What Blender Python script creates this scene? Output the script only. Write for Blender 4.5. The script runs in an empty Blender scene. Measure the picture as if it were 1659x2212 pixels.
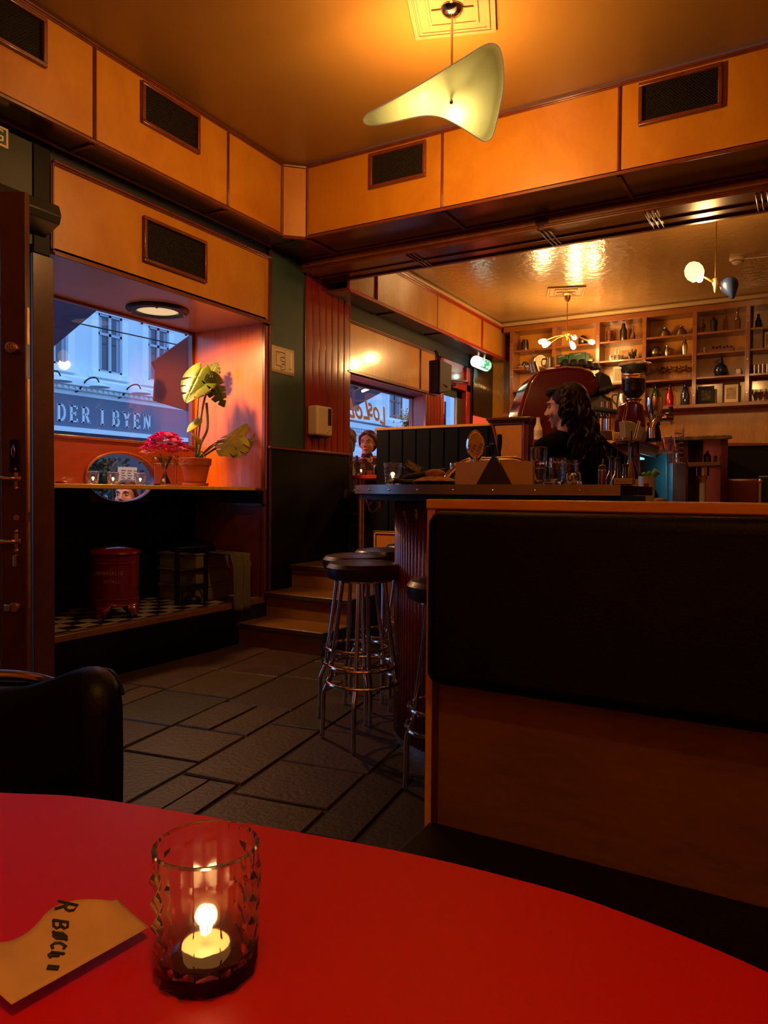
import bpy, bmesh, math, random
from mathutils import Vector, Matrix, Euler
from math import sin, cos, pi, radians as rad
random.seed(7)
S = bpy.context.scene
COL = S.collection
# ---------------------------------------------------------------- camera
cam = bpy.data.cameras.new('camera'); camo = bpy.data.objects.new('camera', cam); COL.objects.link(camo)
CAM = Vector((0, 0, 1.10))
yaw, pit, rol = rad(29.969), rad(1.4364), rad(-0.46355)
Mw = Matrix(((cos(yaw), sin(yaw), 0), (0, 0, 1), (-sin(yaw), cos(yaw), 0)))
Mp = Matrix(((1, 0, 0), (0, cos(pit), sin(pit)), (0, -sin(pit), cos(pit))))
Mr = Matrix(((cos(rol), -sin(rol), 0), (sin(rol), cos(rol), 0), (0, 0, 1)))
R3 = Mr @ Mp @ Mw                      # rows: right, up, forward in world
right, up, fwd = Vector(R3[0]), Vector(R3[1]), Vector(R3[2])
mw = Matrix((( right.x, up.x, -fwd.x, CAM.x), (right.y, up.y, -fwd.y, CAM.y), (right.z, up.z, -fwd.z, CAM.z), (0, 0, 0, 1)))
camo.matrix_world = mw
cam.sensor_fit = 'HORIZONTAL'; cam.sensor_width = 36.0
cam.lens = 1584.55 / 1659 * 36.0
cam.clip_start = 0.02; cam.clip_end = 200
S.camera = camo
# ---------------------------------------------------------------- view
S.view_settings.view_transform = 'Standard'; S.view_settings.look = 'None'
S.view_settings.gamma = 1; S.view_settings.use_curve_mapping = False
S.view_settings.exposure = 0.0
S.cycles.max_bounces = 8; S.cycles.transmission_bounces = 8; S.cycles.transparent_max_bounces = 12
S.cycles.caustics_reflective = False; S.cycles.caustics_refractive = False
S.cycles.sample_clamp_indirect = 4.0
# ---------------------------------------------------------------- dusk sky
W = bpy.data.worlds.new('dusk_sky'); S.world = W; W.use_nodes = True
bg = W.node_tree.nodes['Background']; bg.inputs[0].default_value = (0.25, 0.50, 1.0, 1); bg.inputs[1].default_value = 1.75
# ---------------------------------------------------------------- lamps of the room (the fixtures that carry them are built further down)
def point(name, loc, power, col=(1, .56, .2), r=.03):
    l = bpy.data.lights.new(name, 'POINT'); l.energy = power; l.color = col; l.shadow_soft_size = r
    o = bpy.data.objects.new(name, l); o.location = loc; COL.objects.link(o); return o
WARM = (1, .50, .15)
L_PEND = 50.0       # each bulb of the glass pendant in view
L_PEND2 = 95.0      # each bulb of the unseen twin added to light the foreground table
L_CHAND = 16.0       # each bulb of the five-armed lamp
L_CONE = 30.0
L_PORT = 120.0
# ---------------------------------------------------------------- materials
def new_mat(name):
    m = bpy.data.materials.new(name); m.use_nodes = True
    return m, m.node_tree.nodes, m.node_tree.links, m.node_tree.nodes['Principled BSDF']
def mat(name, col, rough=.5, metal=0, spec=.5, coat=0, crough=.08, var=0, vs=6, st=(1, 1, 1), bump=0, bs=40, em=None, es=0, tr=0, ior=1.45, sheen=0, sss=0, col2=None, bd=.01):
    m, N, L, b = new_mat(name)
    b.inputs['Base Color'].default_value = (*col, 1); b.inputs['Roughness'].default_value = rough
    b.inputs['Metallic'].default_value = metal; b.inputs['Specular IOR Level'].default_value = spec
    b.inputs['Coat Weight'].default_value = coat; b.inputs['Coat Roughness'].default_value = crough
    b.inputs['Transmission Weight'].default_value = tr; b.inputs['IOR'].default_value = ior
    b.inputs['Sheen Weight'].default_value = sheen
    if em: b.inputs['Emission Color'].default_value = (*em, 1); b.inputs['Emission Strength'].default_value = es
    if sss: b.inputs['Subsurface Weight'].default_value = sss; b.inputs['Subsurface Radius'].default_value = (.02, .008, .004)
    if var or bump or col2:
        tc = N.new('ShaderNodeTexCoord'); mp = N.new('ShaderNodeMapping'); mp.inputs['Scale'].default_value = st
        L.new(tc.outputs['Object'], mp.inputs[0])
    if var or col2:
        n = N.new('ShaderNodeTexNoise'); n.inputs['Scale'].default_value = vs; n.inputs['Detail'].default_value = 6; n.inputs['Roughness'].default_value = .6
        L.new(mp.outputs[0], n.inputs['Vector'])
        cr = N.new('ShaderNodeValToRGB'); e = cr.color_ramp.elements
        e[0].position = .32; e[1].position = .7
        c2 = col2 if col2 else tuple(c * (1 - var) for c in col)
        e[0].color = (*c2, 1); e[1].color = (*col, 1)
        L.new(n.outputs['Fac'], cr.inputs[0]); L.new(cr.outputs[0], b.inputs['Base Color'])
    if bump:
        n2 = N.new('ShaderNodeTexNoise'); n2.inputs['Scale'].default_value = bs; n2.inputs['Detail'].default_value = 4
        L.new(mp.outputs[0], n2.inputs['Vector'])
        bp = N.new('ShaderNodeBump'); bp.inputs['Strength'].default_value = bump; bp.inputs['Distance'].default_value = bd
        L.new(n2.outputs['Fac'], bp.inputs['Height']); L.new(bp.outputs[0], b.inputs['Normal'])
        if coat: L.new(bp.outputs[0], b.inputs['Coat Normal'])
    return m
def wood(name, c1, c2, rough=.35, coat=.4, st=(1, 1, 6), vs=3, fine=.35, crough=.15):
    """long soft grain plus fine streaks and darker blotches"""
    m, N, L, b = new_mat(name)
    tc = N.new('ShaderNodeTexCoord'); mp = N.new('ShaderNodeMapping'); mp.inputs['Scale'].default_value = st
    L.new(tc.outputs['Object'], mp.inputs[0])
    n = N.new('ShaderNodeTexNoise'); n.inputs['Scale'].default_value = vs; n.inputs['Detail'].default_value = 8; n.inputs['Distortion'].default_value = 1.2
    L.new(mp.outputs[0], n.inputs['Vector'])
    n2 = N.new('ShaderNodeTexNoise'); n2.inputs['Scale'].default_value = vs * 14; n2.inputs['Detail'].default_value = 3
    L.new(mp.outputs[0], n2.inputs['Vector'])
    ad = N.new('ShaderNodeMath'); ad.operation = 'MULTIPLY_ADD'; ad.inputs[1].default_value = fine; L.new(n2.outputs['Fac'], ad.inputs[0]); L.new(n.outputs['Fac'], ad.inputs[2])
    cr = N.new('ShaderNodeValToRGB'); e = cr.color_ramp.elements
    e[0].position = .38; e[1].position = .85; e[0].color = (*c2, 1); e[1].color = (*c1, 1)
    L.new(ad.outputs[0], cr.inputs[0]); L.new(cr.outputs[0], b.inputs['Base Color'])
    b.inputs['Roughness'].default_value = rough; b.inputs['Coat Weight'].default_value = coat; b.inputs['Coat Roughness'].default_value = crough
    return m
M = {}
M['birch'] = wood('amber_birch', (.56, .235, .012), (.42, .145, .006), .38, .25, (1.2, 1.2, .8), 2.2, .25, .2)
M['birchg'] = wood('glossy_amber_birch', (.52, .23, .03), (.34, .125, .012), .3, .8, (1, 1, .35), 3, .5, .12)
M['maho'] = wood('mahogany', (.17, .035, .010), (.085, .016, .005), .3, .6, (2, 2, 2), 3, .4, .15)
M['mahod'] = wood('dark_mahogany', (.085, .022, .010), (.04, .011, .005), .3, .7, (2, 2, 2), 3, .4, .18)
M['redwood'] = wood('red_lacquered_planks', (.27, .022, .008), (.17, .011, .004), .26, .5, (4, 4, .6), 3, .3, .1)
M['redtrim'] = mat('red_paint', (.32, .018, .010), .3, coat=.5)
M['redboard'] = wood('red_stained_board', (.20, .030, .009), (.13, .015, .005), .4, .3, (2, .5, 4), 3, .4)
M['ceil'] = mat('nicotine_gloss_ceiling', (.32, .165, .035), .38, spec=.5, coat=.3, crough=.3, var=.12, vs=1.2, bump=.12, bs=9)
M['ceil2'] = mat('glossy_back_ceiling', (.42, .26, .09), .35, spec=.5, coat=1, crough=.13, var=.12, vs=1.4, bump=.35, bs=14, bd=.02)
M['cornice'] = mat('cream_cornice', (.42, .30, .15), .4)
M['plaster'] = mat('cream_plaster_rose', (.30, .185, .08), .65)
M['teal'] = mat('teal_painted_wall', (.028, .062, .055), .5, var=.25, vs=3)
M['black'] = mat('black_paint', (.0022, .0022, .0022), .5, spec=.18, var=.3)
M['blackm'] = mat('matt_black', (.008, .008, .008), .6)
M['voidgreen'] = mat('dark_green_paint', (.02, .022, .015), .5)
M['leather'] = mat('black_leatherette', (.0032, .003, .0022), .45, spec=.22, bump=.12, bs=160)
M['leatherb'] = mat('dark_brown_leatherette', (.022, .010, .010), .35, spec=.5, coat=.2, bump=.06, bs=160)
M['chrome'] = mat('chrome', (.75, .72, .68), .12, 1)
M['steel'] = mat('brushed_steel', (.55, .52, .48), .28, 1)
M['steelg'] = mat('grey_steel', (.22, .23, .24), .45, .6)
M['brass'] = mat('brass', (.75, .46, .13), .36, 1, var=.3, vs=20)
M['iron'] = mat('black_iron', (.012, .012, .012), .4, .5)
M['glass'] = mat('clear_glass', (1, 1, 1), .02, tr=1, ior=1.45)
M['redtop'] = mat('red_laminate', (.55, .008, .002), .42, spec=.22)
M['edge'] = mat('worn_table_edge', (.30, .16, .05), .5, col2=(.10, .03, .012), vs=30)
M['kraft'] = mat('kraft_paper', (.62, .37, .14), .7, var=.12, vs=30)
M['ink'] = mat('black_ink', (.02, .022, .016), .6)
M['cream'] = mat('cream_plastic', (.62, .50, .32), .4)
M['paper'] = mat('off_white_paper', (.85, .68, .44), .7)
M['white'] = mat('white_plastic', (.75, .75, .72), .35)
M['terra'] = mat('terracotta', (.42, .095, .03), .75, var=.2, vs=12)
M['soil'] = mat('potting_soil', (.03, .02, .012), .95)
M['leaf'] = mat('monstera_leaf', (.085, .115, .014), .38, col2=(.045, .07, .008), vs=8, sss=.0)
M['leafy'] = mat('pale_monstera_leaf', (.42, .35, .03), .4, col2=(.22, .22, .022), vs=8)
M['stem'] = mat('plant_stem', (.11, .12, .03), .5)
M['pink'] = mat('pink_petals', (.80, .06, .42), .6, col2=(.50, .015, .25), vs=40)
M['pinkl'] = mat('light_pink_petals', (.90, .30, .55), .6)
M['eustem'] = mat('cut_flower_stems', (.25, .22, .04), .5)
M['euleaf'] = mat('grey_green_leaves', (.10, .12, .05), .6)
M['redenamel'] = mat('red_enamel', (.13, .006, .004), .22, coat=.8, crough=.06)
M['oak'] = wood('worn_oak_tread', (.17, .075, .018), (.09, .035, .008), .4, .3, (1, 6, 6), 3, .5)
M['oakr'] = wood('oak_riser', (.22, .095, .014), (.14, .055, .008), .4, .3, (1, 6, 6), 3, .5)
M['oakt'] = wood('golden_oak_frame', (.80, .43, .035), (.62, .31, .02), .3, .6, (1, 6, 6), 3, .4)
M['darktread'] = mat('dark_tread_nosing', (.04, .022, .012), .45)
M['skin'] = mat('skin', (.55, .27, .17), .5, sss=.15)
M['hair'] = mat('brown_hair', (.020, .008, .004), .6, spec=.2, bump=.6, bs=50, st=(1, 1, .3))
M['hairr'] = mat('reddish_brown_hair', (.10, .035, .018), .55, bump=.6, bs=50, st=(1, 1, .3))
M['knit'] = mat('black_knit', (.0025, .0025, .0025), .95, spec=.1)
M['darkcloth'] = mat('dark_brown_cloth', (.03, .018, .012), .85)
M['denim'] = mat('denim', (.06, .10, .18), .8)
M['cloth'] = mat('olive_grey_cloth', (.10, .09, .06), .9)
M['flame'] = mat('flame', (1, .6, .2), .5, em=(1, .62, .22), es=40)
M['bulb'] = mat('lit_bulb', (1, .8, .5), .5, em=(1, .70, .33), es=45)
M['wax'] = mat('wax', (.22, .15, .08), .5, em=(1, .45, .1), es=.10)
M['green'] = mat('lit_green_sign', (.02, .5, .2), .4, em=(.02, .62, .28), es=.6)
M['signw'] = mat('lit_white_sign', (.9, .95, .9), .4, em=(.75, 1, .9), es=1.1)
M['gsign'] = mat('dark_green_sign', (.005, .06, .03), .4)
# ---------------------------------------------------------------- mesh helper
ORG = {}
def tag(o, label=None, cat=None, group=None, kind=None):
    if label: o['label'] = label
    if cat: o['category'] = cat
    if group: o['group'] = group
    if kind: o['kind'] = kind
    return o
def empty(name, loc, label=None, cat=None, group=None, kind=None):
    o = bpy.data.objects.new(name, None); COL.objects.link(o); o.location = loc; o.empty_display_size = .1
    ORG[o] = Vector(loc); return tag(o, label, cat, group, kind)
def frame_of(d):
    d = Vector(d).normalized(); a = Vector((0, 0, 1)) if abs(d.z) < .95 else Vector((1, 0, 0))
    u = d.cross(a).normalized(); v = d.cross(u).normalized(); return u, v
class MB:
    def __init__(s): s.v = []; s.f = []; s.mi = []; s.m = 0; s.T = None
    def add(s, vs, fs):
        n = len(s.v)
        for p in vs:
            p = Vector(p); s.v.append(s.T @ p if s.T else p)
        for f in fs: s.f.append([i + n for i in f]); s.mi.append(s.m)
        return s
    def box(s, a, b):
        x0, y0, z0 = a; x1, y1, z1 = b
        if x0 > x1: x0, x1 = x1, x0
        if y0 > y1: y0, y1 = y1, y0
        if z0 > z1: z0, z1 = z1, z0
        return s.add([(x0, y0, z0), (x1, y0, z0), (x1, y1, z0), (x0, y1, z0), (x0, y0, z1), (x1, y0, z1), (x1, y1, z1), (x0, y1, z1)],
              [(0, 3, 2, 1), (4, 5, 6, 7), (0, 1, 5, 4), (1, 2, 6, 5), (2, 3, 7, 6), (3, 0, 4, 7)])
    def obox(s, c, size, rot=(0, 0, 0)):
        E = Euler(rot).to_matrix() if not isinstance(rot, Matrix) else rot
        h = Vector(size) / 2; vs = []
        for z in (-1, 1):
            for x, y in ((-1, -1), (1, -1), (1, 1), (-1, 1)): vs.append(Vector(c) + E @ Vector((x * h.x, y * h.y, z * h.z)))
        return s.add(vs, [(0, 3, 2, 1), (4, 5, 6, 7), (0, 1, 5, 4), (1, 2, 6, 5), (2, 3, 7, 6), (3, 0, 4, 7)])
    def lathe(s, prof, c=(0, 0, 0), n=24, ax=(0, 0, 1), sx=1, sy=1, closed=False):
        d = Vector(ax).normalized()
        if abs(d.z - 1) < 1e-6: u, v = Vector((1, 0, 0)), Vector((0, 1, 0))
        else: u, v = frame_of(d); v = d.cross(u)
        c = Vector(c); vs = []; idx = []
        for r, z in prof:
            if r <= 1e-6: idx.append([len(vs)]); vs.append(c + d * z)
            else:
                idx.append(list(range(len(vs), len(vs) + n)))
                for k in range(n):
                    a = 2 * pi * k / n; vs.append(c + d * z + u * (r * cos(a) * sx) + v * (r * sin(a) * sy))
        fs = []
        P = list(zip(idx, idx[1:]))
        if closed: P.append((idx[-1], idx[0]))
        for A, B in P:
            for k in range(n):
                k2 = (k + 1) % n
                if len(A) == 1 and len(B) == 1: continue
                if len(A) == 1: fs.append((A[0], B[k], B[k2]) if False else (A[0], B[k2], B[k]))
                elif len(B) == 1: fs.append((A[k], A[k2], B[0]))
                else: fs.append((A[k], A[k2], B[k2], B[k]))
        return s.add(vs, fs)
    def cyl(s, a, b, r, n=16, r2=None):
        a = Vector(a); b = Vector(b); r2 = r if r2 is None else r2; h = (b - a).length
        return s.lathe([(0, 0), (r, 0), (r2, h), (0, h)], a, n, b - a)
    def sph(s, c, r, n=16, rot=None):
        if not hasattr(r, '__len__'): r = (r, r, r)
        vs = []; fs = []; k = n // 2; E = rot if rot else Matrix.Identity(3)
        vs.append(Vector(c) + E @ Vector((0, 0, r[2])))
        for i in range(1, k):
            t = pi * i / k
            for j in range(n):
                a = 2 * pi * j / n; vs.append(Vector(c) + E @ Vector((r[0] * sin(t) * cos(a), r[1] * sin(t) * sin(a), r[2] * cos(t))))
        vs.append(Vector(c) + E @ Vector((0, 0, -r[2])))
        for j in range(n): fs.append((0, 1 + j, 1 + (j + 1) % n))
        for i in range(k - 2):
            o = 1 + i * n
            for j in range(n): fs.append((o + j, o + n + j, o + n + (j + 1) % n, o + (j + 1) % n))
        o = 1 + (k - 2) * n
        for j in range(n): fs.append((o + j, len(vs) - 1, o + (j + 1) % n))
        return s.add(vs, fs)
    def tube(s, pts, r, n=8, closed=False):
        pts = [Vector(p) for p in pts]; m = len(pts)
        rs = r if hasattr(r, '__len__') else [r] * m
        vs = []; fs = []; u = None
        for i, p in enumerate(pts):
            d = (pts[(i + 1) % m] - pts[i - 1]) if closed else (pts[min(i + 1, m - 1)] - pts[max(i - 1, 0)])
            d.normalize()
            if u is None: u, v = frame_of(d)
            else:
                u = (u - d * u.dot(d)).normalized(); v = d.cross(u)
            for k in range(n):
                a = 2 * pi * k / n; vs.append(p + (u * cos(a) + v * sin(a)) * rs[i])
        R = m if closed else m - 1
        for i in range(R):
            A = i * n; B = ((i + 1) % m) * n
            for k in range(n): fs.append((A + k, A + (k + 1) % n, B + (k + 1) % n, B + k))
        if not closed: fs.append(tuple(range(n))[::-1]); fs.append(tuple(range((m - 1) * n, m * n)))
        return s.add(vs, fs)
    def prism(s, poly, ax, a, b):
        i = 'xyz'.index(ax); n = len(poly); vs = []
        for w in (a, b):
            for p in poly: q = list(p); q.insert(i, w); vs.append(q)
        fs = [tuple(range(n))[::-1], tuple(range(n, 2 * n))]
        for k in range(n): fs.append((k, (k + 1) % n, n + (k + 1) % n, n + k))
        return s.add(vs, fs)
    def grid(s, P, close=False):
        h = len(P); w = len(P[0]); vs = [p for row in P for p in row]; fs = []
        for i in range(h - 1):
            for j in range(w - 1 + (1 if close else 0)): fs.append((i * w + j, i * w + (j + 1) % w, (i + 1) * w + (j + 1) % w, (i + 1) * w + j))
        return s.add(vs, fs)
    def build(s, name, m, parent=None, smooth=True, bevel=0, seg=2, sub=0, ang=38, solid=0, kind=None, label=None, org=None, remesh=0, sm=0):
        me = bpy.data.meshes.new(name)
        o = bpy.data.objects.new(name, me); COL.objects.link(o)
        if parent is not None:
            O = ORG[parent]; ORG[o] = O; o.parent = parent
        elif org is not None:
            O = Vector(org); o.location = O; ORG[o] = O
        else:
            xs = [p.x for p in s.v]; ys = [p.y for p in s.v]; zs = [p.z for p in s.v]
            O = Vector(((min(xs) + max(xs)) / 2, (min(ys) + max(ys)) / 2, min(zs))); o.location = O; ORG[o] = O
        me.from_pydata([p - O for p in s.v], [], s.f)
        ms = m if isinstance(m, (list, tuple)) else [m]
        for q in ms: me.materials.append(q)
        if len(ms) > 1: me.polygons.foreach_set('material_index', s.mi)
        bm = bmesh.new(); bm.from_mesh(me); bmesh.ops.recalc_face_normals(bm, faces=bm.faces); bm.to_mesh(me); bm.free()
        if smooth:
            me.polygons.foreach_set('use_smooth', [True] * len(me.polygons)); me.set_sharp_from_angle(angle=rad(ang))
        if remesh:
            d = o.modifiers.new('r', 'REMESH'); d.mode = 'VOXEL'; d.voxel_size = remesh; d.use_smooth_shade = True
        if sm:
            d = o.modifiers.new('s', 'SMOOTH'); d.iterations = sm; d.factor = .6
        if solid: d = o.modifiers.new('s', 'SOLIDIFY'); d.thickness = solid; d.offset = 0
        if bevel: d = o.modifiers.new('b', 'BEVEL'); d.width = bevel; d.segments = seg; d.limit_method = 'ANGLE'; d.harden_normals = False
        if sub: d = o.modifiers.new('u', 'SUBSURF'); d.levels = sub; d.render_levels = sub
        if kind: o['kind'] = kind
        if label: o['label'] = label
        return o
def copy_tree(o, loc=None, rotz=None, label=None, parent=None, scale=None):
    c = o.copy(); COL.objects.link(c)
    if parent is not None: c.parent = parent
    else:
        if loc is not None: c.location = loc
        if rotz is not None: c.rotation_euler = (0, 0, rotz)
        if label: c['label'] = label
        if scale: c.scale = (scale, scale, scale)
    for ch in list(o.children): copy_tree(ch, parent=c)
    return c
def text(name, s, m, parent, loc, rx, ux, size, depth=.001, mirror=False, align='CENTER', font=None, sx=1, shear=0, off=0):
    cu = bpy.data.curves.new(name, 'FONT'); cu.body = s; cu.size = size; cu.extrude = depth; cu.align_x = align; cu.align_y = 'CENTER'; cu.shear = shear; cu.offset = off
    t = bpy.data.objects.new(name, cu); COL.objects.link(t)
    me = bpy.data.meshes.new_from_object(t); bpy.data.objects.remove(t); bpy.data.curves.remove(cu)
    rx = Vector(rx).normalized(); ux = Vector(ux).normalized(); nx = rx.cross(ux)
    if mirror: rx = -rx
    O = ORG[parent] if parent is not None else Vector(loc)
    for v in me.vertices:
        c = v.co.copy(); v.co = Vector(loc) + rx * c.x * sx + ux * c.y + nx * c.z - O
    me.materials.clear(); me.materials.append(m)
    o = bpy.data.objects.new(name, me); COL.objects.link(o)
    if parent is not None: o.parent = parent; ORG[o] = O
    else: o.location = O; ORG[o] = O
    return o
def spline(P, k=8, closed=False):
    P = [Vector(p) for p in P]; n = len(P); out = []
    for i in range(n if closed else n - 1):
        if closed: a, b, c, d = P[i - 1], P[i], P[(i + 1) % n], P[(i + 2) % n]
        else: a, b, c, d = P[max(i - 1, 0)], P[i], P[i + 1], P[min(i + 2, n - 1)]
        for j in range(k):
            t = j / k; out.append(.5 * ((2 * b) + (c - a) * t + (2 * a - 5 * b + 4 * c - d) * t * t + (3 * b - a - 3 * c + d) * t ** 3))
    if not closed: out.append(P[-1])
    return out
ST = 'structure'
# view helper: a sight line of the photograph turned into a place at depth t, or on a plane
def at(x, y, t): return CAM + (right * ((x - 829.5) / 1584.55) + up * ((1106 - y) / 1584.55) + fwd) * t
def on(x, y, ax, v):
    d = at(x, y, 1) - CAM; i = 'xyz'.index(ax); return CAM + d * ((v - CAM[i]) / d[i])
# ================================================================= THE SETTING
WX = -3.57; FX = -3.34; CZ = 3.49; FY = 4.40; BZ = 3.22
# floor of irregular stone slabs
def slabs():
    m, N, L, b = new_mat('stone_slabs')
    at = N.new('ShaderNodeVertexColor'); at.layer_name = 'slab'
    tc = N.new('ShaderNodeTexCoord'); n = N.new('ShaderNodeTexNoise'); n.inputs['Scale'].default_value = 7; n.inputs['Detail'].default_value = 8
    L.new(tc.outputs['Object'], n.inputs['Vector'])
    mx = N.new('ShaderNodeMix'); mx.data_type = 'RGBA'; mx.blend_type = 'MULTIPLY'; mx.inputs['Factor'].default_value = .6
    L.new(at.outputs['Color'], mx.inputs['A']); cr = N.new('ShaderNodeValToRGB'); cr.color_ramp.elements[0].position = .3; cr.color_ramp.elements[0].color = (.45, .42, .40, 1); cr.color_ramp.elements[1].position = .7
    L.new(n.outputs['Fac'], cr.inputs[0]); L.new(cr.outputs[0], mx.inputs['B']); L.new(mx.outputs['Result'], b.inputs['Base Color'])
    b.inputs['Roughness'].default_value = .5; b.inputs['Specular IOR Level'].default_value = .22
    n2 = N.new('ShaderNodeTexNoise'); n2.inputs['Scale'].default_value = 45; n2.inputs['Detail'].default_value = 6; L.new(tc.outputs['Object'], n2.inputs['Vector'])
    bp = N.new('ShaderNodeBump'); bp.inputs['Strength'].default_value = .5; bp.inputs['Distance'].default_value = .006; L.new(n2.outputs['Fac'], bp.inputs['Height']); L.new(bp.outputs[0], b.inputs['Normal'])
    b2 = MB(); rnd = random.Random(3); th = rad(8.5); d1 = Vector((-sin(th), cos(th), 0)); d2 = Vector((cos(th), sin(th), 0)); O = Vector((-2.2, 1.9, 0))
    cols = []; g = .007
    def slab(u0, u1, v0, v1):
        P = [O + d2 * a + d1 * c for a, c in ((u0 + g, v0 + g), (u1 - g, v0 + g), (u1 - g, v1 - g), (u0 + g, v1 - g))]
        P = [p + Vector((rnd.uniform(-.006, .006), rnd.uniform(-.006, .006), 0)) for p in P]
        c = sum(P, Vector()) / 4
        if not (-3.75 < c.x < 1.7 and -2.0 < c.y < 5.2): return
        k = len(b2.v); z = rnd.uniform(-.002, .001)
        b2.add([(p.x, p.y, -.02) for p in P] + [(p.x, p.y, -.006) for p in P] + [tuple((p + (c - p).normalized() * .008)[:2]) + (z,) for p in P],
               [(0, 1, 5, 4), (1, 2, 6, 5), (2, 3, 7, 6), (3, 0, 4, 7), (4, 5, 9, 8), (5, 6, 10, 9), (6, 7, 11, 10), (7, 4, 8, 11), (8, 9, 10, 11)])
        t = rnd.random(); base = Vector((.060, .036, .018)) if t < .45 else (Vector((.040, .034, .022)) if t < .75 else Vector((.065, .033, .028)))
        base *= rnd.uniform(.55, .9); cols.extend([tuple(base)] * 12)
    u = -2.6
    while u < 4.4:
        w = rnd.choice([.28, .36, .40, .34, .44]); v = -4.2 + rnd.uniform(0, .4)
        while v < 4.0:
            l = rnd.choice([.42, .5, .6, .68, .36])
            if rnd.random() < .18: slab(u, u + w * .5, v, v + l); slab(u + w * .5, u + w, v, v + l)
            else: slab(u, u + w, v, v + l)
            v += l
        u += w
    nv = len(b2.v); b2.m = 1; b2.box((-3.9, -2.2, -.06), (1.8, 5.2, -.009))
    cols.extend([(.03, .022, .015)] * 8)
    mortar = mat('mortar', (.022, .016, .011), .9)
    o = b2.build('floor', [m, mortar], None, smooth=False, kind=ST, org=(0, 0, 0))
    ca = o.data.color_attributes.new('slab', 'FLOAT_COLOR', 'POINT')
    for i, c in enumerate(cols): ca.data[i].color = (*c, 1)
slabs()
MB().box((-3.75, 4.72, .43), (1.7, 9.1, .53)).box((-2.7, 4.71, 0), (1.7, 4.75, .53)).build('floor', M['oak'], None, kind=ST)
MB().box((-3.75, -2.1, CZ), (1.7, 4.45, CZ + .05)).build('ceiling', M['ceil'], None, kind=ST)
MB().box((-3.75, 4.8, BZ), (1.7, 9.1, BZ + .05)).build('ceiling', M['ceil2'], None, kind=ST)
MB().box((1.6, -2.1, 0), (1.66, 9.1, CZ)).build('wall_right', M['birch'], None, kind=ST)
MB().box((-3.75, -2.1, 0), (1.66, -2.0, CZ)).build('wall_front', M['birch'], None, kind=ST)
# ---- left wall: mass, recess, panels
wl = empty('wall_left', (WX, 3, 0), kind=ST)
b = MB()
b.box((-3.75, 4.42, 0), (WX - .004, 5.50, CZ)); b.box((-3.83, 5.3, .40), (-3.7, 7.2, .525)); b.box((-3.75, 2.46, 2.39), (WX - .02, 4.44, CZ)); b.box((-3.75, -2.1, 2.45), (WX - .03, 2.5, CZ)); b.box((-3.75, -2.1, 0), (WX - .03, 1.75, CZ))
b.box((-3.75, 5.5, 2.64), (WX - .01, 9.1, CZ)); b.box((-3.84, 5.3, 0), (-3.81, 7.25, 1.19)); b.box((-3.74, 2.46, 0), (WX - .001, 4.42, .27))
b.build('wall_core', M['blackm'], wl, bevel=0)
MB().box((WX, 4.43, 1.46), (WX + .006, 4.86, 2.95)).build('teal_panel', M['teal'], wl)
b = MB()
n = 7; y0, y1 = 4.87, 5.53
for k in range(n):
    a = y0 + (y1 - y0) * k / n; c = y0 + (y1 - y0) * (k + 1) / n
    b.prism([(WX - .01, a + .001), (WX + .011, a + .002), (WX + .016, a + .008), (WX + .0165, (a + c) / 2), (WX + .016, c - .008), (WX + .011, c - .002), (WX - .01, c - .001)], 'z', 1.45, 2.92)
b.box((-3.78, y1, 1.25), (WX + .012, y1 + .02, 2.80))
b.build('red_planks', M['redwood'], wl, bevel=.003)
MB().box((WX + .001, 4.40, 0), (WX + .014, 5.54, 1.435)).build('black_wainscot', M['black'], wl)
MB().box((WX - .02, 4.40, 1.436), (WX + .03, 5.56, 1.455)).build('wainscot_rail', M['maho'], wl, bevel=.004)
MB().box((WX + .001, 4.405, 0.0), (WX + .02, 4.43, 2.94)).box((WX + .001, 4.862, 1.456), (WX + .016, 4.878, 2.93)).build('corner_bead', M['mahod'], wl, bevel=.003)
# amber panel over the niche
def framed(name_p, ax, v, a0, a1, z0, z1, parent, panel=M['birch'], trim=M['maho'], divs=(), w=.018, t=.012, sgn=1, top=True, bottom=True, ends=True):
    """panel lying in plane ax=v between a0..a1 along the other axis"""
    def bx(mb, p0, p1, q0, q1, d0, d1):
        if ax == 'x': mb.box((v + sgn * d0, p0, q0), (v + sgn * d1, p1, q1))
        else: mb.box((p0, v + sgn * d0, q0), (p1, v + sgn * d1, q1))
    e = [a0] + list(divs) + [a1]
    for i in range(len(e) - 1):
        m_ = MB(); bx(m_, e[i] + .001, e[i + 1] - .001, z0, z1, -.012, 0); m_.build(name_p, panel, parent, smooth=False)
    for d in (([a0] if ends else []) + list(divs) + ([a1] if ends else [])):
        m_ = MB(); bx(m_, d - w * .5, d + w * .5, z0 + (w if bottom else 0), z1 - (w if top else 0), 0, t * .8); bx(m_, d - w * .22, d + w * .22, z0 + w, z1 - w, t * .8, t * 1.2); m_.build('divider', trim, parent, bevel=.002)
    if top:
        m_ = MB(); bx(m_, a0, a1, z1 - w, z1, 0, t); bx(m_, a0, a1, z1 - w * .6, z1 + w * .1, t, t * 1.7); m_.build('moulding', trim, parent, bevel=.003)
    if bottom:
        m_ = MB(); bx(m_, a0, a1, z0 - w * .2, z0 + w * .9, 0, t); bx(m_, a0, a1, z0 - w * .5, z0 + w * .3, t, t * 1.9); m_.build('moulding', trim, parent, bevel=.003)
t1 = empty('trim_1', (WX, 3.5, 2.4), kind=ST)
framed('panel', 'x', WX, 2.565, 4.43, 2.385, 2.885, t1, w=.022, t=.014)
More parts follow.
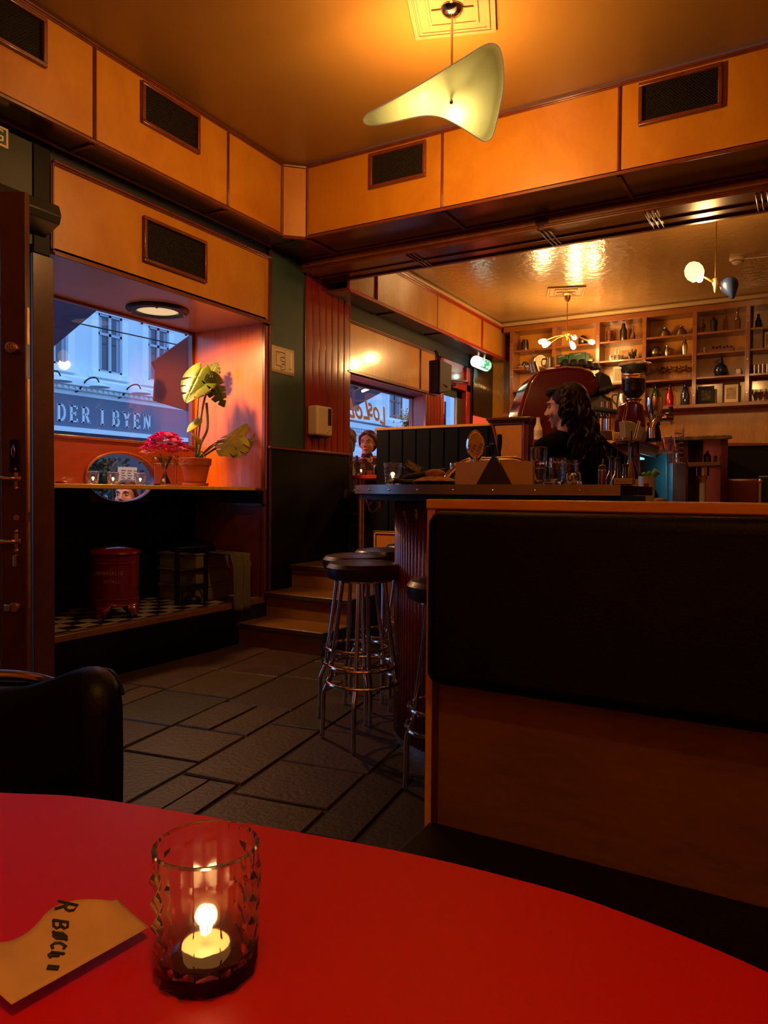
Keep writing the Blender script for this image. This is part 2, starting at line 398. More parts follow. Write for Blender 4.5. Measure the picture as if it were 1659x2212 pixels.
# ---- left frieze
t2 = empty('trim_2', (FX, 2, 2.96), kind=ST)
framed('panel', 'x', FX, -2.0, 4.275, 2.96, 3.48, t2, divs=(-.45, .6, 1.63, 2.66, 3.70), ends=False)
ch0 = Vector((FX, 4.275, 0)); ch1 = Vector((-3.205, 4.405, 0))
m_ = MB(); m_.prism([(ch0.x, ch0.y), (ch1.x, ch1.y), (ch1.x - .02, ch1.y + .02), (ch0.x - .02, ch0.y + .02)], 'z', 2.955, 3.482); m_.build('corner_panel', M['birch'], t2)
for p in (ch0, ch1):
    MB().cyl((p.x, p.y - .002, 2.955), (p.x, p.y - .002, 3.48), .013, 10).build('divider', M['maho'], t2)
for z in (2.96, 3.475):
    MB().tube([(ch0.x, ch0.y, z), (ch1.x, ch1.y, z)], .013, 8).build('moulding', M['maho'], t2)
m_ = MB(); m_.box((WX - .01, -2, 2.965), (FX, 4.41, 2.985)); m_.build('soffit', M['mahod'], t2)
m_ = MB()
for y in (-.45, .6, 1.63, 2.66, 3.70): m_.box((WX + .02, y - .012, 2.953), (FX - .01, y + .012, 2.966))
m_.box((WX + .015, -2, 2.95), (WX + .035, 4.4, 2.966)).build('soffit_batten', M['maho'], t2, bevel=.003)
# ---- front frieze over the opening
t3 = empty('trim_3', (-1, FY, 2.96), kind=ST)
framed('panel', 'y', FY, -3.205, 1.6, 2.96, 3.48, t3, divs=(-2.115, -.985, .15), sgn=-1, ends=False)
m_ = MB(); m_.box((-3.57, FY, 2.965), (1.6, 4.83, 2.985)); m_.build('soffit', M['mahod'], t3)
m_ = MB()
for x in (-3.2, -2.115, -.985, .15): m_.box((x - .012, FY + .01, 2.952), (x + .012, 4.80, 2.966))
m_.box((-3.5, 4.77, 2.955), (1.6, 4.80, 2.966)); m_.build('soffit_batten', M['maho'], t3, bevel=.003)
# ---- lower beam
t4 = empty('trim_4', (-1, 4.9, 2.87), kind=ST)
m_ = MB(); m_.box((-3.72, 4.825, 2.875), (1.6, 5.16, 3.25)); m_.build('beam', M['mahod'], t4, bevel=.004)
for i, (a, c) in enumerate(((-3.70, -1.60), (-1.56, .5), (.54, 1.6))):
    m_ = MB(); m_.box((a + .03, 4.818, 2.912), (c - .02, 4.826, 2.945)); m_.build('amber_strip', M['birchg'], t4)
    m_ = MB(); m_.box((a, 4.812, 2.948), (c, 4.827, 2.962)); m_.box((a, 4.812, 2.892), (c, 4.827, 2.909)); m_.box((a, 4.80, 2.872), (c, 4.827, 2.888)); m_.build('strip_moulding', M['maho'], t4, bevel=.003)
m_ = MB(); m_.box((-3.7, 4.99, 2.865), (1.6, 5.005, 2.877)); m_.box((-3.7, 5.13, 2.862), (1.6, 5.165, 2.876))
m_.build('underside_batten', M['maho'], t4, bevel=.003)
for x in (-2.62, -1.60, -.92, -.30):
    m_ = MB()
    for k in range(3): m_.box((x + k * .03, 4.83, 2.864), (x + k * .03 + .012, 5.15, 2.877))
    m_.build('cross_bead', M['maho'], t4, bevel=.004)
# ---- back room: left frieze, panel, soffit
t5 = empty('trim_5', (FX, 7, 2.78), kind=ST)
framed('panel', 'x', FX, 5.16, 8.87, 2.785, 3.17, t5, panel=M['birchg'], trim=M['redtrim'], divs=(5.62, 8.05), w=.03, t=.016)
MB().box((FX + .001, 6.86, 2.80), (FX + .003, 6.866, 3.16)).build('panel_joint', M['mahod'], t5)
MB().box((WX - .01, 5.16, 2.79), (FX, 8.87, 2.81)).build('soffit', M['maho'], t5)
m_ = MB(); m_.box((FX - .03, 5.16, 3.17), (FX + .03, 8.87, BZ)); m_.box((FX, 8.60, 3.17), (1.6, 8.66, BZ)); m_.build('cornice', M['cornice'], t5, bevel=.02)
m_ = MB()
for y in (6.0, 7.0): m_.box((WX + .01, y - .01, 2.78), (FX, y + .01, 2.792))
m_.build('soffit_batten', M['mahod'], t5, bevel=.003)
t6 = empty('trim_6', (WX, 6.5, 2.2), kind=ST)
framed('panel', 'x', WX, 5.5, 7.30, 2.19, 2.645, t6, panel=M['birchg'], divs=(6.93,), w=.022)
# ---- niche
nc = empty('wall_niche', (-4, 3.4, .3), kind=ST)
MB().box((-4.36, 2.57, 2.385), (WX, 4.385, 2.42)).build('niche_ceiling', mat('painted_niche_ceiling', (.36, .26, .22), .35, coat=.4, crough=.15, var=.15, vs=3), nc)
MB().box((-4.36, 4.385, 1.13), (WX - .005, 4.41, 2.39)).build('niche_side', wood('orange_pine', (.72, .165, .006), (.52, .10, .004), .35, .5, (8, 8, .5), 3, .5, .2), nc)
MB().box((-4.36, 4.385, .3), (WX - .005, 4.41, 1.13)).box((-4.36, 2.54, .3), (WX - .1, 2.57, 2.39)).build('niche_side', M['maho'], nc)
MB().box((-3.60, 4.372, .3), (WX, 4.386, 2.385)).box((-4.3, 4.372, .99), (WX, 4.384, 1.02)).build('niche_bead', M['maho'], nc, bevel=.003)
MB().box((-4.40, 2.5, .27), (WX + .002, 4.385, .285)).build('ledge_core', M['blackm'], nc)
# checkered ledge
m_, N, L, bs_ = new_mat('checkered_tiles'); tc = N.new('ShaderNodeTexCoord'); ck = N.new('ShaderNodeTexChecker'); ck.inputs['Scale'].default_value = 9; ck.inputs[1].default_value = (.34, .30, .25, 1); ck.inputs[2].default_value = (.01, .01, .01, 1)
mp = N.new('ShaderNodeMapping'); mp.inputs['Rotation'].default_value = (0, 0, 0); mp.inputs['Location'].default_value = (0, 0, .05); L.new(tc.outputs['Object'], mp.inputs[0]); L.new(mp.outputs[0], ck.inputs[0]); L.new(ck.outputs[0], bs_.inputs['Base Color']); bs_.inputs['Roughness'].default_value = .3
MB().box((-4.36, 2.56, .285), (-3.62, 4.385, .30)).build('checkered_tiles', m_, nc)
MB().box((-3.62, 2.565, .262), (WX + .012, 4.38, .303)).build('ledge_edge', M['oak'], nc, bevel=.004)
MB().box((WX, 2.57, 0), (WX + .01, 4.07, .262)).build('baseboard_left', M['black'], None, kind=ST)
# niche back: lower board with an oval hole, glass above
w1 = empty('window_1', (-4.32, 3.4, 1.0), kind=ST)
cy_, cz_, ry_, rz_ = 3.655, 1.20, .305, .172
Y0, Y1, Z0, Z1 = 2.57, 4.385, .30, 1.46
P = []; K = 64
m_ = MB()
rim = []; outer = []
for k in range(K):
    a = 2 * pi * k / K; dy, dz = cos(a), sin(a)
    rim.append((cy_ + ry_ * dy, cz_ + rz_ * dz))
    tt = min(((Y1 - cy_) / dy if dy > 1e-9 else 9e9), ((Y0 - cy_) / dy if dy < -1e-9 else 9e9), ((Z1 - cz_) / dz if dz > 1e-9 else 9e9), ((Z0 - cz_) / dz if dz < -1e-9 else 9e9))
    outer.append((cy_ + tt * dy, cz_ + tt * dz))
for X in (-4.30, -4.34):
    pass
fr = [(-4.30, *p) for p in rim]; fo = [(-4.30, *p) for p in outer]; br = [(-4.345, *p) for p in rim]; bo = [(-4.345, *p) for p in outer]
m_.grid([fo, fr, br, bo], close=True); m_.build('lower_board', M['redboard'], w1)
MB().box((-4.30, 2.60, .30), (-4.293, 4.384, 1.022)).box((-4.30, 2.60, 1.022), (-4.293, cy_ - .275, 1.118)).box((-4.30, cy_ + .275, 1.022), (-4.293, 4.384, 1.118)).build('painted_shade_panel', M['black'], w1)  # black sheets put in for the shade on the board below the shelf
# fill the four corners
m_ = MB(); m_.box((-4.345, 2.50, Z0), (-4.302, 2.60, Z1)); m_.box((-4.343, 2.57, .30), (-4.303, 2.62, .5)); m_.box((-4.343, 4.30, .30), (-4.303, 4.385, .45)); m_.box((-4.343, 4.33, 1.40), (-4.303, 4.385, 1.46)); m_.build('corner_filler', M['redboard'], w1)
m_ = MB(); m_.tube([(-4.296, y, z) for y, z in [(cy_ + (ry_ + .008) * cos(2 * pi * k / 48), cz_ + (rz_ + .008) * sin(2 * pi * k / 48)) for k in range(48)]], .009, 8, closed=True); m_.build('oval_rim', M['redboard'], w1)
mg, N, L, bs_ = new_mat('window_glass')
for nn in list(N):
    if nn.type != 'OUTPUT_MATERIAL': N.remove(nn)
tb = N.new('ShaderNodeBsdfTransparent'); gb = N.new('ShaderNodeBsdfGlossy'); gb.inputs['Roughness'].default_value = .02; fz = N.new('ShaderNodeFresnel'); geo_ = N.new('ShaderNodeNewGeometry'); ma_ = N.new('ShaderNodeMath'); ma_.operation = 'MULTIPLY_ADD'; ma_.inputs[1].default_value = 1 / 1.5 - 1.5; ma_.inputs[2].default_value = 1.5; L.new(geo_.outputs['Backfacing'], ma_.inputs[0]); L.new(ma_.outputs[0], fz.inputs['IOR']); mx = N.new('ShaderNodeMixShader')
L.new(fz.outputs[0], mx.inputs[0]); L.new(tb.outputs[0], mx.inputs[1]); L.new(gb.outputs[0], mx.inputs[2]); L.new(mx.outputs[0], [q for q in N if q.type == 'OUTPUT_MATERIAL'][0].inputs[0])
M['pane'] = mg
MB().box((-4.335, 2.60, 1.46), (-4.330, 4.36, 2.385)).build('pane', mg, w1)
MB().box((-4.335, cy_ - ry_ - .01, cz_ - rz_ - .01), (-4.332, cy_ + ry_ + .01, cz_ + rz_ + .01)).build('oval_pane', mg, w1)
MB().box((-4.35, 2.57, 1.455), (-4.29, 4.385, 1.475)).box((-4.345, 2.57, 2.365), (-4.30, 4.385, 2.385)).box((-4.345, 4.355, 1.47), (-4.30, 4.385, 2.37)).build('window_frame', M['maho'], w1, bevel=.003)
# ---- doorway 1 (street door at left)
d1_ = empty('door_1', (WX, 2.3, 0), kind=ST)
MB().box((-3.70, 2.445, 0), (WX + .01, 2.572, 2.36)).build('door_post', M['mahod'], d1_, bevel=.004)
MB().box((-3.68, 2.42, 0), (WX - .03, 2.46, 2.4)).build('door_rebate', M['blackm'], d1_, bevel=.003)
MB().box((-3.63, 2.45, 2.36), (WX + .012, 2.55, 2.93)).build('upper_post', M['black'], d1_, bevel=.004)
MB().box((-3.60, -2, 2.40), (WX + .004, 2.45, 2.93)).build('transom_panel', M['voidgreen'], d1_)
# leaf, standing ajar into the room
dl = empty('door_leaf', (0, 0, 0), kind=ST)
A = Vector((-3.14, 2.12, 0)); Bh = Vector((-3.57, 1.872, 0)); dd = (Bh - A).normalized(); nn_ = Vector((-dd.y, dd.x, 0)); 
if nn_.dot(-A) < 0: nn_ = -nn_
Lw = (Bh - A).length; ORG[dl] = A; dl.location = A; dl.name = 'door_2'
TW = .045
def leafbox(mb, s0, s1, z0, z1, d0, d1):
    P = [A + dd * s0 + nn_ * d0, A + dd * s1 + nn_ * d0, A + dd * s1 + nn_ * d1, A + dd * s0 + nn_ * d1]
    mb.add([(p.x, p.y, z0) for p in P] + [(p.x, p.y, z1) for p in P], [(0, 3, 2, 1), (4, 5, 6, 7), (0, 1, 5, 4), (1, 2, 6, 5), (2, 3, 7, 6), (3, 0, 4, 7)])
DT = 2.475
m_ = MB(); leafbox(m_, 0, .118, .012, DT, -TW, 0); leafbox(m_, Lw - .12, Lw, .012, DT, -TW, 0); leafbox(m_, .118, Lw - .12, DT - .14, DT, -TW, 0); leafbox(m_, .118, Lw - .12, .012, .30, -TW, 0)
M['doorwood'] = wood('brown_door_wood', (.12, .040, .014), (.07, .022, .008), .35, .5, (3, 3, .8), 3, .4)
m_.build('door_frame', M['doorwood'], dl, bevel=.004)
m_ = MB()
for z in (.55, 1.05, 1.55, 2.0): leafbox(m_, .118, Lw - .12, z - .012, z + .012, -.03, -.012)
leafbox(m_, .118, .130, .30, DT - .14, -.035, -.008); m_.build('glazing_bar', M['doorwood'], dl)
m_ = MB(); leafbox(m_, .12, Lw - .12, .30, DT - .14, -.024, -.020); m_.build('pane', mg, dl)
m_ = MB(); leafbox(m_, -.002, 0, 1.0, 1.62, -.034, -.012); leafbox(m_, -.002, 0, 1.78, 1.95, -.034, -.012); leafbox(m_, -.002, 0, .55, .95, -.034, -.012); m_.build('latch_plate', M['brass'], dl)
# hardware
def LP(s, z, d=0): return A + dd * s + nn_ * d + Vector((0, 0, z))
m_ = MB(); m_.cyl(LP(.05, 1.755), LP(.05, 1.755, .04), .026, 20); m_.cyl(LP(.05, 1.755, .04), LP(.05, 1.755, .045), .020, 20); m_.build('lock_cylinder', M['brass'], dl, bevel=.002)
m_ = MB()
for a in range(4): q = LP(.05 + .011 * cos(a * pi / 2), 1.755 + .011 * sin(a * pi / 2), .045); m_.cyl(q, q + nn_ * .002, .003, 8)
m_.build('lock_screws', M['blackm'], dl)
m_ = MB(); leafbox(m_, .028, .072, 1.185, 1.335, 0, .012); m_.build('lock_plate', M['iron'], dl, bevel=.004)
m_ = MB(); m_.tube([LP(.05, 1.31, .014), LP(.044, 1.29, .02), LP(.044, 1.27, .02), LP(.05, 1.25, .014), LP(.056, 1.27, .02), LP(.056, 1.29, .02)], .003, 6, closed=True); m_.build('lock_keyhole', M['steel'], dl)
for z in (1.155, .865):
    m_ = MB(); 
    for a, w, h in ((0, .018, .09), (0, .045, .022)): leafbox(m_, .045 - w / 2, .045 + w / 2, z - h / 2, z + h / 2, 0, .006)
    m_.sph(LP(.045, z + .045, .003), .012, 10); m_.sph(LP(.045, z - .045, .003), .012, 10); m_.build('handle_plate', M['brass'], dl, bevel=.002)
m_ = MB(); m_.tube(spline([LP(.045, 1.155, .005), LP(.045, 1.155, .04), LP(.08, 1.155, .055), LP(.16, 1.155, .055), LP(.3, 1.155, .05)], 5), .010, 10); m_.build('door_handle', M['brass'], dl)
m_ = MB(); m_.tube(spline([LP(.045, .865, .005), LP(.045, .865, .04), LP(.08, .865, .055), LP(.16, .865, .055), LP(.3, .865, .05)], 5), .010, 10); m_.build('door_handle', M['brass'], dl)
m_ = MB(); m_.cyl(LP(.045, .975), LP(.045, .975, .004), .014, 16); m_.cyl(LP(.04, .80), LP(.04, .80, .03), .006, 8); m_.obox(LP(.04, .775, .03), (.012, .012, .05)); m_.build('keyhole_cover', M['brass'], dl)
m_ = MB(); m_.cyl(LP(.045, .56), LP(.045, .56, .035), .022, 18); m_.obox(LP(.07, .56, .045), (.028, .012, .03)); m_.build('lower_lock', M['brass'], dl, bevel=.002)
# second leaf / closer box
dc = empty('door_closer', (WX, 2.4, 2.3), 'dark grey door closer box above the open street door', 'door closer')
M['dgrey'] = mat('dark_grey_metal', (.035, .037, .04), .35, .3)
m_ = MB(); m_.prism([(WX + .006, 2.615), (WX + .13, 2.60), (WX + .15, 2.54), (WX + .135, 2.50), (WX + .006, 2.45)], "y", 1.9, 2.52); m_.build('housing', M['dgrey'], dc, bevel=.006)
MB().box((WX + .02, 2.0, 2.29), (WX + .06, 2.3, 2.345)).build('bracket', M['iron'], dc, bevel=.004)
# ---- window 2 in the back bay
w2 = empty('window_2', (-3.75, 6.3, 1.25), kind=ST)
MB().box((-3.812, 5.34, 1.22), (-3.808, 7.2, 2.17)).build('pane', mg, w2)
MB().box((-3.83, 5.3, 2.165), (WX - .005, 7.22, 2.185)).prism([(-3.83, 7.20), (WX - .005, 7.09), (WX - .005, 7.12), (-3.83, 7.24)], 'z', .53, 2.17).box((-3.83, 5.30, .53), (-3.75, 5.34, 2.17)).build('reveal', mat('mauve_reveal', (.30, .22, .22), .4), w2)
MB().box((-3.83, 5.34, 2.14), (-3.78, 7.2, 2.168)).box((-3.83, 7.17, 1.2), (-3.78, 7.21, 2.15)).box((WX-.02, 7.055, .53), (WX + .012, 7.105, 2.18)).box((-3.83, 5.34, 1.18), (-3.78, 7.2, 1.22)).build('window_frame', M['mahod'], w2, bevel=.004)
b = MB(); y0, y1 = 7.10, 7.42
for k in range(4):
    a = y0 + (y1 - y0) * k / 4; c = y0 + (y1 - y0) * (k + 1) / 4
    b.prism([(WX - .03, a), (WX + .003, a + .004), (WX + .008, a + .016), (WX + .008, c - .016), (WX + .003, c - .004), (WX - .03, c)], 'z', .53, 2.19)
b.build('red_planks', M['redwood'], w2, bevel=.002)
# ---- door 3: the red back door with glass
d3 = empty('door_3', (WX, 7.8, .53), kind=ST)
MB().box((WX - .06, 7.42, .53), (WX + .012, 7.50, 2.62)).box((WX - .06, 8.13, .53), (WX + .012, 8.24, 2.62)).box((WX - .06, 7.42, 2.33), (WX + .012, 8.24, 2.42)).build('door_frame', M['redtrim'], d3, bevel=.006)
MB().box((WX - .07, 7.50, 2.42), (WX - .02, 8.13, 2.64)).build('transom_panel', M['redwood'], d3)
MB().box((WX - .08, 7.50, .53), (WX - .05, 7.55, 2.33)).box((WX - .08, 7.98, .53), (WX - .05, 8.13, 2.33)).box((WX - .08, 7.5, 2.24), (WX - .05, 8.13, 2.33)).box((WX - .08, 7.5, .53), (WX - .05, 8.13, 1.2)).build('door_leaf', mat('dark_green_gloss', (.03, .05, .035), .35), d3, bevel=.004)
MB().box((WX - .07, 7.55, 1.2), (WX - .065, 7.98, 2.24)).build('pane', mg, d3)
MB().box((WX - .05, 7.94, 1.2), (WX - .03, 7.965, 2.24)).build('door_handle', M['brass'], d3)
MB().box((WX + .01, 7.5, 2.335), (WX + .06, 7.72, 2.375)).tube([(WX + .05, 7.6, 2.385), (WX + .09, 7.95, 2.42), (WX + .015, 8.15, 2.43)], .008, 6).build('door_closer_arm', M['iron'], d3)
# reeded corner next to the shelves
rc = empty('wall_reeded', (WX, 8.5, .53), kind=ST)
def reeds(z0, z1, m, nm, dx=0):
    b = MB(); y0, y1 = 8.25, 8.86; n = 16; P0 = []; P1 = []
    for k in range(n):
        a = y0 + (y1 - y0) * k / n; w = (y1 - y0) / n
        for j in range(6):
            t = j / 6; y = a + w * t; x = WX + .045 + dx + .014 * sin(pi * t)
            P0.append((x, y, z0)); P1.append((x, y, z1))
    b.grid([P0, P1]); b.build(nm, m, rc, solid=.004, ang=60)
reeds(2.05, 2.76, mat('reeded_dark_gloss', (.07, .045, .03), .18, .5, coat=.8), 'reeded_panel')
reeds(.53, 2.055, mat('self_glowing_reeded_red_glass', (.5, .06, .03), .15, coat=.8, em=(1, .13, .05), es=.45), 'reeded_glass')  # red shine put into the material as emission, no lamp behind it
MB().box((WX, 8.24, .53), (WX + .03, 8.87, 2.79)).build('backing', M['blackm'], rc)
MB().box((WX, 8.86, .53), (FX + .04, 8.90, 2.79)).build('post', M['birchg'], rc)
# ---- back wall
wb = empty('wall_back', (-1, 8.9, .53), kind=ST)
MB().box((-3.75, 8.90, .53), (1.7, 9.0, BZ)).build('wall_core', M['birchg'], wb)
# ================================================================= FOREGROUND TABLE
TZ = .74
tb = empty('cafe_table', (-.5, .3, 0), 'large rounded red-topped cafe table in the foreground holding a candle glass', 'table')
pts = spline([(x, y, 0) for x, y in [(-.83, .523), (-.72, .57), (-.51, .615), (-.35, .643), (-.24, .652), (-.15, .650), (-.02, .622), (.10, .565), (.19, .48), (.24, .36), (.24, .22), (.18, .09), (.03, 0), (-.2, -.06), (-.6, -.12), (-.95, -.06), (-1.15, .10), (-1.18, .28), (-1.06, .42)]], 8, True)
poly = [(p.x, p.y) for p in pts]
MB().prism(poly, 'z', TZ - .008, TZ).build('tabletop', M['redtop'], tb, bevel=.002, ang=30)
cxp = sum(p[0] for p in poly) / len(poly); cyp = sum(p[1] for p in poly) / len(poly)
MB().prism([(cxp + (x - cxp) * .9985, cyp + (y - cyp) * .9985) for x, y in poly], 'z', TZ - .034, TZ - .008).build('edge_band', M['edge'], tb, ang=30)
MB().lathe([(.0, 0), (.22, 0), (.22, .02), (.05, .05), (.035, .1), (.035, .70), (.12, .706), (0, .706)], (-.45, .26, 0), 28).build('pedestal', M['iron'], tb)
# candle glass with diamond-cut facets
def tumbler(name, c, r0, r1, h, label, n=24, wall=.0035, base=.012, facets=True, group=None, lit=True, power=0, cat='candle glass', parts=True, mg_=None):
    t = empty(name, c, label, cat, group)
    rows = 9; O = []; 
    def ring(r, z, off=0, amp=0):
        out = []
        for k in range(n * 2):
            a = pi * k / n; d = amp * (1 if (k + off) % 2 else -1); out.append((c[0] + (r + d) * cos(a), c[1] + (r + d) * sin(a), c[2] + z))
        return out
    G = [ring(.001, 0)] ; G.append(ring(r0 * .92, 0)); 
    for i in range(rows + 1):
        f = i / rows; z = .004 + f * h * .78; G.append(ring(r0 + (r1 - r0) * z / h, z, i % 2, .0009 * 3.0 if facets else 0))
    G += [ring(r0 + (r1 - r0) * .84, h * .86), ring(r1, h - .002), ring(r1 - wall * .5, h), ring(r1 - wall, h - .002), ring(r0 - wall + (r1 - r0) * .1, base + .008), ring((r0 - wall) * .9, base), ring(.001, base)]
    g = MB().grid(G, close=True); g.build('glass', mg_ or M['glass'], t, ang=8 if facets else 50)
    if lit:
        cn = (c[0], c[1], c[2] + base + .001)
        MB().lathe([(0, 0), (r0 * .48, 0), (r0 * .48, .009), (0, .008)], cn, 20).build('candle', M['wax'], t)
        MB().lathe([(0, 0), (.0035, .003), (.0045, .008), (.0028, .016), (0, .024)], (c[0], c[1], cn[2] + .014), 12).build('flame', M['flame'], t)
        if power: 
            o = point('candle_light', (c[0], c[1], cn[2] + .030), power, (1, .5, .15), .008)
    return t
M['glassf'] = mat('candle_glass', (1, 1, 1), .09, tr=1, ior=1.42)
GC = (-.385, .405, TZ)
tumbler('candle_glass', GC, .0355, .0395, .098, 'diamond-cut glass with a lit candle standing on the red foreground table', power=.45, n=12, mg_=M['glassf'])
# napkin strip with handwriting
nap = empty('paper_napkin_strip', (-.50, .37, TZ), 'crumpled brown paper strip with black handwriting lying on the red table', 'paper strip')
rnd = random.Random(5)
c0, c1, c2, c3 = [on(x_, y_, 'z', TZ + .011) for x_, y_ in ((25, 2170), (322, 2003), (243, 1950), (-85, 2095))]
G = []; nu, nv = 30, 10
def napz(u, v):
    return .011 + v ** 1.5 * (.010 + .004 * sin(u * 9 + 1) + .002 * sin(u * 17))
def napp(u, v):
    e = .010 * sin(u * 8.5) * v + .006 * sin(u * 15 + 1) * v
    a = c0.lerp(c1, u); b_ = c3.lerp(c2, u); p = a.lerp(b_, v); q = (b_ - a).normalized(); p = p - q * e * 1.0; return Vector((p.x, p.y, TZ + napz(u, v)))
for j in range(nv + 1): G.append([napp(i / nu, j / nv) for i in range(nu + 1)])
MB().grid(G).build('sheet', M['kraft'], nap, solid=.0006, ang=80)
# handwriting strokes on the strip: R BOCL and two ticks
def strokes(lines, m, nm, par, r=.0009):
    mb = MB()
    for L_ in lines:
        mb.tube([napp(u, v) + Vector((0, 0, .0012)) for u, v in L_], r, 5)
    mb.build(nm, m, par)
letters = {'R': [[(0, 0), (0, 1), (.5, 1), (.65, .8), (.5, .55), (0, .5)], [(.25, .5), (.7, 0)]], 'B': [[(0, 0), (0, 1), (.45, 1), (.6, .8), (.4, .55), (0, .52), (.5, .5), (.68, .25), (.5, 0), (0, 0)]],
           'O': [[(.35, 0), (.05, .3), (.05, .7), (.35, 1), (.62, .7), (.62, .3), (.35, 0)], [(.0, -.05), (.7, 1.05)]], 'C': [[(.6, .85), (.35, 1), (.05, .6), (.1, .2), (.4, 0), (.65, .15)]], 'L': [[(.1, 1), (.05, .1), (.3, 0), (.6, .2)], [(.35, .7), (.4, .05)]], '"': [[(.1, .9), (.1, .2)], [(.4, .9), (.4, .2)]]}
L_ = []
q_ = 0; tot = 1.0
for ch, w in (('R', .15), (' ', .10), ('B', .15), ('O', .13), ('C', .14), ('L', .14), (' ', .07), ('"', .11)):
    if ch in letters:
        for s_ in letters[ch]:
            L_.append([(.70 - .41 * (q_ + w * p_[0]) + .058 * (p_[1] - .5), .96 - .835 * (q_ + w * p_[0]) - .16 * (p_[1] - .5)) for p_ in s_])
    q_ += w
strokes(L_, M['ink'], 'handwriting', nap, .0011)
# ================================================================= ARMCHAIR
ac = empty('tub_chair', (-1.25, .80, 0), 'black leatherette chair with chrome tube arm across the red table', 'chair')
G = []; cc = Vector((-1.17, .62, 0))
def backp(u, v):      # u 0..1 left to right end, v 0..1 bottom to top
    a = rad(150) + (rad(10) - rad(150)) * u
    R_ = .27; p = Vector((-1.23 + .30 * cos(a) , .57 + .23 * sin(a) ** .8 if sin(a) > 0 else .57, 0))
    return p
path = spline([(-1.62, .50, 0), (-1.56, .66, 0), (-1.42, .76, 0), (-1.22, .80, 0), (-1.05, .81, 0), (-.95, .775, 0)], 6)
n = len(path); sec = []
for i, p in enumerate(path):
    d = (path[min(i + 1, n - 1)] - path[max(i - 1, 0)]).normalized(); nr = Vector((-d.y, d.x, 0)); f = i / (n - 1)
    zt = .735 + .075 * math.exp(-((f - .86) / .20) ** 2); zb = .52 + .03 * (1 - f)
    e = 1
    if f > .93: e = math.sqrt(max(0, 1 - ((f - .93) / .075) ** 2)) if f < 1 else .12
    if f < .05: e = .4
    hz = (zt - zb) / 2; zc = (zt + zb) / 2; th = .035; row = []
    for k in range(20):
        a = 2 * pi * k / 20; ca, sa = cos(a), sin(a)
        q = p + nr * (th * (abs(ca) ** .6) * (1 if ca > 0 else -1) * e); z = zc + hz * (abs(sa) ** .35) * (1 if sa > 0 else -1) * (.82 + .18 * e)
        row.append((q.x, q.y, z))
    sec.append(row)
mb = MB().grid(sec, close=True); mb.f.append(list(range(20))); mb.mi.append(0); mb.f.append([len(mb.v) - 20 + k for k in range(20)]); mb.mi.append(0)
mb.build('backrest', M['leather'], ac, ang=60)
MB().tube([(p.x + .0, p.y + .034, .755 + .06 * math.exp(-((i / (n - 1) - .86) / .20) ** 2) - .018) for i, p in enumerate(path)], .004, 6).build('piping', M['leather'], ac)
MB().lathe([(0, 0), (.20, 0), (.215, .02), (.215, .06), (.19, .08), (0, .085)], (-1.24, .60, .39), 32, sy=.95).build('seat', M['leather'], ac)
for sx_ in (-1, 1):
    for sy_ in (-1, 1):
        MB().tube(spline([(-1.24 + sx_ * .17, .60 + sy_ * .16, .40), (-1.24 + sx_ * .19, .60 + sy_ * .19, .2), (-1.24 + sx_ * .2, .60 + sy_ * .2, .006)], 5), .011, 10).build('leg', M['chrome'], ac)
MB().tube(spline([at(-260, 1560, 1.30), at(-160, 1490, 1.32), at(-60, 1462, 1.34), at(20, 1458, 1.34), at(90, 1468, 1.32), at(150, 1492, 1.28), at(200, 1540, 1.24), at(215, 1640, 1.24)], 6), .0095, 12).build('chrome_arm', M['chrome'], ac)
# ================================================================= BOOTH BENCH
bb = empty('booth_bench', (0, 1.2, 0), 'high-backed booth bench with black cushion and wooden frame', 'bench')
BY = 1.301
M['boothply'] = wood('booth_plywood', (.22, .105, .005), (.13, .058, .003), .38, .35, (1, 4, 4), 2.2, .5, .2)
MB().box((-.65, BY - .004, 0), (-.632, BY + .05, 1.088)).build('end_post', M['oakt'], bb, bevel=.002)
MB().box((-.651, BY - .008, 1.070), (1.15, BY + .058, 1.090)).build('top_rail', M['oakt'], bb, bevel=.003)
MB().box((-.631, BY, .36), (1.15, BY + .03, 1.07)).build('back_panel', M['boothply'], bb)
MB().box((-.632, BY - .010, .45), (-.622, BY, .745)).build('shadow_strip', M['mahod'], bb)
mb = MB(); mb.box((-.630, BY - .055, .735), (1.15, BY - .001, 1.068)); mb.build('back_cushion', M['leather'], bb, bevel=.026, seg=6)
MB().box((-.64, .86, .385), (1.15, BY, .452)).build('seat_cushion', M['leather'], bb, bevel=.012, seg=4)
MB().box((-.60, .92, .0), (1.15, BY - .01, .385)).build('plinth', M['blackm'], bb)
# ================================================================= BAR
bar = empty('bar_counter', (-1.15, 3.2, 0), 'curved bar counter with red reeded front and ribbed metal edge', 'bar counter')
BC = Vector((-1.15, 3.2, 0)); BT = 1.135
def barline(R_, xe=-.53, ye=4.655, n=26):
    L_ = [Vector((BC.x - R_, ye, 0))]
    for k in range(n + 1):
        a = pi + (pi / 2) * k / n; L_.append(Vector((BC.x + R_ * cos(a), BC.y + R_ * sin(a), 0)))
    L_.append(Vector((xe, BC.y - R_, 0))); return L_
def strip(mb, R0, R1, z0, z1, xe=-.53, ye=4.70):
    o = barline(R1, xe, ye); i = barline(R0, xe, ye)
    mb.grid([[(p.x, p.y, z0) for p in i], [(p.x, p.y, z0) for p in o], [(p.x, p.y, z1) for p in o], [(p.x, p.y, z1) for p in i], [(p.x, p.y, z0) for p in i]])
    n = len(o); k = len(mb.v) - 5 * n
    mb.f.append([k, k + n, k + 2 * n, k + 3 * n]); mb.mi.append(mb.m); mb.f.append([k + n - 1, k + 2 * n - 1, k + 3 * n - 1, k + 4 * n - 1]); mb.mi.append(mb.m)
